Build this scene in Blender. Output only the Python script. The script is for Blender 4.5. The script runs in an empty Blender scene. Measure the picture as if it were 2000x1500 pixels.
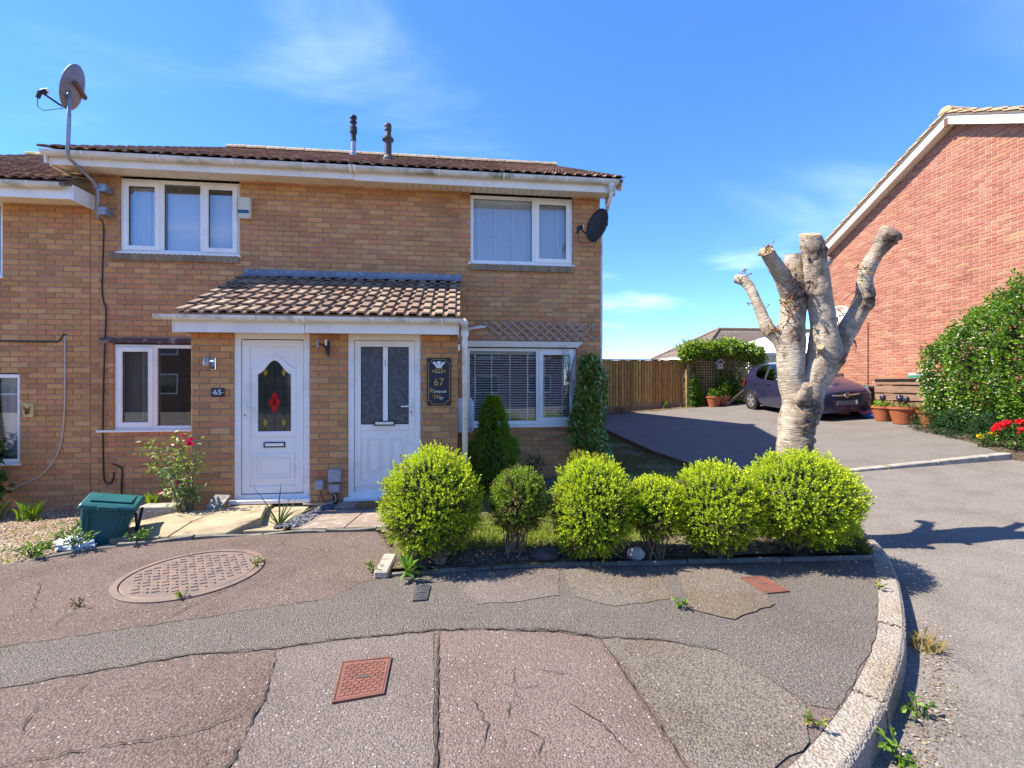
import bpy, bmesh, math, random
from mathutils import Vector, Matrix, noise as mnoise
sc = bpy.context.scene
R = math.radians
rnd = random.Random(7)

# ------------------------------------------------------------------ camera
cam_d = bpy.data.cameras.new('camera'); cam = bpy.data.objects.new('camera', cam_d)
sc.collection.objects.link(cam); sc.camera = cam
cam_d.lens = 16; cam_d.sensor_width = 36; cam_d.clip_start = .05; cam_d.clip_end = 2000
cam.location = (0, 0, 1.5); cam.rotation_euler = (R(90), 0, R(-6.55))

# ------------------------------------------------------------------ sky, sun, exposure
SUN_EL = 52; SUN_DIR = Vector((-1, .06, 0)).normalized()          # towards the sun, on the ground
w = bpy.data.worlds.new('World'); sc.world = w; w.use_nodes = True
wn, wl = w.node_tree.nodes, w.node_tree.links
wn.clear()
wo = wn.new('ShaderNodeOutputWorld'); bg = wn.new('ShaderNodeBackground')
sky = wn.new('ShaderNodeTexSky'); sky.sky_type = 'NISHITA'; sky.sun_disc = False
sky.sun_elevation = R(SUN_EL); sky.sun_rotation = math.atan2(SUN_DIR.x, SUN_DIR.y)
sky.air_density = .62; sky.dust_density = 0.0; sky.ozone_density = 6.0
hs = wn.new('ShaderNodeHueSaturation'); hs.inputs['Saturation'].default_value = 1.28
hs.inputs['Hue'].default_value = .512
hs.inputs['Value'].default_value = .72
gm_ = wn.new('ShaderNodeGamma'); gm_.inputs[1].default_value = .80
wl.new(sky.outputs[0], gm_.inputs[0]); wl.new(gm_.outputs[0], hs.inputs['Color'])
# thin wispy cloud, laid out on a plane high above the scene
tc = wn.new('ShaderNodeTexCoord'); sx = wn.new('ShaderNodeSeparateXYZ'); wl.new(tc.outputs['Generated'], sx.inputs[0])
def wm(op, a, b=None, clamp=False):
    n = wn.new('ShaderNodeMath'); n.operation = op; n.use_clamp = clamp
    for i, x in enumerate((a, b)):
        if x is None: continue
        if isinstance(x, (int, float)): n.inputs[i].default_value = x
        else: wl.new(x, n.inputs[i])
    return n.outputs[0]
zz = wm('ADD', wm('MAXIMUM', sx.outputs[2], 0.0), .16)
cx = wn.new('ShaderNodeCombineXYZ')
wl.new(wm('DIVIDE', sx.outputs[0], zz), cx.inputs[0]); wl.new(wm('DIVIDE', sx.outputs[1], zz), cx.inputs[1])
mp = wn.new('ShaderNodeMapping'); mp.inputs['Rotation'].default_value = (0, 0, R(28)); mp.inputs['Scale'].default_value = (.75, 1.1, 1)
mp.inputs['Location'].default_value = (8.7, 7.1, 0)
wl.new(cx.outputs[0], mp.inputs[0])
n1 = wn.new('ShaderNodeTexNoise'); n1.inputs['Scale'].default_value = 1.25; n1.inputs['Detail'].default_value = 7; n1.inputs['Roughness'].default_value = .56; n1.inputs['Distortion'].default_value = .45
n2 = wn.new('ShaderNodeTexNoise'); n2.inputs['Scale'].default_value = .55; n2.inputs['Detail'].default_value = 2
wl.new(mp.outputs[0], n1.inputs['Vector']); wl.new(mp.outputs[0], n2.inputs['Vector'])
cr = wn.new('ShaderNodeMapRange'); cr.inputs['From Min'].default_value = .50; cr.inputs['From Max'].default_value = .80
cr.interpolation_type = 'SMOOTHSTEP'; wl.new(n1.outputs[0], cr.inputs['Value'])
cr2 = wn.new('ShaderNodeMapRange'); cr2.inputs['From Min'].default_value = .38; cr2.inputs['From Max'].default_value = .62; wl.new(n2.outputs[0], cr2.inputs['Value'])
cf = wm('MULTIPLY', wm('MULTIPLY', cr.outputs[0], cr2.outputs[0]), .5, True)
mx = wn.new('ShaderNodeMix'); mx.data_type = 'RGBA'
wl.new(cf, mx.inputs['Factor']); wl.new(hs.outputs[0], mx.inputs[6]); mx.inputs[7].default_value = (3.0, 3.25, 3.5, 1)
wl.new(mx.outputs[2], bg.inputs[0]); bg.inputs[1].default_value = .15
wl.new(bg.outputs[0], wo.inputs[0])
sun_d = bpy.data.lights.new('sun', 'SUN'); sun = bpy.data.objects.new('sun', sun_d); sc.collection.objects.link(sun)
sun_d.energy = 2.15; sun_d.angle = R(.5); sun_d.color = (1, .92, .79)
sv = SUN_DIR * math.cos(R(SUN_EL)) + Vector((0, 0, math.sin(R(SUN_EL))))
sun.rotation_euler = sv.to_track_quat('Z', 'Y').to_euler(); sun.location = (-20, 0, 30)
sc.view_settings.view_transform = 'Standard'; sc.view_settings.look = 'None'
sc.view_settings.exposure = 2.5; sc.view_settings.gamma = 1
sc.view_settings.use_curve_mapping = False
sc.cycles.max_bounces = 8; sc.cycles.transparent_max_bounces = 12

# ------------------------------------------------------------------ helpers
col = sc.collection
WL = {}                                   # world translation of each object built in world coordinates
def tag(o, label=None, cat=None, group=None, kind=None):
    if label: o['label'] = label
    if cat: o['category'] = cat
    if group: o['group'] = group
    if kind: o['kind'] = kind
    return o
def thing(name, loc, label, cat, group=None, rz=0, local=False, rot=None):
    o = bpy.data.objects.new(name, None); col.objects.link(o); o.empty_display_size = .2
    o.location = loc; o.rotation_euler = rot or (0, 0, rz)
    WL[o.name] = Vector((0, 0, 0)) if local else Vector(loc)
    return tag(o, label, cat, group)
def link(name, me, parent=None, loc=(0, 0, 0), rot=None, scale=None):
    o = bpy.data.objects.new(name, me); col.objects.link(o)
    o.location = loc
    if rot: o.rotation_euler = rot
    if scale: o.scale = scale
    if parent: o.parent = parent; WL[o.name] = WL[parent.name].copy()
    else: WL[o.name] = Vector(loc)
    return o
def copy_tree(o, parent=None):
    c = o.copy(); col.objects.link(c); c.parent = parent; WL[c.name] = WL[o.name].copy()
    for ch in list(o.children): copy_tree(ch, c)
    return c

class MB:
    def __init__(s): s.v = []; s.f = []; s.c = []; s.col = (1, 1, 1, 1); s.k = []; s.kk = None
    def add(s, pts, faces, c=None):
        b = len(s.v); s.v.extend([tuple(p) for p in pts]); s.c.extend([c or s.col] * len(pts))
        s.f.extend([tuple(b + i for i in f) for f in faces]); return s
    def poly(s, pts, c=None): return s.add(pts, [tuple(range(len(pts)))], c)
    def box(s, x0, x1, y0, y1, z0, z1, c=None):
        return s.add([(x0,y0,z0),(x1,y0,z0),(x1,y1,z0),(x0,y1,z0),(x0,y0,z1),(x1,y0,z1),(x1,y1,z1),(x0,y1,z1)],
                     [(3,2,1,0),(4,5,6,7),(0,1,5,4),(1,2,6,5),(2,3,7,6),(3,0,4,7)], c)
    def bar(s, a, b, wd, th, up=(0, 0, 1), c=None):                 # a bar from a to b
        a, b, up = Vector(a), Vector(b), Vector(up); d = (b - a).normalized()
        x = d.cross(up)
        if x.length < 1e-4: x = d.cross(Vector((1, 0, 0)))
        x.normalize(); y = x.cross(d).normalized(); x = x * wd / 2; y = y * th / 2
        return s.add([a-x-y, a+x-y, a+x+y, a-x+y, b-x-y, b+x-y, b+x+y, b-x+y],
                     [(3,2,1,0),(4,5,6,7),(0,1,5,4),(1,2,6,5),(2,3,7,6),(3,0,4,7)], c)
    def prism(s, pts, vec, c=None):
        pts = [Vector(p) for p in pts]; vec = Vector(vec); n = len(pts)
        return s.add(pts + [p + vec for p in pts], [tuple(range(n))[::-1], tuple(range(n, 2*n))] +
                     [(i, (i+1) % n, n + (i+1) % n, n + i) for i in range(n)], c)
    def ring(s, outer, inner, vec, c=None):                         # frame between two outlines of equal count
        o = [Vector(p) for p in outer]; i_ = [Vector(p) for p in inner]; v = Vector(vec); n = len(o)
        P = o + i_ + [p + v for p in o] + [p + v for p in i_]; F = []
        for k in range(n):
            m = (k+1) % n
            F += [(k, n+k, n+m, m), (2*n+k, 2*n+m, 3*n+m, 3*n+k), (k, m, 2*n+m, 2*n+k), (n+m, n+k, 3*n+k, 3*n+m)]
        return s.add(P, F, c)
    def tube(s, pts, r, n=8, cap=True, c=None):
        pts = [Vector(p) for p in pts]; m = len(pts)
        rs = r if isinstance(r, (list, tuple)) else [r] * m
        b = len(s.v); prev = None; V = []
        for i, p in enumerate(pts):
            t = (pts[min(i+1, m-1)] - pts[max(i-1, 0)]).normalized()
            if prev is None: x = t.orthogonal().normalized()
            else: x = (prev - t * prev.dot(t)).normalized()
            prev = x; y = t.cross(x)
            for k in range(n):
                a = 2*math.pi*k/n; V.append(p + (x*math.cos(a) + y*math.sin(a)) * rs[i])
        F = [(i*n+k, i*n+(k+1) % n, (i+1)*n+(k+1) % n, (i+1)*n+k) for i in range(m-1) for k in range(n)]
        if cap: F += [tuple(range(n))[::-1], tuple((m-1)*n+k for k in range(n))]
        return s.add(V, F, c)
    def lathe(s, prof, ctr, n=24, axis='Z', c=None, cap=True):
        ctr = Vector(ctr); V = []
        for r, h in prof:
            for k in range(n):
                a = 2*math.pi*k/n; x, y = r*math.cos(a), r*math.sin(a)
                V.append(ctr + Vector({'Z': (x, y, h), 'Y': (x, h, y), 'X': (h, x, y)}[axis]))
        m = len(prof); F = [(i*n+k, i*n+(k+1) % n, (i+1)*n+(k+1) % n, (i+1)*n+k) for i in range(m-1) for k in range(n)]
        if cap: F += [tuple(range(n))[::-1], tuple((m-1)*n+k for k in range(n))]
        return s.add(V, F, c)
    def blob(s, ctr, rad, sub=1, jit=.2, seed=0, c=None):
        bm = bmesh.new(); bmesh.ops.create_icosphere(bm, subdivisions=sub, radius=1)
        rr = random.Random(seed); ctr = Vector(ctr)
        V = [ctr + Vector((v.co.x*rad[0], v.co.y*rad[1], v.co.z*rad[2])) * (1 + rr.uniform(-jit, jit)) for v in bm.verts]
        F = [tuple(v.index for v in f.verts) for f in bm.faces]; bm.free()
        return s.add(V, F, c)
    def mesh(s, name, mat, off=(0, 0, 0), smooth=False, bevel=0, fix=True):
        me = bpy.data.meshes.new(name); off = Vector(off)
        me.from_pydata([tuple(Vector(p) - off) for p in s.v], [], s.f)
        a = me.attributes.new('bc', 'FLOAT_COLOR', 'POINT')
        a.data.foreach_set('color', [x for c in s.c for x in c])
        if s.k:
            k = me.attributes.new('bk', 'FLOAT_VECTOR', 'POINT'); k.data.foreach_set('vector', [x for q in s.k for x in q])
        if fix or bevel:
            bm = bmesh.new(); bm.from_mesh(me)
            if fix: bmesh.ops.recalc_face_normals(bm, faces=bm.faces)
            if bevel:
                bmesh.ops.bevel(bm, geom=[e for e in bm.edges if len(e.link_faces) == 2 and e.calc_face_angle(0) > .5],
                                offset=bevel, segments=1, affect='EDGES', clamp_overlap=True)
            bm.to_mesh(me); bm.free()
        if mat: me.materials.append(mat)
        if smooth: me.polygons.foreach_set('use_smooth', [True] * len(me.polygons))
        me.update(); return me
    def build(s, name, mat, parent=None, at=(0, 0, 0), smooth=False, bevel=0, kind=None, label=None, cat=None, group=None, fix=True):
        off = WL[parent.name] if parent else Vector(at)
        me = s.mesh(name, mat, off, smooth, bevel, fix)
        o = link(name, me, parent, (0, 0, 0) if parent else at)
        return tag(o, label, cat, group, kind)

# ------------------------------------------------------------------ materials
def newmat(name):
    m = bpy.data.materials.new(name); m.use_nodes = True; nt = m.node_tree
    return m, nt, nt.nodes['Principled BSDF']
class NT:
    def __init__(s, nt): s.nt = nt; s.n = nt.nodes; s.l = nt.links
    def node(s, t, **kw):
        n = s.n.new(t)
        for k, v in kw.items(): setattr(n, k, v)
        return n
    def set(s, sock, v):
        if isinstance(v, bpy.types.NodeSocket): s.l.new(v, sock)
        elif isinstance(v, (tuple, list)) and len(v) == 3 and sock.type == 'RGBA': sock.default_value = (*v, 1)
        else: sock.default_value = v
    def pos(s, scale=None, rot=None):
        g = s.node('ShaderNodeNewGeometry').outputs['Position']
        if scale is None and rot is None: return g
        m = s.node('ShaderNodeMapping'); s.l.new(g, m.inputs[0])
        if scale: m.inputs['Scale'].default_value = scale
        if rot: m.inputs['Rotation'].default_value = rot
        return m.outputs[0]
    def noise(s, vec, scale, detail=5, rough=.55, dist=0, out=0):
        n = s.node('ShaderNodeTexNoise'); s.l.new(vec, n.inputs['Vector']); n.inputs['Scale'].default_value = scale
        n.inputs['Detail'].default_value = detail; n.inputs['Roughness'].default_value = rough; n.inputs['Distortion'].default_value = dist
        return n.outputs[out]
    def voro(s, vec, scale, feat='F1', out='Distance', rand=1):
        n = s.node('ShaderNodeTexVoronoi', feature=feat); s.l.new(vec, n.inputs['Vector']); n.inputs['Scale'].default_value = scale
        n.inputs['Randomness'].default_value = rand
        return n.outputs[out]
    def rng(s, v, a, b, c=0, d=1, smooth=True):
        n = s.node('ShaderNodeMapRange'); n.interpolation_type = 'SMOOTHSTEP' if smooth else 'LINEAR'
        s.set(n.inputs['Value'], v); n.inputs['From Min'].default_value = a; n.inputs['From Max'].default_value = b
        n.inputs['To Min'].default_value = c; n.inputs['To Max'].default_value = d
        return n.outputs[0]
    def mix(s, f, a, b, mode='MIX'):
        n = s.node('ShaderNodeMix', data_type='RGBA', blend_type=mode); s.set(n.inputs['Factor'], f)
        s.set(n.inputs[6], a); s.set(n.inputs[7], b); return n.outputs[2]
    def math(s, op, a, b=0.0):
        n = s.node('ShaderNodeMath', operation=op); s.set(n.inputs[0], a); s.set(n.inputs[1], b); return n.outputs[0]
    def attr(s, name, out='Color'):
        n = s.node('ShaderNodeAttribute'); n.attribute_name = name; return n.outputs[out]
    def bump(s, h, strength=.4, dist=.01, prev=None):
        n = s.node('ShaderNodeBump'); s.l.new(h, n.inputs['Height']); n.inputs['Strength'].default_value = strength; n.inputs['Distance'].default_value = dist
        if prev: s.l.new(prev, n.inputs['Normal'])
        return n.outputs[0]
def M(name, c1, c2=None, scale=6, rough=.7, bump=0, bscale=60, attr=False, metal=0, spec=.35, stretch=None, c3=None, s3=2, lo=.35, hi=.68, coat=0, bd=.01):
    m, nt, p = newmat(name); t = NT(nt)
    vec = t.pos(stretch)
    c = (*c1, 1)
    if c2: c = t.mix(t.rng(t.noise(vec, scale), lo, hi), c1, c2)
    if c3: c = t.mix(t.rng(t.noise(t.pos(), s3, 6), .52, .68), c, c3)
    if attr: c = t.mix(1.0, t.attr('bc'), c, 'MULTIPLY')
    t.set(p.inputs['Base Color'], c); p.inputs['Roughness'].default_value = rough; p.inputs['Metallic'].default_value = metal
    p.inputs['Specular IOR Level'].default_value = spec; p.inputs['Coat Weight'].default_value = coat
    if bump: t.l.new(t.bump(t.noise(vec, bscale, 4), bump, bd), p.inputs['Normal'])
    return m
def glass_mat(name, tint=(.97, .98, .975), refl=.1, rough=.0, wob=0):
    m, nt, p = newmat(name); t = NT(nt); nt.nodes.remove(p)
    out = nt.nodes['Material Output']
    tr = t.node('ShaderNodeBsdfTransparent'); tr.inputs[0].default_value = (*tint, 1)
    gl = t.node('ShaderNodeBsdfGlossy'); gl.inputs['Roughness'].default_value = rough; gl.inputs[0].default_value = (.95, .97, 1, 1)
    fr = t.node('ShaderNodeFresnel'); fr.inputs[0].default_value = 1.5
    if wob:
        b = t.bump(t.noise(t.pos(), 1.3, 2), wob, .02); t.l.new(b, gl.inputs['Normal'])
    f = t.math('ADD', t.math('MULTIPLY', fr.outputs[0], 1.15), refl)
    mxs = t.node('ShaderNodeMixShader'); t.l.new(f, mxs.inputs[0]); t.l.new(tr.outputs[0], mxs.inputs[1]); t.l.new(gl.outputs[0], mxs.inputs[2])
    t.l.new(mxs.outputs[0], out.inputs[0]); return m
def leaf_mat(name, trans=.35, rough=.45, gloss=.35, tint=(1, 1, 1)):
    m, nt, p = newmat(name); t = NT(nt); out = nt.nodes['Material Output']
    c = t.mix(1.0, t.attr('bc'), tint, 'MULTIPLY')
    c = t.mix(t.rng(t.noise(t.pos(), 40, 2), .3, .7, 0, .35), c, t.mix(1.0, c, (.55, .6, .5), 'MULTIPLY'))
    t.l.new(c, p.inputs['Base Color']); p.inputs['Roughness'].default_value = rough; p.inputs['Specular IOR Level'].default_value = gloss
    tl = t.node('ShaderNodeBsdfTranslucent'); t.l.new(t.mix(1.0, c, (1.25, 1.3, .6), 'MULTIPLY'), tl.inputs[0])
    mxs = t.node('ShaderNodeMixShader'); mxs.inputs[0].default_value = trans
    t.l.new(p.outputs[0], mxs.inputs[1]); t.l.new(tl.outputs[0], mxs.inputs[2]); t.l.new(mxs.outputs[0], out.inputs[0]); return m

def brick_mat(name, stain, mort=False):
    m, nt, p = newmat(name); t = NT(nt)
    c = t.attr('bc')
    c = t.mix(t.rng(t.noise(t.pos(), 34, 5, .7), .35, .72, 0, .42), c, t.mix(1.0, c, (.60, .56, .5), 'MULTIPLY'))
    c = t.mix(t.rng(t.noise(t.pos(), 110, 2), .62, .75, 0, .5), c, t.mix(1.0, c, (1.5, 1.4, 1.25), 'MULTIPLY'))
    c = t.mix(t.rng(t.noise(t.pos((1, 1, .55)), 1.1, 5, .6), .48, .72, 0, stain), c, t.mix(1.0, c, (.62, .6, .55), 'MULTIPLY'))
    t.l.new(c, p.inputs['Base Color']); p.inputs['Roughness'].default_value = .88; p.inputs['Specular IOR Level'].default_value = .2
    b = t.bump(t.noise(t.pos(), 160, 4, .7), .55, .006); b = t.bump(t.noise(t.pos(), 30, 3), .4, .01, b)
    t.l.new(b, p.inputs['Normal']); return m
def asphalt(name, base, dark, chip, chip_amt, scale=85, crack=0, stainc=(.5, .47, .44), bumpd=.006, chip_s=38, warm=None):
    m, nt, p = newmat(name); t = NT(nt); P = t.pos()
    v = t.node('ShaderNodeTexVoronoi'); t.l.new(P, v.inputs['Vector']); v.inputs['Scale'].default_value = scale
    c = t.mix(t.rng(v.outputs['Distance'], .25, .75), base, dark)
    hue = t.node('ShaderNodeSeparateColor'); t.l.new(v.outputs['Color'], hue.inputs[0])
    c = t.mix(t.rng(hue.outputs[0], .1, 1, 0, .5), c, t.mix(1.0, c, (1.55, 1.5, 1.42), 'MULTIPLY'))
    c = t.mix(t.rng(t.noise(P, 1.6, 6, .6), .42, .7, 0, .8), c, t.mix(1.0, c, stainc, 'MULTIPLY'))
    if warm: c = t.mix(t.rng(t.noise(P, .8, 5, .6), .45, .68, 0, .8), c, t.mix(1.0, c, warm, 'MULTIPLY'))
    v2 = t.node('ShaderNodeTexVoronoi'); t.l.new(t.pos(), v2.inputs['Vector']); v2.inputs['Scale'].default_value = chip_s
    s2 = t.node('ShaderNodeSeparateColor'); t.l.new(v2.outputs['Color'], s2.inputs[0])
    thr = t.math('MULTIPLY', t.math('GREATER_THAN', s2.outputs[0], 1 - chip_amt), t.rng(v2.outputs['Distance'], .30, .22))
    thr = t.math('MULTIPLY', thr, t.rng(t.noise(t.pos(), 3, 3), .35, .6, .25, 1))
    c = t.mix(thr, c, chip)
    h = t.math('SUBTRACT', t.math('ADD', t.noise(t.pos(), scale * .6, 3), thr), v.outputs['Distance'])
    if crack:
        wv = t.node('ShaderNodeVectorMath', operation='ADD'); t.l.new(t.pos(), wv.inputs[0])
        nz = t.node('ShaderNodeTexNoise'); t.l.new(t.pos(), nz.inputs['Vector']); nz.inputs['Scale'].default_value = 4; nz.inputs['Detail'].default_value = 6
        sc_ = t.node('ShaderNodeVectorMath', operation='SCALE'); t.l.new(nz.outputs['Color'], sc_.inputs[0]); sc_.inputs['Scale'].default_value = .32
        t.l.new(sc_.outputs[0], wv.inputs[1])
        e = t.voro(wv.outputs[0], 4.2, 'DISTANCE_TO_EDGE')
        ck = t.math('MULTIPLY', t.rng(e, .020, .004), t.rng(t.noise(t.pos(), 1.3, 3), .56, .66, 0, crack))
        c = t.mix(ck, c, (.025, .02, .016)); h = t.math('SUBTRACT', h, t.math('MULTIPLY', ck, 3.0))
    t.l.new(c, p.inputs['Base Color']); p.inputs['Roughness'].default_value = .9; p.inputs['Specular IOR Level'].default_value = .25
    t.l.new(t.bump(h, .8, bumpd), p.inputs['Normal']); return m

m_buff = brick_mat('buff_brick', .45); m_red = brick_mat('red_brick', .45)
m_mortar = M('mortar', (.27, .225, .18), (.36, .31, .26), 9, .95, .5, 90, spec=.1, c3=(.42, .39, .35), s3=3.5)
m_mortar_r = M('mortar_red', (.52, .40, .33), (.62, .52, .45), 9, .95, .4, 90, spec=.1)
m_white = M('white_upvc', (.87, .83, .765), (.84, .80, .73), 2, .32, 0, spec=.45, c3=(.76, .71, .63), s3=2.2)
m_cream = M('white_board', (.84, .79, .70), (.75, .70, .61), 3, .45, spec=.4)
m_soffit = M('soffit_board', (.82, .74, .58), (.72, .64, .50), 4, .55)
m_gutter = M('gutter_dirty', (.70, .68, .63), (.56, .54, .46), 5, .45, .15, 40, c3=(.26, .26, .16), s3=3.2, stretch=(1, 1, 2.5))
m_gutterclean = M('gutter_white', (.78, .75, .69), (.66, .63, .56), 4, .4, c3=(.48, .45, .38), s3=5)
m_black = M('black_plastic', (.018, .018, .02), (.03, .03, .033), 8, .45)
m_gasket = M('gasket', (.015, .015, .017), rough=.6)
m_glass = glass_mat('window_glass', refl=.03, wob=.02)
m_carglass = glass_mat('car_glass', (.10, .12, .12), refl=.05)
m_room = M('room_wall', (.16, .14, .12), rough=.9)
m_curtain = M('net_curtain', (.80, .80, .80), (.70, .70, .70), 3, .9, stretch=(18, 1, .4))
m_blind = M('blind_slat', (.88, .87, .84), rough=.5)
m_tape = M('blind_tape', (.80, .80, .78), rough=.9)
m_lead = M('lead_flashing', (.16, .18, .21), (.26, .28, .31), 14, .55, .5, 30)
m_steel = M('galvanised', (.34, .35, .37), (.24, .25, .27), 12, .42, .1, 60, metal=.6)
m_chrome = M('chrome', (.75, .75, .77), rough=.15, metal=1)
m_rust = M('rusty_metal', (.16, .07, .04), (.10, .06, .05), 30, .8)
m_tile_p = M('porch_tile', (.95, .92, .88), (.66, .58, .5), 16, .85, .4, 70, attr=True, c3=(.48, .36, .30), s3=9)
m_tile = M('roof_tile', (2.1, 1.95, 1.7), (1.1, 1.0, .88), 18, .9, .5, 60, attr=True, c3=(1.05, .95, .62), s3=6)
m_wood_old = M('weathered_wood', (.20, .14, .10), (.12, .085, .065), 12, .85, .5, 40, stretch=(1, 6, 6))
m_lintel = M('purple_timber', (.10, .05, .045), (.05, .028, .03), 14, .7, .4, 50, c3=(.30, .25, .22), s3=7, stretch=(.6, 5, 5))
m_fence = M('fence_wood', (1, 1, 1), (.62, .60, .5), 5, .85, .4, 40, attr=True, stretch=(6, 6, .8))
m_lattice = M('lattice_wood', (.34, .24, .10), (.22, .17, .08), 6, .85)
m_trel = M('trellis_wood', (.46, .35, .29), (.34, .26, .22), 20, .8)
m_plank = M('planter_wood', (.27, .165, .105), (.17, .10, .07), 5, .8, .4, 40, stretch=(7, .6, 7))
m_terra = M('terracotta', (.36, .115, .045), (.28, .085, .035), 5, .6, .1, 40)
m_edge = M('old_edging', (.20, .18, .155), (.12, .11, .09), 7, .95, .6, 60, c3=(.10, .10, .06), s3=5)
m_conc = M('concrete', (.36, .32, .27), (.25, .22, .18), 7, .9, .6, 60, c3=(.17, .16, .10), s3=5)

m_slab = M('buff_slab', (.36, .29, .18), (.28, .22, .135), 4, .85, .4, 30, c3=(.24, .18, .11), s3=6, stretch=(1, 2.2, 1))
m_path = M('path_concrete', (.25, .19, .145), (.20, .15, .115), 5, .9, .4, 60, c3=(.36, .30, .25), s3=14)
m_soil = M('soil', (.055, .038, .026), (.10, .072, .05), 14, .98, .9, 40, c3=(.16, .12, .085), s3=26, bd=.02)
m_grass_soil = M('dry_turf', (.13, .105, .045), (.075, .085, .028), 7, .98, .8, 60, c3=(.20, .165, .09), s3=9, bd=.02)
m_gravel_b = M('gravel_ground', (.30, .235, .15), (.19, .145, .09), 22, .98, .9, 60, c3=(.24, .20, .06), s3=4, bd=.02)
m_ground = M('far_ground', (.20, .19, .11), (.26, .23, .14), .3, 1)
m_stone = M('small_stones', (1, 1, 1), (.7, .68, .66), 30, .9, .3, 90, attr=True)
m_slate = M('slate_chips', (.10, .10, .115), (.17, .165, .18), 20, .6, .4, 60)
m_iron = M('cast_iron', (.19, .135, .105), (.14, .11, .092), 9, .65, .25, 120, spec=.35, c3=(.22, .14, .10), s3=6)
m_iron_red = M('red_iron', (.19, .078, .055), (.14, .062, .046), 12, .65, .3, 90)
m_iron_dark = M('dark_iron', (.05, .05, .055), (.085, .08, .08), 14, .6, .3, 90)
m_crack = M('crack_fill', (.032, .025, .02), (.07, .055, .042), 30, 1)
m_moss = M('mossy_joint', (.06, .045, .02), (.13, .10, .03), 20, 1, .5, 60)
m_binp = M('bin_teal', (.010, .085, .085), (.014, .11, .108), 5, .42, .1, 60, spec=.45)
m_leaf = leaf_mat('leaf'); m_leafg = leaf_mat('glossy_leaf', .2, .22, .6); m_petal = leaf_mat('petal', .3, .6, .2)
m_stem = M('woody_stem', (.26, .19, .12), (.16, .11, .07), 30, .9, .3, 80)
m_slate_sign = M('slate_sign', (.022, .024, .034), (.035, .037, .048), 60, .5, .3, 200)
m_gold = M('gold_paint', (.55, .36, .08), rough=.45)
m_whitep = M('white_paint', (.82, .82, .80), rough=.5)
m_cable_w = M('cream_cable', (.55, .48, .38), rough=.6)
m_cable_b = M('dark_cable', (.03, .025, .022), rough=.6)
m_greybox = M('grey_box', (.36, .37, .385), (.31, .32, .335), 12, .5)
m_greenbag = M('green_bag', (.01, .22, .10), (.008, .15, .07), 8, .4, .6, 14)
m_bark_cut = M('cut_wood', (.50, .34, .19), (.36, .24, .13), 24, .85, .4, 60)
m_roofdark = M('bungalow_tile', (.9, .9, .9), (.6, .58, .56), 6, .9, attr=True)
m_tarm_old = asphalt('old_tarmac', (.158, .118, .098), (.084, .062, .052), (.42, .37, .32), .17, 105, .3, (.74, .70, .67), .006, 52)
m_tarm_grey = asphalt('grey_tarmac', (.178, .148, .128), (.092, .075, .065), (.42, .38, .34), .20, 110, .2, (.76, .73, .70), .006, 55)
m_tarm_pink = asphalt('pink_tarmac', (.180, .136, .116), (.098, .074, .063), (.44, .39, .35), .18, 105, .4, (.78, .74, .71), .006, 52)
m_tarm_strip = asphalt('trench_tarmac', (.185, .158, .134), (.066, .056, .048), (.44, .39, .33), .10, 120, 0, (.80, .78, .76), .010, 60)
m_tarm_brown = asphalt('brown_tarmac', (.190, .160, .130), (.085, .071, .058), (.42, .38, .31), .12, 110, 0, (.76, .74, .70), .008, 50, warm=(1.08, .96, .74))
m_road = asphalt('road_tarmac', (.205, .182, .158), (.130, .114, .098), (.46, .42, .37), .14, 105, .25, (.76, .74, .72), .006, 60)
m_drive = asphalt('drive_tarmac', (.178, .160, .141), (.118, .105, .092), (.46, .43, .39), .06, 115, 0, (.82, .80, .79), .005, 60)
m_kerb = asphalt('kerb_concrete', (.34, .295, .24), (.215, .18, .145), (.56, .52, .45), .30, 80, 0, (.66, .62, .55), .012, 42, warm=(1.0, .93, .78))
# ------------------------------------------------------------------ ground, road, pavement, drive, gardens
def drive_z(x, y): return .12 + .075*(x-6.5) + .05*(y-6.6)
def road_z(x, y): return -.135 + .05*min(max(0, x-3.3), 10) + .022*min(max(0, y-3.3), 4)
def pl(pts, x):
    if x <= pts[0][0]: return pts[0][1]
    for (a, b), (c, d) in zip(pts, pts[1:]):
        if x <= c: return b + (d-b)*(x-a)/(c-a)
    return pts[-1][1]
def grid(x0, x1, y0, y1, nx, ny, fz, keep=None):
    m = MB(); V = [(x0+(x1-x0)*i/nx, y0+(y1-y0)*j/ny) for j in range(ny+1) for i in range(nx+1)]
    F = []
    for j in range(ny):
        for i in range(nx):
            cxm = x0+(x1-x0)*(i+.5)/nx; cym = y0+(y1-y0)*(j+.5)/ny
            if keep is None or keep(cxm, cym): a = j*(nx+1)+i; F.append((a, a+1, a+nx+2, a+nx+1))
    m.add([(x, y, fz(x, y)) for x, y in V], F); return m
S = 'structure'
MB().poly([(-700,-700,-.7),(700,-700,-.7),(700,900,-.7),(-700,900,-.7)]).build('ground', m_ground, kind=S)
grid(-30, 45, -30, 6.63, 75, 73, road_z, lambda x, y: x > 1.2 or y < 1.3).build('road', m_road, kind=S, smooth=True)
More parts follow.
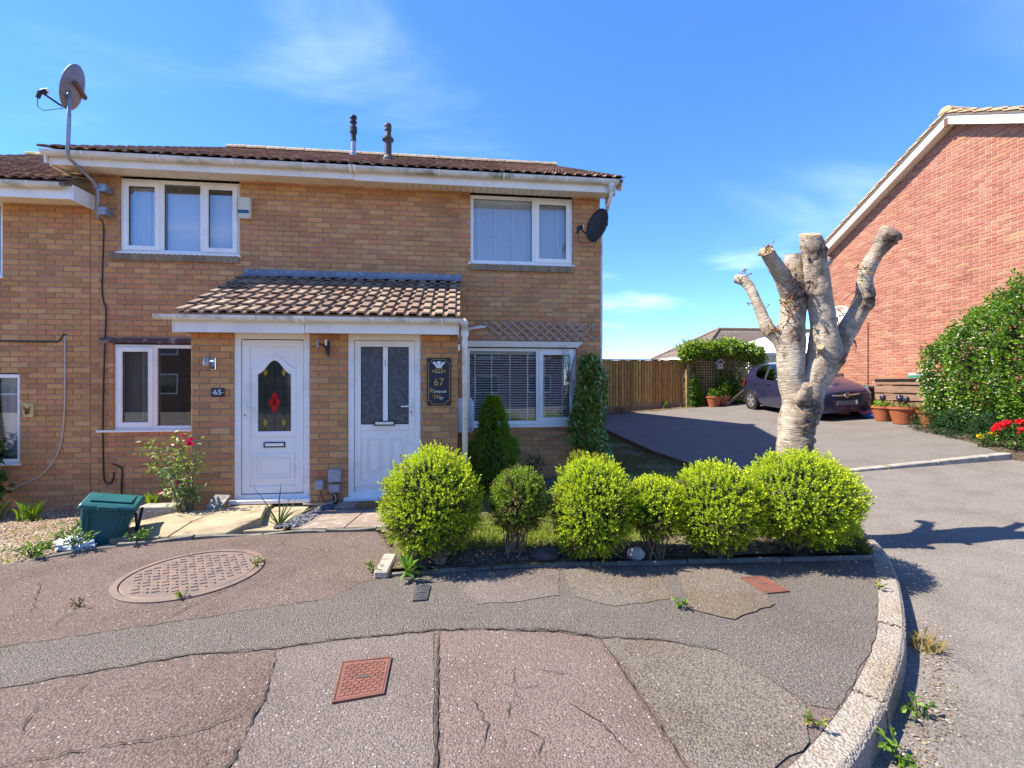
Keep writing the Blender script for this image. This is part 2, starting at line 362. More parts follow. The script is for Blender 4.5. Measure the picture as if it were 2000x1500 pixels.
# pavement and its reinstatement patches
PE = [(-14,2.2),(-7,2.9),(-5,3.55),(-3.769,4.213),(-3.541,4.354),(-3.065,4.613),(-2.4,4.73),(-2.01,4.78),(-1.4,4.785),(-.843,4.757)]
KI = [(4.0,6.6),(4.03,5.7),(4.05,5.0),(4.04,4.5),(3.96,4.157),(3.664,3.709),(3.288,3.26),(2.845,2.802),(2.528,2.5),(2.183,2.226),(1.827,1.969),(1.492,1.762),(1.285,1.652),(.7,1.40),(0,1.2),(-1,1.06),(-3,1.0),(-14,1.0)]
BE = [(-.62,4.2),(-.56,3.62),(-.334,3.64),(.258,3.69),(.764,3.67),(1.275,3.635),(2.4,3.57),(3.52,3.50)]
pv = [(*p, 0) for p in PE + BE] + [(*p, 0) for p in KI[6:]]
pave = MB().poly(pv).build('pavement', m_tarm_old, kind=S)
def patch(name, pts, mat, z, par=None):
    Q = []; rr9 = random.Random(len(pts)*31 + int(abs(pts[0][0])*100))
    for a, b in zip(pts, pts[1:] + pts[:1]):
        a, b = Vector(a), Vector(b); k = max(1, int((b-a).length/.07)); nv = Vector((-(b-a).y, (b-a).x)).normalized()
        for i in range(k): q = a + (b-a)*i/k + (nv*rr9.uniform(-.012, .012) if i else Vector((0, 0))); Q.append((q.x, q.y, z))
    return MB().poly(Q).build(name, mat, par or pave)
LOW = [(-3.2,2.27),(-2.249,2.514),(-1.484,2.703),(-1.03,2.709),(-.709,2.766),(-.133,2.80),(.25,2.765),(.591,2.705),(.816,2.607),(1.166,2.545),(1.439,2.416),(1.56,2.155),(1.62,1.95)]
UP = [(-3.5,2.70),(-2.598,2.904),(-1.888,3.06),(-.915,3.301),(-.72,3.55),(-.571,3.60)]
RK = [(x-.005, y+.004) for x, y in KI[6:12]]
patch('trench_strip', LOW[::-1] + UP + [(-.334,3.60),(.258,3.65),(.764,3.63),(1.275,3.595),(2.4,3.53),(3.42,3.46)] + RK[:5] + [(1.72,1.91)], m_tarm_strip, .004)
patch('smooth_patch', [(.10,3.62),(.79,3.60),(.705,3.16),(.43,3.105),(.12,3.09),(.02,3.3)], m_tarm_grey, .008)
patch('brown_patch', [(.83,3.59),(1.56,3.55),(1.50,3.02),(1.04,2.96),(.80,3.13)], m_tarm_brown, .008)
patch('brown_patch', [(1.75,3.53),(2.30,3.50),(2.12,2.86),(1.73,2.70),(1.52,2.86)], m_tarm_brown, .012)
patch('grey_panel', [(-1.015,2.69),(-.70,2.745),(-.15,2.78),(-.105,1.8),(-.10,1.3),(-.80,1.2),(-.885,1.893),(-.918,2.272)], m_tarm_grey, .004)
patch('pink_panel', [(-.12,2.78),(.25,2.745),(.58,2.685),(.80,2.59),(.838,2.216),(.857,1.903),(.87,1.5),(-.08,1.25),(-.075,1.8)], m_tarm_pink, .004)
patch('coarse_panel', [(.83,2.588),(1.16,2.525),(1.43,2.397),(1.545,2.15),(1.60,1.95),(1.45,1.745),(.9,1.5),(.885,1.903),(.868,2.216)], m_tarm_brown, .008)
def crack(pts, wd, z=.0095, mat=m_crack, seed=1, name='crack', jit=.011):
    r = random.Random(seed); P = [Vector((*p, 0)) for p in pts]; Q = []
    for a, b in zip(P, P[1:]):
        n = max(2, int((b-a).length/.035)); d = (b-a); nrm = Vector((-d.y, d.x, 0)).normalized()
        for i in range(n): Q.append(a + d*i/n + nrm*r.uniform(-jit, jit))
    Q.append(P[-1]); L, Rr = [], []
    for i, q in enumerate(Q):
        t = (Q[min(i+1, len(Q)-1)] - Q[max(0, i-1)]).normalized(); nrm = Vector((-t.y, t.x, 0))
        ww = wd * (.35 + .9*r.random()) * min(1, .25 + 3*i/len(Q), .25 + 3*(len(Q)-1-i)/len(Q))
        L.append((q.x+nrm.x*ww, q.y+nrm.y*ww, z)); Rr.append((q.x-nrm.x*ww, q.y-nrm.y*ww, z))
    m = MB(); k = len(L); m.add(L + Rr, [(i, i+1, k+i+1, k+i) for i in range(k-1)])
    return m.build(name, mat, pave)
CR = [([(-1.5,3.72),(-1.66,3.66),(-1.74,3.42),(-1.86,3.13)],.0030),([(-1.86,3.36),(-1.81,3.25),(-1.87,3.12)],.0030),([(-2.52,3.29),(-2.5,3.13),(-2.5,3.0)],.0030),
      ([(-1.83,1.99),(-1.58,2.04),(-1.16,2.09),(-1.03,2.16),(-.88,2.26)],.0030),([(-1.16,2.09),(-1.16,1.99)],.0030),([(-1.86,2.5),(-1.83,2.33)],.0026),([(-1.96,2.36),(-1.85,2.15)],.0026),
      ([(.30,2.40),(.27,2.30),(.29,2.21),(.41,2.24)],.0026),([(.22,2.13),(.23,2.07),(.2,2.0)],.0026),([(.36,1.90),(.33,1.83),(.28,1.79)],.0026),([(.41,2.35),(.58,2.28)],.003),([(.28,1.95),(.35,1.89)],.0026),([(.19,1.92),(.17,1.83)],.003),
      ([(-1.66,4.6),(-1.7,4.22)],.0026),([(-3.2,3.9),(-2.7,3.2)],.0026),([(.05,2.2),(.12,2.0),(.08,1.85)],.003),([(.5,2.1),(.62,1.95),(.7,1.75)],.003)]
for i, (p, wd) in enumerate(CR): crack(p, wd, seed=i)
crack([(-.127,2.79),(-.112,2.3),(-.095,1.8),(-.09,1.3)], .008, seed=40, name='joint', z=.010, jit=.003)
crack([(-1.02,2.70),(-.925,2.272),(-.893,1.893),(-.80,1.2)], .006, seed=41, name='joint', z=.010)
crack([(.816,2.597),(.845,2.216),(.865,1.903),(.88,1.5)], .005, seed=42, name='joint', z=.014, jit=.005)
crack(LOW[1:11], .004, seed=43, name='joint', z=.0105)
crack(UP, .004, seed=44, name='joint', z=.006)
crack([(-.133,2.81),(.25,2.775),(.60,2.71),(.81,2.61),(1.16,2.55),(1.44,2.42)], .003, seed=46, name='joint', z=.0125)
# kerb: curved stones
def offset(path, d):
    out = []
    for i, p in enumerate(path):
        a = Vector(path[max(0, i-1)]); b = Vector(path[min(len(path)-1, i+1)]); t = (b-a).normalized()
        out.append(Vector(p) + Vector((-t.y, t.x))*d)
    return out
def resample(path, step):
    P = [Vector(p) for p in path]; L = [0]
    for a, b in zip(P, P[1:]): L.append(L[-1] + (b-a).length)
    n = int(L[-1]/step); out = []
    for i in range(n+1):
        s = L[-1]*i/n; k = max(j for j in range(len(L)) if L[j] <= s + 1e-9); k = min(k, len(P)-2)
        out.append(P[k].lerp(P[k+1], (s-L[k])/(L[k+1]-L[k])))
    return out
def smoothp(P, it=2):
    P = [Vector(p) for p in P]
    for _ in range(it): P = [P[0]] + [(P[i-1]+2*P[i]+P[i+1])/4 for i in range(1, len(P)-1)] + [P[-1]]
    return P
def stones(parent, path, wd, step, per, ztop, zbot, mat, name, side=1, gap=.006, rnd_=.006):
    C = smoothp(resample(path, step), 3); O = offset(C, wd*side); r = random.Random(3)
    for k in range(0, len(C)-1, per):
        idx = list(range(k, min(k+per, len(C)-1)+1)); m = MB(); V = []; dz = r.uniform(-rnd_, rnd_); ch = .018
        for q, j in enumerate(idx):
            a, b = Vector(C[j]), Vector(O[j])
            if q == 0: t = Vector(C[j+1]) - a; t.normalize(); a = a + t*gap; b = b + t*gap
            if q == len(idx)-1: t = Vector(C[j-1]) - a; t.normalize(); a = a + t*gap; b = b + t*gap
            d = (b-a).normalized(); zt = ztop(a.x, a.y) + dz
            for p_, z in ((a, zbot), (a, zt-.004), (a+d*.008, zt), (b-d*ch, zt), (b, zt-ch), (b+d*.012, zbot)): V.append((p_.x, p_.y, z))
        n = 6; F = []
        for q in range(len(idx)-1):
            for e in range(n): F.append((q*n+e, q*n+(e+1) % n, (q+1)*n+(e+1) % n, (q+1)*n+e))
        F += [tuple(range(n)), tuple((len(idx)-1)*n+e for e in range(n))[::-1]]
        m.add(V, F).build(name, mat, parent)
kerb = tag(MB().tube([(3.9,6,-.2),(3.9,4.6,-.2)], .03, 6).build('kerb', m_kerb), kind=S)
stones(kerb, KI[:-1], .135, .15, 6, lambda x, y: .004 - max(0, y-4.6)*.03, -.25, m_kerb, 'kerb_stone', gap=.013, rnd_=.006)
edg = tag(MB().tube([(-.3,3.72,-.1),(3.2,3.6,-.1)], .015, 5).build('bed_edging', m_conc), kind=S)
stones(edg, BE[1:], .045, .1, 8, lambda x, y: .030, -.1, m_edge, 'edging_stone', rnd_=.012)
gedg = tag(MB().tube([(-2.9,4.7,-.1),(-1,4.83,-.1)], .015, 5).build('path_edging', m_conc), kind=S)
stones(gedg, PE[1:], .06, .1, 6, lambda x, y: .022 + .012*math.sin(x*7), -.2, m_edge, 'edging_stone', rnd_=.014)
rdo = bpy.data.objects['road']
for pts, mt in (([(2.75,1.95),(3.25,2.35),(4.9,2.6),(5.4,1.9),(4.2,1.5)], m_drive),):
    Q = []
    for a, b in zip(pts, pts[1:] + pts[:1]):
        for i in range(8): x_, y_ = a[0]+(b[0]-a[0])*i/8, a[1]+(b[1]-a[1])*i/8; Q.append((x_+rnd.uniform(-.015,.015), y_+rnd.uniform(-.015,.015), road_z(x_, y_)+.006))
    MB().poly(Q).build('road_patch', mt, rdo)
# drive
drv = grid(4.08, 11.2, 6.76, 15.7, 24, 30, drive_z).build('driveway', m_drive, kind=S, smooth=True)
lip = tag(MB().tube([(5,6.7,-.2),(10,6.7,.1)], .02, 5).build('drive_lip', m_conc), kind=S)
for i in range(8):
    x0 = 4.14 + i*.915; x1 = x0+.905
    z0, z1 = drive_z(x0, 6.7)+.012, drive_z(x1, 6.7)+.012; m = MB()
    m.add([(x0,6.62,-.4),(x1,6.62,-.4),(x1,6.755,-.4),(x0,6.755,-.4),(x0,6.62,z0),(x1,6.62,z1),(x1,6.755,z1),(x0,6.755,z0)],
          [(3,2,1,0),(4,5,6,7),(0,1,5,4),(1,2,6,5),(2,3,7,6),(3,0,4,7)]).build('edging_stone', m_conc, lip, bevel=.01)
# front garden: soil under the hedge, turf behind, side lawn
def lawn_z(x, y):
    return max(.02, drive_z(x, y)-.05 if y > 7 else 0) + .02*math.sin(x*3.1)*math.sin(y*2.3)
def in_front(x, y):
    if y > 7.06: return x > 2.25
    if x > 4.02 or x < -.6 - max(0, min(.24, (y-4.2)*.4)) or (x < -.6 and y < 4.2): return False
    lo = 3.66 if x < 3.5 else 3.5 + (x-3.5)*1.35
    return y > lo
lawn = grid(-.84, 4.06, 3.5, 15.5, 84, 150, lawn_z, in_front).build('lawn', m_grass_soil, kind=S)
grid(-.56, 3.62, 3.64, 4.22, 60, 12, lambda x, y: .036 + .03*mnoise.noise(Vector((x*4, y*4, 0))) + (.02 if 3.8 < y < 4.15 else 0),
     lambda x, y: y > 3.69 - .04*(x-.3)/3 and y < 3.93 + .08*math.sin(x*5) and (x < 3.45 or y > 3.72)).build('soil_bed', m_soil, kind=S)
MB().poly([(1.55,6.05,.052),(2.6,6.1,.052),(3.9,5.85,.052),(3.98,6.35,.052),(3.1,6.55,.052),(2.5,7.0,.052),(2.5,8.6,.052),(2.28,8.6,.052),(2.28,6.9,.052),(1.55,6.6,.052)]).build('side_path', m_drive, kind=S)
tedge = thing('timber_edging', (4.02, 9.5, 0), 'low dark timber board edging the lawn beside the shaded drive', 'edging')
for i in range(4):
    y0 = 7.0 + i*2.1; y1 = y0+2.08; m = MB()
    a, b = lawn_z(4.0, y0), lawn_z(4.0, y1); h = .09
    m.add([(4.01,y0,a-.15),(4.055,y0,a-.15),(4.055,y1,b-.15),(4.01,y1,b-.15),(4.01,y0,a+h),(4.055,y0,a+h),(4.055,y1,b+h),(4.01,y1,b+h)],
          [(3,2,1,0),(4,5,6,7),(0,1,5,4),(1,2,6,5),(2,3,7,6),(3,0,4,7)]).build('board', m_wood_old, tedge)
# left gravel garden, falling away to the house wall
def pe_y(x): return pl(PE, x)
ZW = [(-8,-.30),(-6,-.29),(-4.7,-.22),(-3.3,-.07),(-2.6,-.03),(-1.7,-.02)]
def gard_z(x, y):
    e = pe_y(x); t = min(1, max(0, (y-e)/(7.06-e))); return -.012 + t*pl(ZW, x) + .025*mnoise.noise(Vector((x*1.7, y*1.7, 3)))*min(1, t*6)
grid(-9, -.62, 2.6, 7.2, 84, 46, gard_z, lambda x, y: y > pe_y(x) + .03 and (x < -.63)).build('gravel_bed', m_gravel_b, kind=S, smooth=True)
# paths: raised buff slabs at 65, concrete path at 67
def slabs(parent, A, B, C_, D, nu, nv, th, mat, name, gap=.008):
    A, B, C_, D = map(Vector, (A, B, C_, D))
    def q(u, v): return (A.lerp(B, u)).lerp(D.lerp(C_, u), v)
    for i in range(nu):
        for j in range(nv):
            u0, u1, v0, v1 = i/nu, (i+1)/nu, j/nv, (j+1)/nv
            P = [q(u0, v0), q(u1, v0), q(u1, v1), q(u0, v1)]; c = sum(P, Vector())/4
            P = [c + (p-c)*(1-gap/(p-c).length) for p in P]
            m = MB(); m.add([(p.x, p.y, p.z-th) for p in P] + P, [(3,2,1,0),(4,5,6,7),(0,1,5,4),(1,2,6,5),(2,3,7,6),(3,0,4,7)])
            m.build(name, mat, parent, bevel=.006)
p65 = tag(MB().poly([(-3.3,4.8,-.03),(-2.2,4.85,-.03),(-2.1,5.5,-.03),(-3.2,5.3,-.03)]).build('path', m_conc), kind=S)
slabs(p65, (-3.3,4.70,.03), (-2.28,4.77,.03), (-2.03,4.95,.13), (-3.42,5.12,.06), 2, 1, .16, m_slab, 'paving_slab')
slabs(p65, (-3.42,5.12,.055), (-2.03,4.95,.125), (-2.20,5.52,.11), (-3.1,5.55,.07), 2, 1, .16, m_slab, 'paving_slab')
slabs(p65, (-2.72,5.56,.075), (-2.20,5.535,.075), (-2.20,5.80,.07), (-2.72,5.80,.07), 1, 1, .10, m_slab, 'paving_slab')
slabs(p65, (-2.16,4.83,.03), (-1.76,4.82,.03), (-1.78,5.80,.045), (-2.19,5.80,.045), 1, 2, .1, m_slab, 'paving_slab')
p67 = tag(MB().poly([(-1.6,4.9,-.02),(-.7,4.9,-.02),(-.7,5.5,-.02),(-1.6,5.5,-.02)]).build('path', m_conc), kind=S)
slabs(p67, (-1.70,4.83,.035), (-.64,4.80,.035), (-.64,5.40,.055), (-1.50,5.42,.055), 2, 1, .12, m_path, 'paving_slab', .006)
slabs(p67, (-1.44,5.43,.085), (-.64,5.41,.085), (-.64,5.80,.085), (-1.44,5.80,.085), 1, 1, .14, m_path, 'paving_slab', .006)

MB().poly([(-.95,4.70,-.006),(-.66,4.05,-.006),(-.45,4.05,-.006),(-.45,4.9,-.006),(-.95,4.9,-.006)]).build('soil_patch', m_soil, kind=S)
# ------------------------------------------------------------------ brickwork
YW, YP = 7.06, 5.74
BUFF = [(0.6,0.285,0.108),(0.625,0.3,0.118),(0.565,0.26,0.1),(0.645,0.325,0.128),(0.615,0.275,0.118),(0.525,0.24,0.1),(0.615,0.32,0.123),(0.585,0.26,0.108),(0.5,0.24,0.104),(0.6,0.305,0.113),(0.655,0.345,0.142),(0.555,0.26,0.1),(0.615,0.25,0.113)]
REDS = [(0.386,0.153,0.090),(0.409,0.172,0.103),(0.363,0.138,0.085),(0.426,0.190,0.115),(0.398,0.161,0.097),(0.375,0.150,0.095),(0.432,0.213,0.117),(0.351,0.132,0.083),(0.409,0.181,0.112)]
CAMP = Vector((0, 0, 1.5))
class Brickwork:
    def __init__(s, mat, mortar, pal, seed): s.mat = mat; s.mortar = mortar; s.pal = pal; s.b = []; s.r = random.Random(seed); s.cache = {}
    def wall(s, part, org, ux, nx, u0, u1, z0, z1, openings=(), rake=None, thick=.11, bl=.225, ch=.075, jt=.010, extra=.003, hide=False):
        """part: mortar mesh's MB; bricks go to s.b"""
        org, ux, nx = Vector(org), Vector(ux), Vector(nx)
        us = sorted({u0, u1, *[min(max(o[k], u0), u1) for o in openings for k in (0, 1)]})
        zs = sorted({z0, z1, *[min(max(o[k], z0), z1) for o in openings for k in (2, 3)]})
        def blocked(u, z): return any(o[0] < u < o[1] and o[2] < z < o[3] for o in openings)
        if rake is None:
            for a, b in zip(us, us[1:]):
                for c, d in zip(zs, zs[1:]):
                    if blocked((a+b)/2, (c+d)/2): continue
                    P = [org + ux*u - nx*(.009 + k*thick) + Vector((0, 0, z)) for k in (0, 1) for z in (c, d) for u in (a, b)]
                    part.add(P, [(0,1,3,2),(4,6,7,5),(0,2,6,4),(1,5,7,3),(0,4,5,1),(2,3,7,6)])
        else:
            N = 24; top = [(u0+(u1-u0)*i/N) for i in range(N+1)]
            pts = [org + ux*u - nx*.009 + Vector((0, 0, z0)) for u in (u0, u1)] + [org + ux*u - nx*.009 + Vector((0, 0, rake(u))) for u in reversed(top)]
            part.prism(pts, -nx*thick)
        k = int(math.floor(z0/ch))
        while k*ch < (z1 if rake is None else max(rake(u0+(u1-u0)*i/40) for i in range(41))):
            za, zb = k*ch + jt, (k+1)*ch; zm = (za+zb)/2
            iv = [(u0, u1)]
            if rake:
                ok = [u0+(u1-u0)*i/400 for i in range(401) if rake(u0+(u1-u0)*i/400) > zb + .01]
                iv = [(min(ok), max(ok))] if ok else []
            for o in openings:
                if o[2] < zm < o[3]:
                    nv = []
                    for a, b in iv:
                        if o[1] <= a or o[0] >= b: nv.append((a, b)); continue
                        if o[0] > a: nv.append((a, o[0]+extra))
                        if o[1] < b: nv.append((o[1]-extra, b))
                    iv = nv
            off = (k % 2)*bl/2
            for a, b in iv:
                j = math.floor((a-off)/bl)
                while off + j*bl < b:
                    ua, ub = max(a, off+j*bl), min(b, off+(j+1)*bl-jt)
                    if ub-ua > .03: s.b.append((org + ux*((ua+ub)/2) + Vector((0, 0, zm)), round(ub-ua, 3), ux, nx, hide))
                    j += 1
            k += 1
    def geom(s, L, ux, nx, c, ch=.065, dep=.085):
        h = L/2; v = ch/2; i = .004; V = []
        for d, e in ((-dep, 0), (-.005, 0), (0, i)):
            for su, sz in ((-1,-1),(1,-1),(1,1),(-1,1)): V.append(ux*su*(h-e) + nx*d + Vector((0, 0, sz*(v-e))))
        F = [(8,9,10,11)] + [(a+k, a+(k+1) % 4, a+4+(k+1) % 4, a+4+k) for a in (0, 4) for k in range(4)]
        return V, F
    def finish(s, parent, count=300, vis=None):
        r = s.r; items = []
        for p, L, ux, nx, hide in s.b:
            c = r.choice(s.pal); f = r.uniform(.86, 1.14); cc = r.randrange(len(s.pal)*2)
            d = (p-CAMP).length + (1e3 if hide else 0); items.append((d, p, L, ux, nx, cc))
        items.sort(key=lambda t: t[0])
        cols = [(c[0]*f, c[1]*f, c[2]*f, 1) for c in s.pal for f in (.94, 1.05)]
        off = WL[parent.name]; rest = MB()
        for i, (d, p, L, ux, nx, cc) in enumerate(items):
            p = p + nx*r.uniform(-.002, .002)
            if i < count:
                L = round(L/.005)*.005 if L < .21 else L; key = (round(L*1000), tuple(nx), cc)
                if key not in s.cache:
                    V, F = s.geom(L, ux, nx, None); m = MB(); m.add(V, F, cols[cc]); s.cache[key] = m.mesh('brick', s.mat)
                link('brick', s.cache[key], parent, p-off)
            else:
                V, F = s.geom(L, ux, nx, None); a = r.uniform(-.006, .006); rest.add([v + p for v in V], F, cols[cc])
        return rest.build('bricks', s.mat, parent, kind='stuff')

X, Yv, Zv = Vector((1, 0, 0)), Vector((0, 1, 0)), Vector((0, 0, 1))
house = thing('terraced_house', (-1.5, YW, -.2), 'buff brick pair of terraced homes numbered 65 and 67 with a shared tiled porch', 'house')
bw = Brickwork(m_buff, m_mortar, BUFF, 11)
O65U, O67U = (-4.81, -3.195, 3.375, 4.55), (.158, 1.785, 3.375, 4.55)
O65L, O67L = (-4.89, -3.45, .825, 2.10), (.10, 1.84, .825, 2.10)
PITCH = math.atan2(.80, 1.63); RZ0, RY0, RIDGE_Y, RIDGE_Z = 4.575, 6.58, 11.5, 7.08
RP = math.atan2(RIDGE_Z-RZ0, RIDGE_Y-RY0)
def roof_z(y): return RZ0 + (y-RY0)*math.tan(RP) if y < RIDGE_Y else RIDGE_Z - (y-RIDGE_Y)*math.tan(RP)
wm_ = MB()
bw.wall(wm_, (0, YW, 0), X, -Yv, -5.175, 2.226, -.45, 4.50, [O65U, O67U, O65L, O67L, (-3.05, -.12, -.45, 2.10)])
bw.wall(wm_, (2.226, 0, 0), Yv, X, YW+.125, 15.94, -.45, 5, rake=lambda y: roof_z(y)-.06, hide=True)
bw.wall(wm_, (-5.15, 0, 0), Yv, -X, YW+.12, 15.94, 3.9, 5, rake=lambda y: roof_z(y)-.06, hide=True)
wm_.box(-5.1, 2.1, 15.80, 15.9, -.45, 4.5)
wall = wm_.build('wall', m_mortar, house)
pm = MB()
D65, D67 = (-2.672, -1.80, -.4, 2.12), (-1.364, -.479, -.4, 2.12)
bw.wall(pm, (0, YP, 0), X, -Yv, -3.136, -.031, -.3, 2.12, [D65, D67])
bw.wall(pm, (-.031, 0, 0), Yv, X, YP+.12, YW, -.3, 2.2, rake=lambda y: min(2.2 + (y-5.5)*.47, 3.0))
bw.wall(pm, (-3.136, 0, 0), Yv, -X, YP+.12, YW, -.3, 2.2, rake=lambda y: min(2.2 + (y-5.5)*.47, 3.0), hide=True)
pwall = pm.build('porch_wall', m_mortar, house)
bw.finish(pwall, 300)
MB().box(-5.0, 2.1, 10.4, 10.5, -.4, 4.4).build('partition', m_room, house)
MB().box(-5.0, 2.1, YW+.25, 15.7, 2.40, 2.60).build('upper_floor', m_room, house)
MB().box(-5.0, 2.1, YW+.13, 15.7, -.1, .02).build('ground_floor', m_room, house)
MB().box(-1.58, -1.52, YW+.3, 15.7, -.1, 4.5).build('party_wall', m_room, house)

# ------------------------------------------------------------------ windows
def frame_ring(m, x0, x1, z0, z1, wd, y, dep):
    m.ring([(x0,y,z0),(x1,y,z0),(x1,y,z1),(x0,y,z1)], [(x0+wd,y,z0+wd),(x1-wd,y,z0+wd),(x1-wd,y,z1-wd),(x0+wd,y,z1-wd)], (0, dep, 0))
def window(par, x0, x1, z0, z1, y, lights, sill=.03, sx=(.03, .02), label=None, sz=.03):
    m = MB(); fw = .05; yf = y + .03
    frame_ring(m, x0+.004, x1-.004, z0+.004, z1-.004, fw, yf, .07)
    for i in range(len(lights)-1): m.box(lights[i][1]-.028, lights[i][1]+.028, yf-.004, yf+.066, z0+fw+.002, z1-fw-.002)
    wdw = m.build('window', m_white, par, bevel=.004)
    if label: wdw['label'] = label
    for i, (a, b, kind) in enumerate(lights):
        a2 = a + (fw if i == 0 else .028); b2 = b - (fw if i == len(lights)-1 else .028); c, d = z0+fw, z1-fw; py = yf+.035
        if kind == 'S':
            s = MB(); e = .012; frame_ring(s, a2-e, b2+e, c-e, d+e, .07, yf-.018, .06)
            s.build('sash', m_white, wdw, bevel=.007); a2 += .058; b2 -= .058; c += .058; d -= .058; py = yf+.012
        else: pass
        g = MB(); frame_ring(g, a2-.004, b2+.004, c-.004, d+.004, .009, py-.006, .016); g.build('gasket', m_gasket, wdw)
        MB().box(a2+.003, b2-.003, py, py+.006, c+.003, d-.003).build('pane', m_glass, wdw)
    if sill:
        s = MB(); s.box(x0-sx[0], x1+sx[1], y-.035, yf+.05, z0-sz, z0+.002); s.build('sill', m_white, wdw, bevel=.005)
    return wdw
def curtain(par, x0, x1, z0, z1, y, folds, amp, mat, name='curtain'):
    m = MB(); n = folds*8; V = []
    for j, z in enumerate((z0, z1)):
        for i in range(n+1):
            u = i/n; V.append((x0+(x1-x0)*u, y + amp*math.sin(u*folds*2*math.pi) + amp*.4*math.sin(u*folds*5.1), z))
    m.add(V, [(i, i+1, n+2+i, n+1+i) for i in range(n)]); return m.build(name, mat, par, smooth=True, fix=False)
def blind(par, x0, x1, z0, z1, y, pitch, tilt, tapes):
    L = x1-x0; m = MB(); n = 5; V = []
    for sx_ in (-L/2, L/2):
        for k in range(n):
            u = (k/(n-1)-.5)*.048; V.append((sx_, u*math.cos(tilt), u*math.sin(tilt) + .003*(1-(2*k/(n-1)-1)**2)))
    me = m.add(V, [(k, k+1, n+k+1, n+k) for k in range(n-1)]).mesh('blind_slat', m_blind, fix=False)
    z = z1 - .03; off = WL[par.name]
    while z > z0 + .02:
        link('blind_slat', me, par, Vector(((x0+x1)/2, y, z)) - off); z -= pitch
    for tx in tapes:
        t = MB(); t.box(tx-.009, tx+.009, y-.029, y-.0275, z0, z1-.005); t.build('blind_tape', m_tape, par)
    MB().box(x0, x1, y-.02, y+.03, z1-.02, z1+.02).build('head_rail', m_blind, par)
    MB().box(x0, x1, y-.022, y+.022, z0-.012, z0+.006).build('bottom_rail', m_blind, par)
def sill_bricks(par, x0, x1, z, n):
    w_ = (x1-x0)/n; r = random.Random(n)
    for i in range(n):
        m = MB(); c = r.choice([(.27,.20,.12,1),(.31,.235,.145,1),(.24,.175,.11,1),(.30,.22,.12,1)]); a = x0+i*w_
        m.box(a+.004, a+w_-.004, YW-.035, YW+.04, z-.115+r.uniform(-.003, .003), z-.012, c=c); m.build('sill_brick', m_buff, par, bevel=.004)
    MB().box(x0+.002, x1-.002, YW-.028, YW+.04, z-.112, z-.014).build('sill_mortar', m_mortar, par)
w1 = window(house, *O65U[:3], 4.44, YW, [(-4.81, -4.267, 'S'), (-4.267, -3.719, 'F'), (-3.719, -3.195, 'S')], label='three-light upstairs window with pale net curtain')
sill_bricks(w1, -4.92, -3.195, 3.372, 23)
curtain(w1, -4.74, -4.27, 3.42, 4.36, YW+.15, 7, .022, m_curtain, 'net_curtain')
MB().box(-4.25, -3.25, YW+.15, YW+.16, 3.42, 4.30).build('roller_blind', M('pale_blind', (.78, .79, .80), rough=.9), w1)
w2 = window(house, *O67U[:3], 4.44, YW, [(.158, 1.159, 'F'), (1.159, 1.785, 'S')], label='wide upstairs window with closed white blinds')
sill_bricks(w2, .158, 1.80, 3.372, 22)
blind(w2, .20, 1.16, 3.44, 4.37, YW+.125, .036, R(62), (.29, .56, .84, 1.09))
blind(w2, 1.18, 1.74, 3.44, 4.37, YW+.125, .036, R(62), (1.26, 1.55))
w3 = window(house, O65L[0], O65L[1], .845, 2.07, YW, [(-4.89, -4.355, 'S'), (-4.355, -3.45, 'F')], sx=(.20, .02), label='downstairs window of number 65 with beige curtain')
curtain(w3, -4.62, -4.38, .88, 2.05, YW+.16, 4, .025, M('beige_curtain', (.42, .38, .32), (.34, .30, .25), 5, .95))
curtain(w3, -4.86, -4.62, .88, 2.05, YW+.20, 6, .012, M('grey_curtain', (.20, .20, .20), rough=.95))
MB().box(-5.05, -3.2, YW-.03, YW+.05, 2.082, 2.155).build('lintel', m_lintel, house, bevel=.006)
vs = MB(); vs.lathe([(.05, 0), (.06, .05), (.055, .12), (.05, .125)], (-3.62, YW+.2, .88), 12); vs.build('vase', m_whitep, w3, smooth=True)
fl = MB(); rr = random.Random(5)
for i in range(26):
    p = Vector((-3.62+rr.gauss(0, .08), YW+.2+rr.gauss(0, .04), 1.25+rr.gauss(0, .1)))
    fl.blob(p, (.022, .018, .03), 1, .3, i); 
    if i % 3 == 0: fl.tube([(-3.62, YW+.2, 1.0), p], .003, 4)
fl.build('orchid', m_whitep, w3)
w4 = window(house, O67L[0], O67L[1], .865, 2.065, YW, [(.10, 1.224, 'F'), (1.224, 1.84, 'S')], sx=(-.005, .01), label='downstairs window of number 67 with open venetian blinds', sz=.045)
blind(w4, .14, 1.22, .92, 2.0, YW+.14, .040, R(24), (.235, .50, .79, 1.07))
blind(w4, 1.25, 1.80, .92, 2.0, YW+.14, .040, R(24), (1.34, 1.64))
m = MB(); m.add([(.02,YW-.07,2.16),(1.93,YW-.07,2.16),(1.93,YW-.02,2.16),(.02,YW-.02,2.16),(.02,YW-.035,2.075),(1.86,YW-.035,2.075),(1.86,YW+.02,2.075),(.02,YW+.02,2.075)],
      [(0,1,2,3),(7,6,5,4),(0,4,5,1),(1,5,6,2),(2,6,7,3),(3,7,4,0)]).build('window_head', m_white, house)
MB().box(-.01, .10, YW+.03, YW+.1, .865, 2.07).build('window_trim', m_white, house)
wo = MB()                                                                                 # things on the inside sill, blue and orange
for i, (x, c, s) in enumerate([(.42,(.02,.16,.5,1),.05),(.58,(.02,.2,.55,1),.06),(1.06,(.55,.14,.03,1),.05),(1.16,(.02,.22,.6,1),.05),(1.45,(.6,.6,.55,1),.04)]):
    wo.blob((x, YW+.28, 1.22), (s, .03, s), 1, .45, i, c)
wo.build('sill_ornament', m_stone, w4)

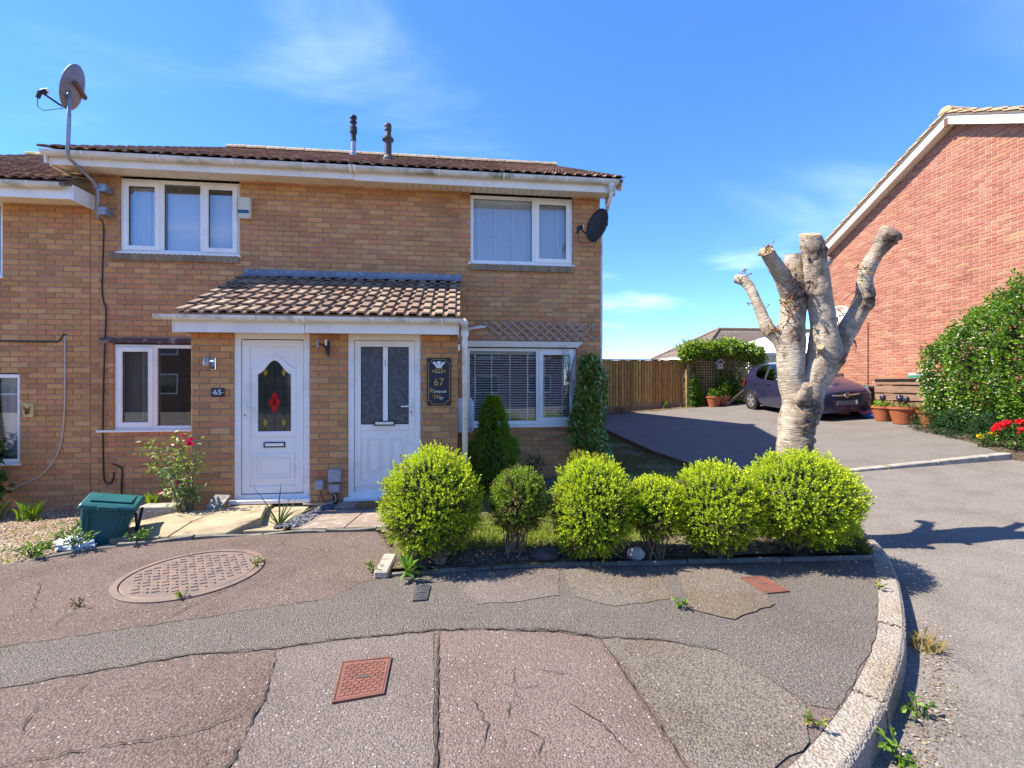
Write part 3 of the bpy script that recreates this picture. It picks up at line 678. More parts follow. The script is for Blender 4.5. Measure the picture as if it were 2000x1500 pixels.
# ------------------------------------------------------------------ doors
def door_frame(x0, x1, z0, z1, name, label):
    m = MB(); y = YP+.02; fw = .075
    m.ring([(x0+.004,y,z0),(x1-.004,y,z0),(x1-.004,y,z1),(x0+.004,y,z1)], [(x0+fw,y,z0+.06),(x1-fw,y,z0+.06),(x1-fw,y,z1-fw),(x0+fw,y,z1-fw)], (0, .08, 0))
    d = m.build('door', m_white, house, bevel=.005); d['label'] = label
    MB().box(x0-.03, x1+.02, YP-.06, YP+.09, z0-.035, z0+.012).build('threshold', m_white, d, bevel=.006)
    return d
def rect3(x0, x1, z0, z1, y): return [(x0,y,z0),(x1,y,z0),(x1,y,z1),(x0,y,z1)]
def moulding(d, x0, x1, z0, z1, y, wd=.02, th=.012):
    m = MB(); m.ring(rect3(x0,x1,z0,z1,y), rect3(x0+wd,x1-wd,z0+wd,z1-wd,y), (0, -th, 0)); m.build('moulding', m_white, d, bevel=.004)
def letterbox(d, x0, x1, z0, z1, y):
    m = MB(); m.ring(rect3(x0,x1,z0,z1,y), rect3(x0+.012,x1-.012,z0+.012,z1-.012,y), (0, -.012, 0)); m.build('letterbox_rim', m_black, d)
    MB().box(x0+.013, x1-.013, y-.010, y+.005, z0+.013, z1-.013).build('letterbox_flap', m_white, d, bevel=.003)
def handle(d, x, z, y, dr):
    MB().box(x-.018, x+.018, y-.014, y, z-.12, z+.10).build('handle_plate', m_white, d, bevel=.005)
    m = MB(); m.tube([(x, y-.014, z+.005), (x, y-.055, z+.005), (x+dr*.02, y-.06, z+.005), (x+dr*.12, y-.058, z+.003)], [.011, .010, .010, .009], 8); m.build('handle_lever', m_white, d, smooth=True)
    MB().box(x-.006, x+.006, y-.0155, y-.013, z-.085, z-.06).build('keyhole', m_black, d)
m_frost = M('frosted_glass', (.045, .047, .05), (.085, .088, .09), 20, .16, .9, 22, spec=.6, bd=.03)
m_darkglass = M('stained_glass', (.030, .034, .028), (.055, .058, .045), 4, .05, spec=.7)
m_redg = M('red_glass', (.42, .012, .012), rough=.12, spec=.6); m_yel = M('amber_glass', (.34, .22, .025), rough=.12, spec=.6)
# door 65
d1 = door_frame(-2.672, -1.80, .115, 2.115, 'door', 'white door with an arched stained glass panel')
lx0, lx1, lz0, lz1, ly = -2.590, -1.882, .185, 2.03, YP+.05
MB().box(lx0, lx1, ly, ly+.05, lz0, lz1).build('leaf', m_white, d1, bevel=.004)
moulding(d1, lx0+.0, lx1-.0, lz0, lz1, ly-.001, .085, .012)
gx0, gx1, gz0, gz1 = -2.408, -2.03, .93, 1.62; gc = (gx0+gx1)/2; hw = (gx1-gx0)/2
def arch(off):
    pts = [(gx0-off, ly, gz0-off), (gx1+off, ly, gz0-off)]
    for i in range(17):
        u = 1 - 2*i/16; pts.append((gc+u*(hw+off), ly, gz1+off + .165*(.5+.5*math.cos(u*math.pi))**1.0))
    return pts
m = MB(); m.ring(arch(.065), arch(.0), (0, -.016, 0)); m.build('glass_surround', m_white, d1, bevel=.006)
MB().prism([(p[0], ly-.004, p[2]) for p in arch(.002)], (0, .003, 0)).build('pane', m_darkglass, d1)
lead = MB()
for x in (gc, gc-.105, gc+.105): lead.box(x-.002, x+.002, ly-.0075, ly-.0045, gz0, gz1+(.15 if x == gc else .07))
for z in (1.035, 1.26, 1.64): lead.box(gx0, gx1, ly-.0078, ly-.0048, z-.002, z+.002)
lead.build('leading', m_gasket, d1)
def diamond(x, z, a, b, mat): MB().prism([(x-a, ly-.0095, z), (x, ly-.0095, z-b), (x+a, ly-.0095, z), (x, ly-.0095, z+b)], (0, .0015, 0)).build('glass_diamond', mat, d1)
for x in (gc-.105, gc+.105):
    for z in (1.035, 1.64): diamond(x, z, .027, .05, m_yel)
diamond(gc, 1.345, .042, .072, m_redg); diamond(gc, 1.215, .042, .072, m_redg); diamond(gc-.034, 1.28, .04, .06, m_redg); diamond(gc+.034, 1.28, .04, .06, m_redg)
letterbox(d1, -2.345, -2.10, .735, .80, ly)
for k, (e, wd) in enumerate(((0, .028), (.055, .02))): moulding(d1, -2.45+e, -1.99-e, .335+e, .655-e, ly, wd, .012)
handle(d1, -2.55, 1.20, ly-.012, 1)
# door 67
d2 = door_frame(-1.364, -.479, .11, 2.115, 'door', 'white door with two tall patterned glass panes')
lx0, lx1, lz0, lz1 = -1.285, -.556, .165, 2.035
MB().box(lx0, lx1, ly, ly+.05, lz0, lz1).build('leaf', m_white, d2, bevel=.004)
moulding(d2, lx0, lx1, .24, lz1, ly-.001, .075, .012)
MB().box(-.945, -.885, ly-.013, ly, 1.005, 1.955).build('mullion', m_white, d2, bevel=.003)
MB().box(-1.209, -.632, ly-.0135, ly, .93, 1.0).build('midrail', m_white, d2, bevel=.003)
for a, b in ((-1.209, -.946), (-.884, -.632)):
    MB().box(a+.002, b-.002, ly-.006, ly-.002, 1.006, 1.958).build('pane', m_frost, d2)
    g = MB(); frame_ring(g, a, b, 1.002, 1.96, .007, ly-.009, .004); g.build('gasket', m_gasket, d2)
letterbox(d2, -1.05, -.80, .985, 1.045, ly-.0135)
for a, b in ((-1.15, -.96), (-.87, -.69)):
    for e, wd in ((0, .018), (.03, .012)): moulding(d2, a+e, b-e, .40+e, .84-e, ly, wd, .009)
handle(d2, -.60, 1.22, ly-.012, -1)
MB().box(-.918, -.91, ly-.019, ly-.013, 1.72, 1.80).build('door_knocker', m_steel, d2)

# ------------------------------------------------------------------ roofs
def tile_mesh(c, mat, wd=.15, ln=.335, th=.020, roll=.040):
    prof = [(0, roll*.35), (.010, roll), (wd*.60, roll), (wd*.68, .002), (wd*.93, .002), (wd, roll*.35-.002)]
    m = MB(); n = len(prof); V = []
    for y in (0, ln):
        for u, h in prof: V.append((u+.002, y, h))
        for u, h in prof: V.append((u+.002, y, h-th))
    F = []
    for k in range(n-1): F += [(k, k+1, 2*n+k+1, 2*n+k), (n+k+1, n+k, 3*n+k, 3*n+k+1)]
    F += [(n+k, n+k+1, k+1, k) for k in range(n-1)]
    F += [(0, 2*n, 3*n, n), (n-1, 2*n-1, 4*n-1, 3*n-1)]
    return m.add(V, F, (*c, 1)).mesh('roof_tile', mat)
def tile_roof(par, x0, x1, y0, z0, pitch, rows, gauge, cols_n, mats, mat, indiv_rows, seed, wd=None, name='roof_tile', stuff='roof_tiles', roll=.030, th=.018):
    r = random.Random(seed); wd = wd or (x1-x0)/cols_n; mes = [tile_mesh(c, mat, wd, gauge*1.3, th, roll) for c in mats]
    off = WL[par.name]; rest = MB(); tl = math.atan2(.030, gauge)
    for j in range(rows):
        for i in range(cols_n):
            s = j*gauge + r.uniform(-.004, .004); p = Vector((x0+i*wd, y0+s*math.cos(pitch), z0+s*math.sin(pitch)+.02)); e = (pitch-tl+r.uniform(-.012, .012), r.uniform(-.012, .012), 0)
            me = r.choice(mes)
            if j in indiv_rows: link(name, me, par, p-off, rot=e)
            else:
                mt = Matrix.Translation(p) @ Matrix.Rotation(e[0], 4, 'X'); b = len(rest.v)
                rest.add([mt @ v.co for v in me.vertices], [tuple(pp.vertices) for pp in me.polygons], tuple(me.attributes['bc'].data[0].color))
    if rest.v: rest.build(stuff, mat, par, kind='stuff', fix=False)
TP = [(.29,.22,.16),(.34,.26,.19),(.24,.18,.135),(.37,.29,.215),(.30,.205,.15),(.22,.16,.125)]
TM = [(.155,.095,.068),(.19,.12,.085),(.125,.075,.058),(.21,.15,.10),(.165,.10,.08)]
def slab_roof(m, x0, x1, y0, z0, y1, z1, th): m.prism([(x0,y0,z0),(x0,y1,z1),(x0,y1,z1-th),(x0,y0,z0-th)], (x1-x0, 0, 0))
pr = MB(); slab_roof(pr, -3.12, -.005, 5.47, 2.30, YW-.002, 2.30+(YW-5.47)*math.tan(PITCH), .03); proof = pr.build('porch_roof', m_wood_old, house)
tile_roof(proof, -3.14, 0.0, 5.43, 2.292, PITCH, 7, .252, 21, TP, m_tile_p, range(7), 3)
fm = MB(); n = 60; V = []; r = random.Random(2)                                           # lead flashing dressed over the top course
for i in range(n+1):
    x = -3.13 + 3.16*i/n; j = r.uniform(-.006, .006)
    V += [(x, YW-.012, 3.185+r.uniform(-.004, .004)), (x, YW-.018+j, 3.125), (x, YW-.10+j, 3.085+r.uniform(-.006, .006)), (x, YW-.19+j*2, 3.045+r.uniform(-.006, .006))]
fm.add(V, [(4*i+k, 4*i+4+k, 4*i+5+k, 4*i+1+k) for i in range(n) for k in range(3)]).build('flashing', m_lead, house, fix=False)
rm = MB(); slab_roof(rm, -5.43, 2.44, RY0+.03, RZ0, RIDGE_Y, RIDGE_Z, .05)
rm.prism([(-5.43,RIDGE_Y,RIDGE_Z),(-5.43,16.4,RIDGE_Z-(16.4-RIDGE_Y)*math.tan(RP)),(-5.43,16.4,RIDGE_Z-(16.4-RIDGE_Y)*math.tan(RP)-.05),(-5.43,RIDGE_Y,RIDGE_Z-.05)], (7.87, 0, 0))
roof = rm.build('roof', m_wood_old, house)
tile_roof(roof, -5.45, 2.46, RY0-.02, RZ0-.005, RP, 21, .262, 52, TM, m_tile, range(2), 9, roll=.022, th=.013)
m = MB()
for i in range(18):
    x = -5.45 + i*.44; V = []
    for xx in (x, x+.43):
        for k in range(7): a = math.pi*k/6; V.append((xx, RIDGE_Y+.13*math.cos(a), RIDGE_Z+.0+.10*math.sin(a)+ (0 if xx == x else .006)))
    m2 = MB(); m2.add(V, [(k, k+1, 8+k, 7+k) for k in range(6)] + [tuple(range(7)), tuple(range(13, 6, -1))], (.25, .20, .14, 1)); m2.build('ridge_tile', m_tile, roof)
for sx_ in (-5.46, 2.44):                                                                 # barge boards
    for a, b in ((RY0+.1, RIDGE_Y), (RIDGE_Y, 16.3)):
        m = MB(); za, zb = roof_z(a), roof_z(b); m.prism([(sx_,a,za-.03),(sx_,b,zb-.03),(sx_,b,zb-.2),(sx_,a,za-.2)], (.02, 0, 0)); m.build('barge_board', m_white, roof)
def flue(x, y, z, prof, mat, name='flue_pipe'):
    m = MB(); m.lathe(prof, (x, y, z), 16); m.build(name, mat, roof, smooth=False)
fz = roof_z(11.0); flue(-2.47, 11.0, fz-.05, [(.085,0),(.085,.12),(.058,.14),(.058,.40)], m_steel, 'flue_base')
flue(-2.47, 11.0, fz+.35, [(.066,0),(.066,.04),(.060,.05),(.060,.18),(.085,.20),(.085,.33),(.07,.35),(.05,.36),(.05,.42),(.08,.43),(.08,.47),(.045,.48),(.045,.53),(.08,.54),(.075,.585),(.02,.60)], m_black)
fz = roof_z(8.7); flue(-1.33, 8.7, fz-.1, [(.10,0),(.10,.14),(.066,.2),(.066,.47),(.105,.49),(.105,.525),(.065,.54),(.05,.66),(.065,.67),(.065,.72),(.05,.73),(.068,.75),(.06,.79),(.01,.80)], m_iron_dark)
# fascia, soffit, gutters
def gutter(par, x0, x1, y, z, rad, mat, brackets, joint=None, tilt=0, dz=0.0):
    pts = [(y+rad*math.cos(math.pi+math.pi*k/10), z+rad*math.sin(math.pi+math.pi*k/10)) for k in range(11)] + \
          [(y+(rad-.006)*math.cos(2*math.pi-math.pi*k/10), z+(rad-.006)*math.sin(2*math.pi-math.pi*k/10)) for k in range(11)]
    g = MB().prism([(x0, a, b+dz) for a, b in pts], (x1-x0, 0, -dz)).build('gutter', mat, par)
    for x in (x0, x1): MB().prism([(x-.006 if x == x0 else x, a, b) for a, b in pts[:11]], (.006, 0, 0)).build('gutter_end', mat, g)
    for x in brackets:
        bp = [(y+(rad+.007)*math.cos(math.pi+math.pi*k/10), z+(rad+.007)*math.sin(math.pi+math.pi*k/10)) for k in range(11)]; bi = [(y+(rad+.001)*math.cos(2*math.pi-math.pi*k/10), z+(rad+.001)*math.sin(2*math.pi-math.pi*k/10)) for k in range(11)]
        MB().prism([(x, a, b) for a, b in bp+bi], (.022, 0, 0)).build('gutter_bracket', m_cream, g)
    for x in joint or []:
        bp = [(y+(rad+.014)*math.cos(math.pi+math.pi*k/10), z+(rad+.014)*math.sin(math.pi+math.pi*k/10)) for k in range(11)]; bi = [(y+(rad+.001)*math.cos(2*math.pi-math.pi*k/10), z+(rad+.001)*math.sin(2*math.pi-math.pi*k/10)) for k in range(11)]
        for q in (0, .06): MB().prism([(x+q, a, b) for a, b in bp+bi], (.045, 0, 0)).build('gutter_joint', m_cream, g)
    return g
for a, b, zz_ in ((-5.39, -1.505, 4.418), (-1.50, 2.34, 4.405)):
    MB().box(a, b, 6.70, 6.722, zz_, 4.572).build('fascia', m_cream, house, bevel=.004)
MB().box(-5.41, -5.392, 6.70, YW, 4.40, 4.60).build('box_end', m_cream, house)
MB().box(2.342, 2.36, 6.70, YW+.1, 4.39, 4.60).build('box_end', m_cream, house)
sb = MB().prism([(0,6.725,4.425),(0,YW+.03,4.47),(0,YW+.03,4.482),(0,6.725,4.437)], (.094, 0, 0)).mesh('soffit_board', m_soffit); so = WL[house.name]
for i in range(77): link('soffit_board', sb, house, Vector((-5.385+i*.1, 0, 0)) - so)
MB().prism([(-5.385,6.724,4.452),(-5.385,YW+.03,4.492),(-5.385,YW+.03,4.50),(-5.385,6.724,4.46)], (7.72, 0, 0)).build('soffit_backing', m_gasket, house)
gutter(house, -5.44, 2.37, 6.64, 4.566, .060, m_gutter, [-4.95+i*.93 for i in range(8) if i != 4], [-1.55])
dp = MB(); dp.tube([(2.27,6.64,4.50),(2.27,6.64,4.38),(2.275,6.72,4.30),(2.265,7.06,4.06),(2.268,7.15,3.98),(2.268,7.16,2.0),(2.268,7.16,-.1)], .030, 10); dpo = dp.build('downpipe', m_gutterclean, house, smooth=True)
MB().lathe([(.045,0),(.045,.10),(.036,.11)], (2.27, 6.64, 4.41), 12).build('outlet', m_gutterclean, dpo)
for a, b, z_ in ((-3.18, -1.785, 2.085), (-1.78, -.03, 2.092)): MB().box(a, b, 5.50, 5.52, z_, 2.262).build('porch_fascia', m_white, house, bevel=.004)
MB().box(-3.20, -3.182, 5.50, YW, 2.085, 2.262).build('porch_box_end', m_white, house)
MB().box(-.028, -.01, 5.50, YW, 2.085, 2.262).build('porch_box_end', m_white, house)
sb = MB().box(0, .094, 5.522, YP-.002, 2.112, 2.122).mesh('soffit_board', m_soffit)
for i in range(31): link('soffit_board', sb, house, Vector((-3.15+i*.1, 0, 0)) - so)
MB().box(-3.15, -.03, 5.522, YP+.1, 2.124, 2.13).build('soffit_backing', m_gasket, house)
gutter(house, -3.33, .04, 5.435, 2.268, .055, m_gutterclean, [-3.12, -2.3, -1.0, -.22], [-1.85])
dp = MB(); dp.tube([(.03,5.435,2.24),(.055,5.44,2.225),(.062,5.47,2.19),(.062,5.50,2.10),(.062,5.50,.0)], [.05,.048,.040,.034,.034], 12); dpo = dp.build('porch_downpipe', m_gutterclean, house, smooth=True)
MB().lathe([(.042,0),(.046,.02),(.046,.07),(.040,.09)], (.062, 5.50, 2.07), 12).build('pipe_socket', m_gutterclean, dpo)
MB().tube([(.09,YW-.04,2.335),(.32,YW-.03,2.38),(.40,YW-.02,2.39),(.42,YW+.05,2.395)], [.026,.026,.014,.012], 10).build('overflow_pipe', m_gutterclean, house, smooth=True)
MB().box(-.025, .005, 5.76, 5.86, 1.92, 2.0).build('vent_cover', m_white, house)

# ------------------------------------------------------------------ neighbour on the left
nb = thing('terraced_house', (-7.2, YW, -.3), 'lower buff brick terraced home at the left edge with lower eaves', 'house')
bn = Brickwork(m_buff, m_mortar, BUFF, 12); nm = MB()
bn.wall(nm, (0, YW, 0), X, -Yv, -9.6, -5.184, -.5, 4.12, [(-7.9, -6.075, .36, 1.65), (-7.9, -6.285, 2.985, 4.05)])
nm.box(-5.19, -5.175, YW+.012, YW+.1, -.5, 4.12); nm.box(-9.6, -9.5, YW+.12, 15.9, -.5, 4.2); nm.box(-9.6, -5.2, 15.8, 15.9, -.5, 4.2)
nw = nm.build('wall', m_mortar, nb); bn.finish(nw, 220)
MB().box(-9.5, -5.3, 9.4, 9.5, -.4, 4.2).build('partition', m_room, nb)
MB().box(-9.5, -5.3, YW+.25, 15.8, 2.0, 2.2).build('upper_floor', m_room, nb)
w5 = window(nb, -7.9, -6.075, .40, 1.64, YW, [(-7.9, -6.98, 'F'), (-6.98, -6.075, 'F')]); curtain(w5, -7.8, -6.15, .45, 1.6, YW+.2, 14, .03, m_curtain, 'net_curtain')
w6 = window(nb, -7.9, -6.285, 2.99, 4.04, YW, [(-7.9, -7.1, 'F'), (-7.1, -6.285, 'F')]); curtain(w6, -7.8, -6.35, 3.05, 4.0, YW+.2, 14, .03, m_curtain, 'net_curtain')
MB().box(-9.6, -5.14, 6.70, 6.722, 3.965, 4.14).build('fascia', m_white, nb, bevel=.004)
MB().box(-5.138, -5.12, 6.70, YW, 3.95, 4.155).build('box_end', m_white, nb)
sb = MB().prism([(0,6.725,3.98),(0,YW+.02,4.015),(0,YW+.02,4.03),(0,6.725,3.995)], (.15, 0, 0)).mesh('soffit_board', m_soffit)
for i in range(28): link('soffit_board', sb, nb, Vector((-9.5+i*.155, 0, 0)) - WL[nb.name])
gutter(nb, -9.6, -5.22, 6.64, 4.14, .058, m_gutter, [-5.6, -6.5, -7.4, -8.3])
NZ0 = 4.16; m = MB(); slab_roof(m, -9.7, -5.16, 6.6, NZ0, 11.5, NZ0+4.9*math.tan(RP), .05); slab_roof(m, -9.7, -5.16, 16.4, NZ0, 11.5, NZ0+4.9*math.tan(RP), .05)
nroof = m.build('roof', m_wood_old, nb)
tile_roof(nroof, -9.7, -5.16, 6.56, NZ0-.005, RP, 21, .262, 30, TM, m_tile, range(4), 19, roll=.022, th=.013)
for i in range(10):
    V = []; x = -9.7+i*.45
    for xx in (x, x+.44):
        for k in range(7): a = math.pi*k/6; V.append((xx, 11.5+.13*math.cos(a), NZ0+4.9*math.tan(RP)+.1*math.sin(a)))
    MB().add(V, [(k, k+1, 8+k, 7+k) for k in range(6)] + [tuple(range(7)), tuple(range(13, 6, -1))], (.25, .20, .14, 1)).build('ridge_tile', m_tile, nroof)
# ------------------------------------------------------------------ red brick house on the right
XG = 11.2; AY, AZ, SL = 9.14, 7.60, .551; FY, NY = 13.3, 4.98
red = thing('red_brick_house', (13.5, 9.1, .4), 'large red brick house with white barge boards, gable end beside the drive', 'house')
def rk(y): return AZ - abs(y-AY)*SL
br = Brickwork(m_red, m_mortar_r, REDS, 21); rmb = MB()
br.wall(rmb, (XG, 0, 0), Yv, -X, 5.2, 13.08, .1, 5.3, rake=lambda y: rk(y)-.10)
rmb.box(XG+.12, 18, 12.96, 13.07, .1, 5.2); rmb.box(XG+.12, 18, 5.21, 5.32, .1, 5.2); rmb.box(17.9, 18, 5.33, 12.95, .1, 5.2)
rw = rmb.build('wall', m_mortar_r, red); br.finish(rw, 300)
rr_ = MB()
for sg, e in ((1, FY), (-1, NY)): rr_.prism([(XG-.24,AY,AZ+.06),(XG-.24,e,rk(e)+.06),(XG-.24,e,rk(e)),(XG-.24,AY,AZ)], (7.4, 0, 0))
rroof = rr_.build('roof', m_wood_old, red)
for sg, e in ((1, FY), (-1, NY)):
    m = MB(); m.prism([(XG-.222,AY+sg*.006,AZ-.005),(XG-.222,e,rk(e)-.005),(XG-.222,e,rk(e)-.20),(XG-.222,AY+sg*.006,AZ-.20)], (.02, 0, 0)); m.build('barge_board', m_white, rroof)
    m = MB(); m.prism([(XG-.20,AY,AZ-.185),(XG-.20,e,rk(e)-.185),(XG-.20,e,rk(e)-.195),(XG-.20,AY,AZ-.195)], (.20, 0, 0)); m.build('verge_soffit', m_soffit, rroof)
    L = math.hypot(e-AY, rk(e)-AZ); nT = int(L/.30); vt = None
    for i in range(nT):
        s0, s1 = i/nT, (i+1)/nT + .02; ya, yb = AY+(e-AY)*s0, AY+(e-AY)*min(1, s1); lift = .02
        m = MB(); m.prism([(XG-.26,ya,rk(ya)+.055),(XG-.26,yb,rk(yb)+.07+lift),(XG-.26,yb,rk(yb)+.125+lift),(XG-.26,ya,rk(ya)+.105)], (.35, 0, 0), (.30, .21, .14, 1)); m.build('verge_tile', m_tile, rroof)
    V = MB(); V.prism([(XG+.095,AY,AZ+.06),(XG+.095,e,rk(e)+.06),(XG+.095,e,rk(e)+.11),(XG+.095,AY,AZ+.11)], (7.1, 0, 0), (.2, .14, .10, 1)); V.build('roof_covering', m_tile, rroof)
for i in range(16):
    V = []; x = XG-.27+i*.46
    for xx in (x, x+.45):
        for k in range(7): a = math.pi*k/6; V.append((xx, AY+.15*math.cos(a), AZ+.07+.12*math.sin(a)))
    MB().add(V, [(k, k+1, 8+k, 7+k) for k in range(6)] + [tuple(range(7)), tuple(range(13, 6, -1))], (.34, .24, .14, 1)).build('ridge_tile', m_tile, rroof)
MB().box(XG-.23, XG-.19, AY-.03, AY+.05, AZ-.25, AZ-.06).build('barge_joint', m_rust, rroof)
MB().tube([(XG-.02,11.35,3.2),(XG-.02,11.35,.8)], .012, 6).build('gable_cable', m_rust, red)

# ------------------------------------------------------------------ bungalow and conservatory beyond the fence
bun = thing('bungalow', (20, 31, .3), 'brown tiled hip roofed bungalow rising behind the garden fence', 'bungalow')
BX0, BX1, BY0, BY1, BE_, BR = 15.2, 34, 27.2, 34.8, 3.42, 5.42; RX = 18.6
bw2 = MB(); bw2.box(BX0+.5, BX1-.5, BY0+.5, BY1-.5, 0, BE_); bw2.build('wall', M('bungalow_brick', (.36,.24,.15), (.30,.19,.12), 8, .9), bun)
rb = MB(); NC = 18; r = random.Random(4)
ymid = (BY0+BY1)/2
def lerp(a, b, t): return a + (b-a)*t
for k in range(NC):
    t0, t1 = k/NC, (k+1)/NC + .01; z0, z1 = lerp(BE_, BR, t0), lerp(BE_, BR, t1); st = .035
    xa, xb = lerp(BX0, RX, t0), lerp(BX0, RX, min(1, t1)); ya, yb = lerp(BY0, ymid, t0), lerp(BY0, ymid, min(1, t1)); ya2, yb2 = lerp(BY1, ymid, t0), lerp(BY1, ymid, min(1, t1))
    c = r.choice([(.20,.15,.115,1),(.17,.125,.10,1),(.23,.175,.13,1)])
    rb.add([(xa,ya,z0+st),(BX1,ya,z0+st),(BX1,yb,z1+st*.2),(xb,yb,z1+st*.2),(xa,ya,z0),(BX1,ya,z0)], [(0,1,2,3),(4,5,1,0)], c)
    rb.add([(xa,ya2,z0+st),(xa,ya,z0+st),(xb,yb,z1+st*.2),(xb,yb2,z1+st*.2),(xa,ya2,z0),(xa,ya,z0)], [(0,1,2,3),(4,5,1,0)], c)
    rb.add([(BX1,ya2,z0+st),(xa,ya2,z0+st),(xb,yb2,z1+st*.2),(BX1,yb2,z1+st*.2)], [(0,1,2,3)], c)
broof = rb.build('roof', m_roofdark, bun)
hp = MB(); hp.tube([(BX0,BY0,BE_+.06),(RX,ymid,BR+.06)], .11, 8, c=(.24,.17,.11,1)); hp.tube([(BX0,BY1,BE_+.06),(RX,ymid,BR+.06)], .11, 8, c=(.24,.17,.11,1)); hp.tube([(RX,ymid,BR+.06),(BX1,ymid,BR+.06)], .12, 8, c=(.27,.19,.12,1)); hp.build('hip_tiles', m_roofdark, broof)
MB().box(BX0+.02, BX1, BY0+.02, BY0+.06, BE_-.22, BE_-.01).build('fascia', m_white, bun); MB().box(BX0-.02, BX0+.015, BY0+.1, BY1, BE_-.22, BE_-.01).build('fascia', m_white, bun)
MB().box(24.0, 24.5, BY0+1.4, BY0+1.8, 4.3, 4.42).build('roof_vent', m_steel, broof)
con = thing('conservatory', (13, 17, .7), 'white framed glass conservatory glimpsed behind the purple car', 'conservatory')
MB().box(10.95, 16, 16.2, 16.32, .3, 1.45).build('dwarf_wall', m_red, con)
cm = MB(); CXs = [10.95+.62*i for i in range(9)]
for x in CXs: cm.box(x, x+.09, 16.2, 16.3, 1.45, 2.63)
cm.box(10.9, 16, 16.19, 16.31, 2.07, 2.15); cm.box(10.9, 16, 16.185, 16.315, 2.50, 2.64); cm.box(10.9, 16, 16.185, 16.315, 1.42, 1.5)
cm.build('frame', m_white, con)
for x in CXs[:-1]:
    for a, b in ((1.5, 2.07), (2.15, 2.50)): MB().box(x+.09, x+.62, 16.24, 16.25, a, b).build('pane', m_glass, con)
cr_ = MB(); cr_.prism([(11.1,16.05,2.64),(16,16.05,2.64),(16,18.2,3.65),(13.6,18.2,3.65)], (0, 0, .05)); cr_.build('roof', M('pale_roof', (.72,.74,.72), rough=.4), con)
cr_ = MB(); cr_.prism([(11.1,16.05,2.64),(13.6,18.2,3.65),(11.1,20.3,2.64)], (0, 0, .05)); cr_.build('roof', M('pale_roof2', (.72,.74,.72), rough=.4), con)
for i in range(7):
    x = 11.2+i*.6; t = min(1, (x-11.1)/2.5); MB().bar((x,16.04,2.71),(x+.9*0,16.05+2.15*t,2.71+1.01*t), .05, .05).build('glazing_bar', m_white, con)
MB().box(11.05, 16, 15.98, 16.06, 2.58, 2.68).build('gutter', m_white, con)
MB().box(10.95, 16, 20.2, 20.3, .3, 2.8).build('back_wall', M('cons_back', (.5,.42,.2), rough=.9), con)

# ------------------------------------------------------------------ fence, trellis panel
YF = 15.5; fen = thing('fence', (6, YF, .4), 'brown close-boarded timber fence at the far end of the drive', 'fence')
FC = [(.56,.28,.085),(.48,.23,.07),(.60,.34,.11),(.42,.27,.08),(.54,.36,.10),(.46,.21,.07)]
fb = []
for c in FC:
    m = MB(); m.prism([(0,-.002,0),(.016,-.032,0),(.034,-.034,0),(.060,-.016,0),(.102,-.004,0),(.102,.012,0),(0,.012,0)], (0, 0, 1.66), (*c, 1)); fb.append(m.mesh('fence_board', m_fence))
r = random.Random(8); fo = WL[fen.name]; i = 0; x = 2.5
while x < 7.83:
    link('fence_board', r.choice(fb), fen, Vector((x, YF, drive_z(x, YF)+.16+r.uniform(-.01,.01))) - fo, scale=(1, 1, (2.34-drive_z(x, YF)-.16)/1.66)); x += .105; i += 1
for i in range(3): MB().box(2.5+i*1.78, 2.5+(i+1)*1.78-.01, YF-.03, YF+.02, drive_z(3.4+i*1.78, YF)-.15, drive_z(3.4+i*1.78, YF)+.25).build('gravel_board', m_plank, fen)
for x in (4.2, 6.0, 7.86): MB().box(x, x+.10, YF-.055, YF+.07, .1, 2.37, c=(.28,.18,.06,1)).build('post', m_fence, fen)
MB().box(2.5, 7.98, YF-.045, YF+.03, 2.345, 2.375, c=(.24,.14,.06,1)).build('capping', m_fence, fen)
YT = 15.35; tr = thing('trellis', (9.4, YT, .7), 'square lattice trellis panel half hidden by ivy beside the fence', 'trellis')
vm = MB().box(-.017, .017, -.012, 0, 0, 2.15).mesh('lath', m_lattice); hm = MB().box(0, 2.86, -.026, -.0125, -.017, .017).mesh('lath', m_lattice)
to = WL[tr.name]
for i in range(32): link('lath', vm, tr, Vector((8.02+i*.092, YT, .68)) - to)
for i in range(23): link('lath', hm, tr, Vector((8.0, YT, .74+i*.092)) - to)
for x in (7.99, 10.85): MB().box(x, x+.09, YT-.03, YT+.06, .5, 2.86).build('post', m_lattice, tr)
MB().box(8.0, 9.9, YT+.12, YT+.15, .6, 2.6).build('backing_board', M('dark_board', (.05,.045,.025), (.03,.035,.015), 6, .95), tr)

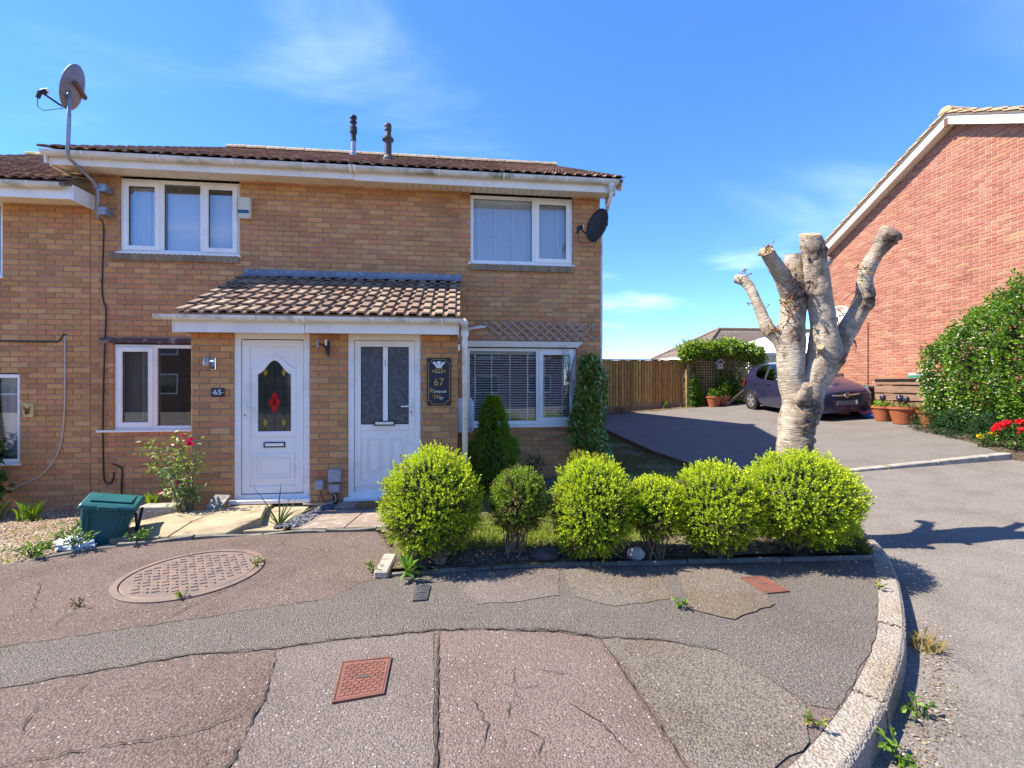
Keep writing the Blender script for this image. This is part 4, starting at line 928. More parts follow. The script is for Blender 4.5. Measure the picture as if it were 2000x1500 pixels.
# ------------------------------------------------------------------ car
car_paint, nt, p = newmat('purple_paint'); t = NT(nt)
p.inputs['Base Color'].default_value = (.030, .031, .082, 1); p.inputs['Metallic'].default_value = .35; p.inputs['Roughness'].default_value = .24
p.inputs['Coat Weight'].default_value = .8; p.inputs['Coat Roughness'].default_value = .06
CX_, CY_ = 10.02, 12.42
car = thing('parked_car', (CX_, CY_, drive_z(CX_, CY_)+.005), 'dark purple hatchback parked on the drive, partly hidden by the bare trunk', 'car', local=True,
            rot=(math.atan(.05), -math.atan(.075), R(-6)))
ST = [(-1.86,[(.40,.24),(.50,.30),(.55,.46),(.52,.60),(.42,.68),(.24,.71),(0,.72)]),
      (-1.80,[(.60,.18),(.69,.27),(.74,.50),(.69,.66),(.55,.745),(.30,.775),(0,.785)]),
      (-1.62,[(.70,.17),(.775,.27),(.80,.55),(.755,.76),(.63,.835),(.35,.87),(0,.88)]),
      (-1.25,[(.72,.17),(.79,.27),(.81,.60),(.775,.87),(.67,.93),(.38,.975),(0,.985)]),
      (-.92,[(.72,.17),(.79,.27),(.81,.62),(.785,.93),(.70,.99),(.40,1.05),(0,1.065)]),
      (-.42,[(.72,.17),(.79,.27),(.81,.64),(.785,.96),(.645,1.25),(.44,1.30),(0,1.315)]),
      (-.03,[(.72,.17),(.79,.27),(.81,.65),(.785,.98),(.605,1.40),(.44,1.45),(0,1.465)]),
      (.34,[(.72,.17),(.79,.27),(.81,.66),(.785,1.0),(.60,1.43),(.44,1.475),(0,1.49)]),
      (.44,[(.72,.17),(.79,.27),(.81,.66),(.785,1.005),(.60,1.43),(.44,1.475),(0,1.49)]),
      (1.02,[(.72,.17),(.79,.27),(.81,.68),(.78,1.05),(.59,1.41),(.44,1.465),(0,1.48)]),
      (1.18,[(.72,.17),(.79,.27),(.81,.69),(.775,1.07),(.585,1.39),(.44,1.45),(0,1.465)]),
      (1.56,[(.70,.19),(.77,.29),(.79,.70),(.75,1.05),(.60,1.28),(.44,1.36),(0,1.375)]),
      (1.74,[(.66,.22),(.73,.32),(.76,.70),(.71,.93),(.61,1.02),(.44,1.07),(0,1.08)]),
      (1.83,[(.55,.26),(.64,.35),(.68,.62),(.64,.78),(.55,.86),(.40,.88),(0,.89)])]
V, F, MI = [], [], []
for y, pr_ in ST: V += [(-x, y, z) for x, z in pr_] + [(x, y, z) for x, z in reversed(pr_[:-1])]
n = 13
for s in range(len(ST)-1):
    ym = (ST[s][0]+ST[s+1][0])/2
    for k in range(n-1):
        band = k if k < 6 else 11-k; mi = 0
        if band == 3 and (-.42 < ym < .34 or .44 < ym < 1.02): mi = 1
        if band in (4, 5) and -.92 < ym < -.03: mi = 2
        if band in (4, 5) and 1.56 < ym < 1.74: mi = 3
        if band == 3 and .34 < ym < .44: mi = 4
        F.append((s*n+k, s*n+k+1, (s+1)*n+k+1, (s+1)*n+k)); MI.append(mi)
    F.append((s*n+n-1, s*n, (s+1)*n, (s+1)*n+n-1)); MI.append(5)
F += [tuple(range(n))[::-1], tuple((len(ST)-1)*n+k for k in range(n))]; MI += [0, 0]
me = bpy.data.meshes.new('car_tmp'); me.from_pydata(V, [], F)
for _ in range(6): me.materials.append(None)
me.polygons.foreach_set('material_index', MI)
bm = bmesh.new(); bm.from_mesh(me); bmesh.ops.recalc_face_normals(bm, faces=bm.faces)
crl = bm.edges.layers.float.new('crease_edge')
for e in bm.edges:
    if len(e.link_faces) == 2 and e.link_faces[0].material_index != e.link_faces[1].material_index: e[crl] = .85
bm.to_mesh(me); bm.free()
tmp = bpy.data.objects.new('car_tmp', me); col.objects.link(tmp); md = tmp.modifiers.new('s', 'SUBSURF'); md.levels = md.render_levels = 3
dg = bpy.context.evaluated_depsgraph_get(); ev = bpy.data.meshes.new_from_object(tmp.evaluated_get(dg)); bpy.data.objects.remove(tmp)
def pick(test, name, mat, grow=0):
    m = MB(); mp_ = {}
    for pz in ev.polygons:
        if test(pz.material_index, pz.center):
            f = []
            for vi in pz.vertices:
                if vi not in mp_: mp_[vi] = len(m.v); m.v.append(tuple(ev.vertices[vi].co + ev.vertices[vi].normal*grow)); m.c.append((1, 1, 1, 1))
                f.append(mp_[vi])
            m.f.append(tuple(f))
    return m.build(name, mat, car, smooth=True, fix=False)
body = pick(lambda mi, c: mi == 0, 'body', car_paint); pick(lambda mi, c: mi == 4, 'door_pillar', m_black)
pick(lambda mi, c: mi == 5, 'underside', m_black)
pick(lambda mi, c: mi == 2, 'windscreen', m_carglass); pick(lambda mi, c: mi == 3, 'rear_window', m_carglass)
for sg in (-1, 1):
    pick(lambda mi, c: mi == 1 and c.x*sg > 0 and c.y < .39, 'side_window', m_carglass); pick(lambda mi, c: mi == 1 and c.x*sg > 0 and c.y > .39, 'side_window', m_carglass)
MB().box(-.66, .66, -.55, 1.5, .35, .9).build('interior', m_black, car)
for sx_ in (-.33, .33):
    for yy in (.15, .95): MB().box(sx_-.22, sx_+.22, yy, yy+.14, .6, 1.18).build('seat', m_black, car, bevel=.05)
m_tyre = M('tyre', (.02, .02, .021), rough=.85); m_alloy = M('alloy', (.55, .56, .58), rough=.3, metal=.7)
for sg in (-1, 1):
    for yy in (-1.19, 1.19):
        MB().lathe([(.345, -.02), (.345, .006), (.30, .006)], (sg*.80, yy, .31), 28, 'X').build('wheel_arch', m_black, car)
        wh = MB().lathe([(.18,-.10),(.27,-.10),(.293,-.07),(.295,.05),(.275,.085),(.20,.09),(.195,.075)], (sg*.735, yy, .298), 28, 'X') if sg > 0 else MB().lathe([(.18,.10),(.27,.10),(.293,.07),(.295,-.05),(.275,-.085),(.20,-.09),(.195,-.075)], (sg*.735, yy, .298), 28, 'X')
        who = wh.build('wheel', m_tyre, car, smooth=True)
        rim = MB(); rx = sg*(.735+.082)
        rim.lathe([(.205,0),(.205,sg*.006),(.18,sg*.008),(.178,-sg*.02)], (rx, yy, .298), 28, 'X', cap=False)
        for k in range(5):
            a = 2*math.pi*k/5+.3; rim.prism([(rx-sg*.012, yy+math.cos(a+q)*rr0, .298+math.sin(a+q)*rr0) for q, rr0 in ((-.55,.05),(-.2,.19),(.2,.19),(.55,.05))], (sg*.02, 0, 0))
        rim.lathe([(.055,0),(.055,sg*.012)], (rx, yy, .298), 16, 'X'); rim.build('rim', m_alloy, who)
# front face details
MB().tube([(-.55,-1.735,.675),(-.40,-1.825,.645),(-.2,-1.862,.632),(0,-1.873,.63),(.2,-1.862,.632),(.40,-1.825,.645),(.55,-1.735,.675)], [.010,.016,.019,.020,.019,.016,.010], 8).build('grille_bar', m_chrome, car, smooth=True)
gm = MB(); gp = [(-.53,-1.755,.655),(-.38,-1.828,.625),(0,-1.868,.61),(.38,-1.828,.625),(.53,-1.755,.655),(.44,-1.805,.545),(.2,-1.858,.51),(-.2,-1.858,.51),(-.44,-1.805,.545)]
gm.prism(gp, (0, -.010, 0)).build('grille', m_black, car)
gm = MB(); gm.prism([(-.50,-1.80,.70),(-.25,-1.84,.705),(0,-1.85,.71),(.25,-1.84,.705),(.50,-1.80,.70),(.42,-1.825,.655),(0,-1.868,.64),(-.42,-1.825,.655)], (0, -.006, 0)).build('upper_grille', m_black, car)
bd = MB(); bd.lathe([(.066,0),(.066,-.015),(.052,-.02)], (0, -1.872, .635), 24, 'Y', cap=False); bd.lathe([(.053,-.004),(.053,-.012)], (0, -1.872, .635), 24, 'Y'); bdo = bd.build('badge', m_chrome, car)
MB().tube([(-.03,-1.888,.672),(.0,-1.892,.655),(.028,-1.89,.645),(-.02,-1.892,.625),(.0,-1.892,.605),(.025,-1.89,.60)], .008, 6).build('emblem', m_iron_dark, bdo)
MB().box(-.26, .26, -1.888, -1.872, .385, .495).build('number_plate', M('plate_grey', (.13,.125,.14), rough=.5), car); MB().box(.215, .262, -1.891, -1.886, .39, .49).build('plate_band', m_whitep, car)
MB().prism([(-.55,-1.845,.34),(.55,-1.845,.34),(.62,-1.80,.24),(-.62,-1.80,.24)], (0, -.008, 0)).build('lower_grille', m_black, car)
MB().prism([(-.66,-1.80,.215),(.66,-1.80,.215),(.5,-1.88,.20),(-.5,-1.88,.20)], (0, 0, .025)).build('splitter', car_paint, car)
m_lamp = M('lamp_glass', (.55, .56, .58), (.30, .31, .33), 20, .08, spec=.7); m_tail = M('tail_lamp', (.42, .01, .015), rough=.15, spec=.6)
for sg in (-1, 1):
    hl = MB(); hl.add([(sg*.54,-1.782,.715),(sg*.70,-1.69,.79),(sg*.765,-1.56,.83),(sg*.795,-1.60,.70),(sg*.75,-1.735,.62),(sg*.60,-1.80,.63),(sg*.69,-1.72,.72)], [(0,1,6),(1,2,6),(2,3,6),(3,4,6),(4,5,6),(5,0,6)])
    hl.build('headlight', m_lamp, car)
    MB().lathe([(.055,0),(.05,-.012),(.02,-.016)], (sg*.60, -1.80, .36), 14, 'Y').build('fog_light', m_lamp, car)
    tl = MB(); tl.add([(sg*.70,1.70,.98),(sg*.79,1.50,.95),(sg*.80,1.55,.76),(sg*.72,1.765,.74)], [(0,1,2,3)]); tl.v = [(x*1.005, y*1.006, z) for x, y, z in tl.v]; tl.build('tail_light', m_tail, car, fix=False)
    mr = MB(); mr.blob((sg*.90, -.48, 1.02), (.085, .06, .065), 2, .03, 3); mr.build('mirror', car_paint, car, smooth=True); MB().bar((sg*.78,-.48,.985),(sg*.86,-.48,.99), .06, .03).build('mirror_arm', m_black, car)
    for yy in (.20, .92): MB().tube([(sg*.800,yy-.08,.875),(sg*.826,yy-.05,.878),(sg*.826,yy+.05,.882),(sg*.800,yy+.08,.885)], .012, 6).build('door_handle', car_paint, car, smooth=True)
    for yy in (-.62, .40, 1.06):
        MB().tube([(sg*.796,yy,.93),(sg*.812,yy+.01,.66),(sg*.803,yy+.0,.34)], .0025, 4).build('door_gap', m_black, car)
MB().tube([(-.5,-.93,1.045),(-.1,-.86,1.09),(.1,-.85,1.10)], .009, 5).build('wiper', m_black, car); MB().tube([(.0,-.93,1.07),(.35,-.87,1.08),(.52,-.86,1.06)], .009, 5).build('wiper', m_black, car)
MB().tube([(-.69,-.90,1.0),(-.655,-.42,1.262),(-.61,-.03,1.405),(-.60,.4,1.44),(-.585,1.02,1.42),(-.6,1.2,1.39)], .010, 6).build('roof_trim', m_black, car)

# ------------------------------------------------------------------ pollarded tree
bk, nt, p = newmat('cherry_bark'); t = NT(nt); bv = t.attr('bk', 'Vector')
def bmap(sc_):
    mpn = t.node('ShaderNodeMapping'); t.l.new(bv, mpn.inputs[0]); mpn.inputs['Scale'].default_value = sc_; return mpn.outputs[0]
c = t.mix(t.rng(t.noise(bmap((1,1,1)), 7, 5, .6), .35, .65), (.44,.37,.285), (.31,.245,.175))
len_ = t.rng(t.noise(bmap((2.4,2.4,30)), 3.6, 4, .62), .55, .62)
c = t.mix(t.math('MULTIPLY', len_, .6), c, (.12,.08,.05))
c = t.mix(t.rng(t.noise(bmap((1.5,1.5,14)), 9, 3), .56, .70, 0, .8), c, (.62,.55,.45))
rough_m = t.rng(t.noise(bmap((1,1,.55)), 6, 6, .7), .56, .64)
c = t.mix(t.math('MULTIPLY', rough_m, .75), c, (.13,.08,.05))
c = t.mix(t.attr('bc', 'Fac'), t.mix(t.rng(t.noise(bmap((1,1,1)), 24, 4), .4, .62), (.07,.042,.028), (.25,.18,.12)), c)
t.l.new(c, p.inputs['Base Color']); p.inputs['Roughness'].default_value = .85
hb = t.bump(t.noise(bmap((2.4,2.4,30)), 3.6, 4, .62), .8, .02); hb = t.bump(t.noise(bmap((1,1,1)), 30, 5), .7, .016, hb); t.l.new(hb, p.inputs['Normal'])
def limb(pts, n=22, seed=0, taper_end=0, rough=0.02, knots=(), cut=None):
    """catmull-rom tube with knobbly radius; bark coordinates in bk, bc=1 smooth bark, 0 dark broken bark"""
    P = [Vector(q[:3]) for q in pts]; Rr = [q[3] for q in pts]; m = MB(); out = []
    def cr(a, b, c_, d, u): return .5*((2*b) + (c_-a)*u + (2*a-5*b+4*c_-d)*u*u + (3*b-a-3*c_+d)*u**3)
    for i in range(len(P)-1):
        g = lambda L, k: L[min(max(k, 0), len(L)-1)]
        seg = max(4, int((P[i+1]-P[i]).length/.022))
        for s in range(seg + (1 if i == len(P)-2 else 0)):
            u = s/seg; out.append((cr(g(P,i-1),P[i],P[i+1],g(P,i+2),u), cr(g(Rr,i-1),Rr[i],Rr[i+1],g(Rr,i+2),u)))
    prev = None; Ls = 0; V = []; K = []; Cc = []
    for i, (q, rd) in enumerate(out):
        tt = (out[min(i+1, len(out)-1)][0] - out[max(0, i-1)][0]).normalized()
        x = tt.orthogonal().normalized() if prev is None else (prev - tt*prev.dot(tt)).normalized(); prev = x; y = tt.cross(x)
        if i: Ls += (q-out[i-1][0]).length
        for k in range(n):
            a = 2*math.pi*k/n; d = x*math.cos(a) + y*math.sin(a); base = q + d*rd
            nz = mnoise.noise(Vector((base.x*6, base.y*6, base.z*6 + seed*9)))*rough*1.3 + mnoise.noise(Vector((base.x*18, base.y*18, base.z*18+seed)))*rough*.55
            kn = 0; cb = 1
            for kp, kr in knots:
                dd = (base-Vector(kp)).length/kr
                if dd < 1.6: w_ = math.exp(-dd*dd*1.6); kn += w_*kr*.20*(1+1.5*mnoise.noise(base*30)); cb = min(cb, 1-min(1, w_*1.5))
            V.append(q + d*(rd+nz+kn)); K.append((math.cos(a)*rd, math.sin(a)*rd, Ls + seed*3.7)); Cc.append((cb, cb, cb, 1))
    b = len(out)
    if cut:
        cn_ = Vector(cut).normalized(); ep = out[-1][0]; tt = (out[-1][0]-out[-3][0]).normalized(); nb_ = 9
        for j in range(nb_):
            for k in range(n):
                q = V[(b-1-j)*n+k]; h = -(V[(b-1)*n+k]-ep).dot(cn_)/tt.dot(cn_) if j == 0 else sh_[k]
                if j == 0:
                    if k == 0: sh_ = [0]*n
                    sh_[k] = h
                V[(b-1-j)*n+k] = q + tt*h*(1-j/nb_)
    m.v = [tuple(v) for v in V]; m.c = Cc; m.k = K
    m.f = [(i*n+k, i*n+(k+1) % n, (i+1)*n+(k+1) % n, (i+1)*n+k) for i in range(b-1) for k in range(n)]
    m.f += [tuple(range(n))[::-1], tuple((b-1)*n+k for k in range(n))]
    return m, out[-1], (out[-1][0]-out[-3][0]).normalized()
tree = thing('pollarded_tree', (3.26, 4.17, 0), 'bare pollarded tree with pale peeling bark and sawn-off limbs', 'tree')
KN = [((3.325,3.990,1.291),0.173),((3.439,3.943,1.709),0.086),((3.639,4.037,1.738),0.123),((3.249,4.066,1.994),0.111),((3.325,4.114,2.402),0.161),((3.420,3.981,2.773),0.123),((3.857,3.895,2.260),0.111),((3.885,3.885,2.336),0.099),((3.961,3.762,2.830),0.136),((3.135,3.895,0.788),0.185),((3.382,3.990,0.930),0.148),((3.135,4.256,2.003),0.074),((3.306,3.990,1.101),0.148),((3.439,3.990,1.215),0.123)]
LIMBS = [('trunk',[(3.22,4.170,-0.120,0.27),(3.230,4.170,-0.020,0.233),(3.239,4.170,0.132,0.207),(3.263,4.168,0.434,0.181),(3.289,4.165,0.891,0.154),(3.316,4.161,1.145,0.152),(3.353,4.157,1.329,0.135),(3.363,4.151,1.424,0.082)]),
 ('limb',[(3.334,4.159,1.120,0.098),(3.290,4.180,1.474,0.120),(3.286,4.197,1.807,0.128),(3.303,4.210,2.064,0.122),(3.330,4.224,2.272,0.113),(3.341,4.238,2.481,0.106),(3.353,4.253,2.806,0.075)]),
 ('limb',[(3.325,4.218,2.317,0.077),(3.188,4.176,2.540,0.075),(3.054,4.144,2.706,0.067),(2.957,4.107,2.787,0.065)]),
 ('limb',[(3.353,4.154,1.025,0.106),(3.453,4.132,1.450,0.123),(3.532,4.113,1.677,0.141),(3.568,4.096,1.852,0.142),(3.548,4.087,2.053,0.113),(3.509,4.079,2.302,0.104),(3.465,4.073,2.549,0.099),(3.416,4.066,2.796,0.099),(3.382,4.058,2.946,0.092)]),
 ('limb',[(3.553,4.128,1.538,0.094),(3.676,4.088,1.802,0.089),(3.770,4.046,2.025,0.085),(3.842,4.005,2.195,0.082),(3.873,3.970,2.339,0.072),(3.854,3.941,2.504,0.065),(3.870,3.906,2.643,0.064),(3.933,3.867,2.780,0.062),(3.961,3.832,2.865,0.079),(3.974,3.799,2.925,0.081),(3.981,3.786,2.944,0.043)]),
 ('limb',[(3.268,4.180,1.756,0.077),(3.190,4.237,1.937,0.065),(3.129,4.305,2.047,0.062),(3.107,4.370,2.197,0.056),(3.084,4.434,2.356,0.052),(3.059,4.498,2.514,0.048),(3.021,4.564,2.614,0.058),(2.982,4.630,2.645,0.049)]),
 ('limb',[(3.515,4.142,2.450,0.048),(3.629,4.218,2.583,0.045),(3.724,4.282,2.721,0.040),(3.800,4.332,2.782,0.048)]),
 ('knot',[(3.259,4.047,1.339,0.053),(3.261,3.977,1.424,0.046),(3.249,3.933,1.490,0.043)]),
 ('knot',[(3.477,4.037,1.823,0.034),(3.391,3.943,1.852,0.030)])]
CUT = {1: (-.1,-.12,1), 2: (-.55,-.62,.6), 3: (-.12,-.42,.9)}
for i, (nm_, pts) in enumerate(LIMBS):
    m, (ep, er), ed = limb(pts, 26 if i < 5 else 18, i, rough=.009 if i else .014, knots=KN, cut=CUT.get(i))
    o = m.build(nm_, bk, tree, smooth=True)
    if i in (1, 2, 3, 7, 8):
        ed = Vector(CUT[i]).normalized() if i in CUT else ed; xx = ed.orthogonal().normalized(); yy = ed.cross(xx); cm_ = MB(); rr0 = er*.93
        cm_.prism([ep + ed*.002 + (xx*math.cos(2*math.pi*k/20)+yy*math.sin(2*math.pi*k/20))*rr0*(1+.05*math.sin(k*2.3)) for k in range(20)], ed*.006); cm_.build('sawn_face', m_bark_cut if i < 5 or i == 8 else m_stem, o)
# small rusty shoots
tw = MB(); lv = MB(); r = random.Random(31)
def leafq(m, p, d, n_, ln, wd, c):
    d = d.normalized(); s = d.cross(n_)
    if s.length < 1e-3: s = d.orthogonal()
    s.normalize(); up = s.cross(d)
    m.add([p, p+d*ln*.45+s*wd/2+up*ln*.06, p+d*ln, p+d*ln*.45-s*wd/2+up*ln*.06], [(0,1,2),(0,2,3)], c)
for (bx, by, bz, k) in [(2.945,4.085,2.773,9),(3.040,4.142,2.659,5),(3.201,4.142,2.602,10),(3.230,4.085,2.497,5),(3.192,4.114,2.279,12),(3.163,4.085,2.165,5),(3.125,4.275,2.032,18),(3.192,4.237,1.956,10),(3.021,4.560,2.659,6),(3.097,4.427,2.317,3),(3.791,3.895,2.564,4),(3.800,3.914,2.469,3),(3.876,3.819,2.659,3),(3.648,3.971,2.212,2),(3.800,3.990,2.336,2),(3.163,4.132,2.089,4),(3.287,4.037,2.830,2)]:
    for q in range(k):
        d = Vector((r.uniform(-1, .5), r.uniform(-.8, .3), r.uniform(-.2, .9))).normalized(); p0 = Vector((bx, by, bz)) + Vector((r.gauss(0,.025), r.gauss(0,.03), r.gauss(0,.03))); ln = r.uniform(.03, .085)
        tw.tube([p0-d*.05, p0+d*ln], [.004, .0025], 4, c=(.3,.1,.06,1))
        for _ in range(3):
            c = r.choice([(.34,.06,.03,1),(.42,.12,.03,1),(.30,.22,.03,1),(.25,.05,.03,1),(.22,.24,.04,1)])
            leafq(lv, p0+d*ln*r.uniform(.5, 1), (d+Vector((r.gauss(0,.7), r.gauss(0,.7), r.gauss(0,.7)))), Vector((r.gauss(0,1), r.gauss(0,1), 1)), r.uniform(.022, .045), r.uniform(.012, .022), c)
tw.build('twigs', m_stem, tree); lv.build('leaves', m_leaf, tree, fix=False)
# ------------------------------------------------------------------ planting
def jc(r, c, f=.18): k = 1 + r.uniform(-f, f); return (c[0]*k*(1+r.uniform(-.08, .08)), c[1]*k, c[2]*k*(1+r.uniform(-.15, .15)), 1)
def rdir(r):
    z = r.uniform(-1, 1); a = r.uniform(0, 2*math.pi); q = math.sqrt(1-z*z); return Vector((q*math.cos(a), q*math.sin(a), z))
def lf(m, p, d, s, ln, wd, c, bend=.08):
    up = s.cross(d); b = len(m.v); q = p + d*(ln*.5) + up*(ln*bend)
    m.v += [tuple(p), tuple(q + s*(wd*.5)), tuple(p + d*ln), tuple(q - s*(wd*.5))]; m.c += [c]*4
    m.f += [(b, b+1, b+2), (b, b+2, b+3)]
def shoot(m, r, p, d, ln, nl, ls, lw, cb, ct, spread=.9):
    x = d.orthogonal().normalized(); y = d.cross(x); ph = r.uniform(0, 6.28)
    for i in range(nl):
        u = (i+1)/nl; a = ph + i*2.4; o = x*math.cos(a) + y*math.sin(a); dd = (d*(.35+.9*u*u) + o*spread*(1.15-.75*u)).normalized()
        s = dd.cross(o+d*.3)
        s = s.normalized() if s.length > 1e-4 else dd.orthogonal().normalized()
        k = u*u; c = tuple(cb[j]+(ct[j]-cb[j])*k for j in range(3)); sz = ls*r.uniform(.75, 1.2)*(1-.25*u)
        lf(m, p + d*(ln*u*.9), dd, s, sz, lw*r.uniform(.8, 1.2), jc(r, c, .14))
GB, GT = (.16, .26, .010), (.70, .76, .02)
def box_ball(name, base, ctr, rad, n, seed, label, brown=.25, stems=14, trunk=None, tip=GT, lean=0, sparse=0, grp='clipped evergreen hedge balls along the pavement'):
    r = random.Random(seed); t_ = thing(name, base, label, 'shrub', grp); m = MB(); ctr = Vector(ctr); rad = Vector(rad)
    def surf(d):
        k = 1 + .12*mnoise.noise(d*1.9 + Vector((seed*3.1, 0, 0))) + .11*mnoise.noise(d*5 + Vector((0, seed*1.7, 0)))
        return Vector((d.x*rad.x, d.y*rad.y, d.z*rad.z))*k
    for i in range(n):
        d = rdir(r)
        if d.z < -.93: continue
        bmask = mnoise.noise(d*2.6 + Vector((seed*7.7, 1, 2))) + .35*mnoise.noise(d*7 + Vector((seed, 4, 2))) - (.35*d.z)
        br_ = bmask > .42 - brown
        if sparse and r.random() < sparse*(1.1-d.z): continue
        p = ctr + surf(d)*(r.uniform(.82, .97) if r.random() < .8 else r.uniform(.95, 1.03)); up = Vector((0, 0, 1))
        sd = (d + up*r.uniform(.1, .8) + rdir(r)*.45).normalized()
        if br_ and r.random() < .78: cb, ct = (.075, .06, .025), r.choice([(.22,.15,.07),(.12,.13,.03),(.30,.22,.12),(.16,.20,.03)])
        else:
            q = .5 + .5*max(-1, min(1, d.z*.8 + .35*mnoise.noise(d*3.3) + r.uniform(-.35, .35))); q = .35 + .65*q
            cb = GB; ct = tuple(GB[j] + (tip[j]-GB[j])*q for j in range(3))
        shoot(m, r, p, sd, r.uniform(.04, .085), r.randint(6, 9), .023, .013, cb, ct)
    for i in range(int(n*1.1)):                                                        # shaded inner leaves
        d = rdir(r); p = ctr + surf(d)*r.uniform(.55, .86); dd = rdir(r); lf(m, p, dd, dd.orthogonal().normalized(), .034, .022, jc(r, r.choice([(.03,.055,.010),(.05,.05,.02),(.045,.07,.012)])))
    m.build('foliage', m_leaf, t_, fix=False)
    st = MB(); b = Vector(base)
    for i in range(stems):
        a = r.uniform(0, 6.28); e = ctr + Vector((math.cos(a)*rad.x*r.uniform(.3, .95), math.sin(a)*rad.y*r.uniform(.3, .95), rad.z*r.uniform(-.85, -.1)))
        s0 = b + Vector((r.gauss(0, .045), r.gauss(0, .035), -.03)); mid = s0.lerp(e, .5) + Vector((r.gauss(0,.02), r.gauss(0,.02), .01)); st.tube([s0, mid, e], [.007, .005, .003], 5)
    if trunk: st.tube([b+Vector((0,0,-.05)), b+Vector((.01,0,.08)), ctr+Vector((0,0,-rad.z*.5))], [trunk*1.25, trunk, trunk*.7], 9)
    st.build('stems', m_stem, t_); return t_
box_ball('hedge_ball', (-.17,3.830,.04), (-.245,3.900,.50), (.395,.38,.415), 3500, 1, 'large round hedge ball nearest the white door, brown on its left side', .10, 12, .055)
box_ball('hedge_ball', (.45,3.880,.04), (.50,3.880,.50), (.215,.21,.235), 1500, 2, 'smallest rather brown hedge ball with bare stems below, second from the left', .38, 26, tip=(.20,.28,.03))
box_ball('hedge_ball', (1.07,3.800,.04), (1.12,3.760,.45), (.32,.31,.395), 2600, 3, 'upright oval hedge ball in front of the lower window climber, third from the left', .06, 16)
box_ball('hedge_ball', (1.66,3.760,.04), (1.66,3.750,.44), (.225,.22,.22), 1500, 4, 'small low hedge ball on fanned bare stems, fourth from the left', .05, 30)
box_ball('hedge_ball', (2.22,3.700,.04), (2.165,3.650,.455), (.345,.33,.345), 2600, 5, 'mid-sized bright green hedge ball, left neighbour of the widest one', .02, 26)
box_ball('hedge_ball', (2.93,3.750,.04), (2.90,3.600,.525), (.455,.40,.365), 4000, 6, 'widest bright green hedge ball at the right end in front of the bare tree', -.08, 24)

def leafy(name, mat, par, r, n, fpos, ls, lw, cols, droop=.3, mb=None, facing=None):
    m = mb or MB()
    for i in range(n):
        p, out = fpos(r); d = (out*r.uniform(.2, 1) + rdir(r)*.8 + Vector((0, 0, -droop))).normalized()
        s = d.cross(Vector((r.gauss(0,.4), r.gauss(0,.4), 1))); s = s.normalized() if s.length > 1e-3 else d.orthogonal().normalized()
        k = r.uniform(.7, 1.2); lf(m, p, d, s, ls*k, lw*k, jc(r, r.choice(cols)), r.uniform(-.05, .15))
    return m if mb else m.build(name, mat, par, fix=False, kind='stuff' if name == 'plant' else None)
def in_ell(E, shell=.6):
    def f(r):
        w_ = [e[3]*e[4]+e[4]*e[5]+e[3]*e[5] for e in E]; e = r.choices(E, w_)[0]; d = rdir(r); k = 1 + .16*mnoise.noise(d*2.3 + Vector((e[0], e[1], e[2]))) + .1*mnoise.noise(d*5 + Vector((e[1], e[0], 3)))
        q = r.uniform(shell, 1)*k; return Vector((e[0]+d.x*e[3]*q, e[1]+d.y*e[4]*q, e[2]+d.z*e[5]*q)), d
    return f
# conifer beside the front window
cf_ = thing('dwarf_conifer', (.47, 6.2, .0), 'small flame shaped green conifer under the front window', 'conifer')
m = MB(); r = random.Random(41)
def cone_r(z): return pl([(.05,.20),(.25,.33),(.5,.335),(.66,.29),(.80,.18),(.95,.165),(1.15,.11),(1.30,.012)], z)
for i in range(5200):
    z = .08 + 1.21*(r.random()**1.15); a = r.uniform(0, 6.28); rr0 = cone_r(z)*(1+.16*mnoise.noise(Vector((math.cos(a)*2, math.sin(a)*2, z*4))))*r.uniform(.72, 1.03)
    o = Vector((math.cos(a), math.sin(a), 0)); p = Vector((.45, 6.2, z)) + o*rr0
    d = (o*.8 + Vector((0,0,1))*r.uniform(.5, 1.3) + rdir(r)*.3).normalized()
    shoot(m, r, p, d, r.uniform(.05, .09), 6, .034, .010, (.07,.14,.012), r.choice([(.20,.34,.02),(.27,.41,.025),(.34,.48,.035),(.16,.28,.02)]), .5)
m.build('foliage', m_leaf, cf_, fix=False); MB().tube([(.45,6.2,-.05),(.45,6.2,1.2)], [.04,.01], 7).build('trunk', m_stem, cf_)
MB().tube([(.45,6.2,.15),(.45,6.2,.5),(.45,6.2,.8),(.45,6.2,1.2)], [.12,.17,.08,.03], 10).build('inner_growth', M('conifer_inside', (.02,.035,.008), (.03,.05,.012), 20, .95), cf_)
# climber on the corner
cl = thing('climber', (1.98, 6.85, .0), 'glossy leaved climbing shrub with red buds on the house corner', 'climber')
m = MB(); r = random.Random(42)
def clp(r):
    z = r.uniform(.40, 1.95); hw_ = pl([(.3,.16),(.5,.27),(.9,.29),(1.4,.24),(1.7,.22),(1.95,.12)], z); return Vector((1.98 + r.uniform(-1,1)*hw_ + .05*math.sin(z*5), 6.90 - abs(r.gauss(0,.11)), z)), Vector((r.uniform(-.7,.7), -1, .2))
leafy('', None, None, r, 2700, clp, .085, .036, [(.08,.20,.03),(.12,.26,.035),(.17,.32,.04),(.09,.17,.025),(.28,.38,.06)], .35, m); m.build('foliage', m_leafg, cl, fix=False)
m = MB()
for i in range(26): p, o = clp(r); m.blob(p+Vector((0,-.03,0)), (.010,.010,.022), 1, .2, i, (.45,.02,.03,1))
m.build('buds', m_petal, cl, kind='stuff')
m = MB()
for i in range(9): x = 1.98+r.uniform(-.15,.15); m.tube([(1.98+r.gauss(0,.03),6.9,0),(x,6.95,.6),(x+r.gauss(0,.1),6.98,1.2),(x+r.gauss(0,.15),7.0,r.uniform(1.5,2.1))], .007, 5)
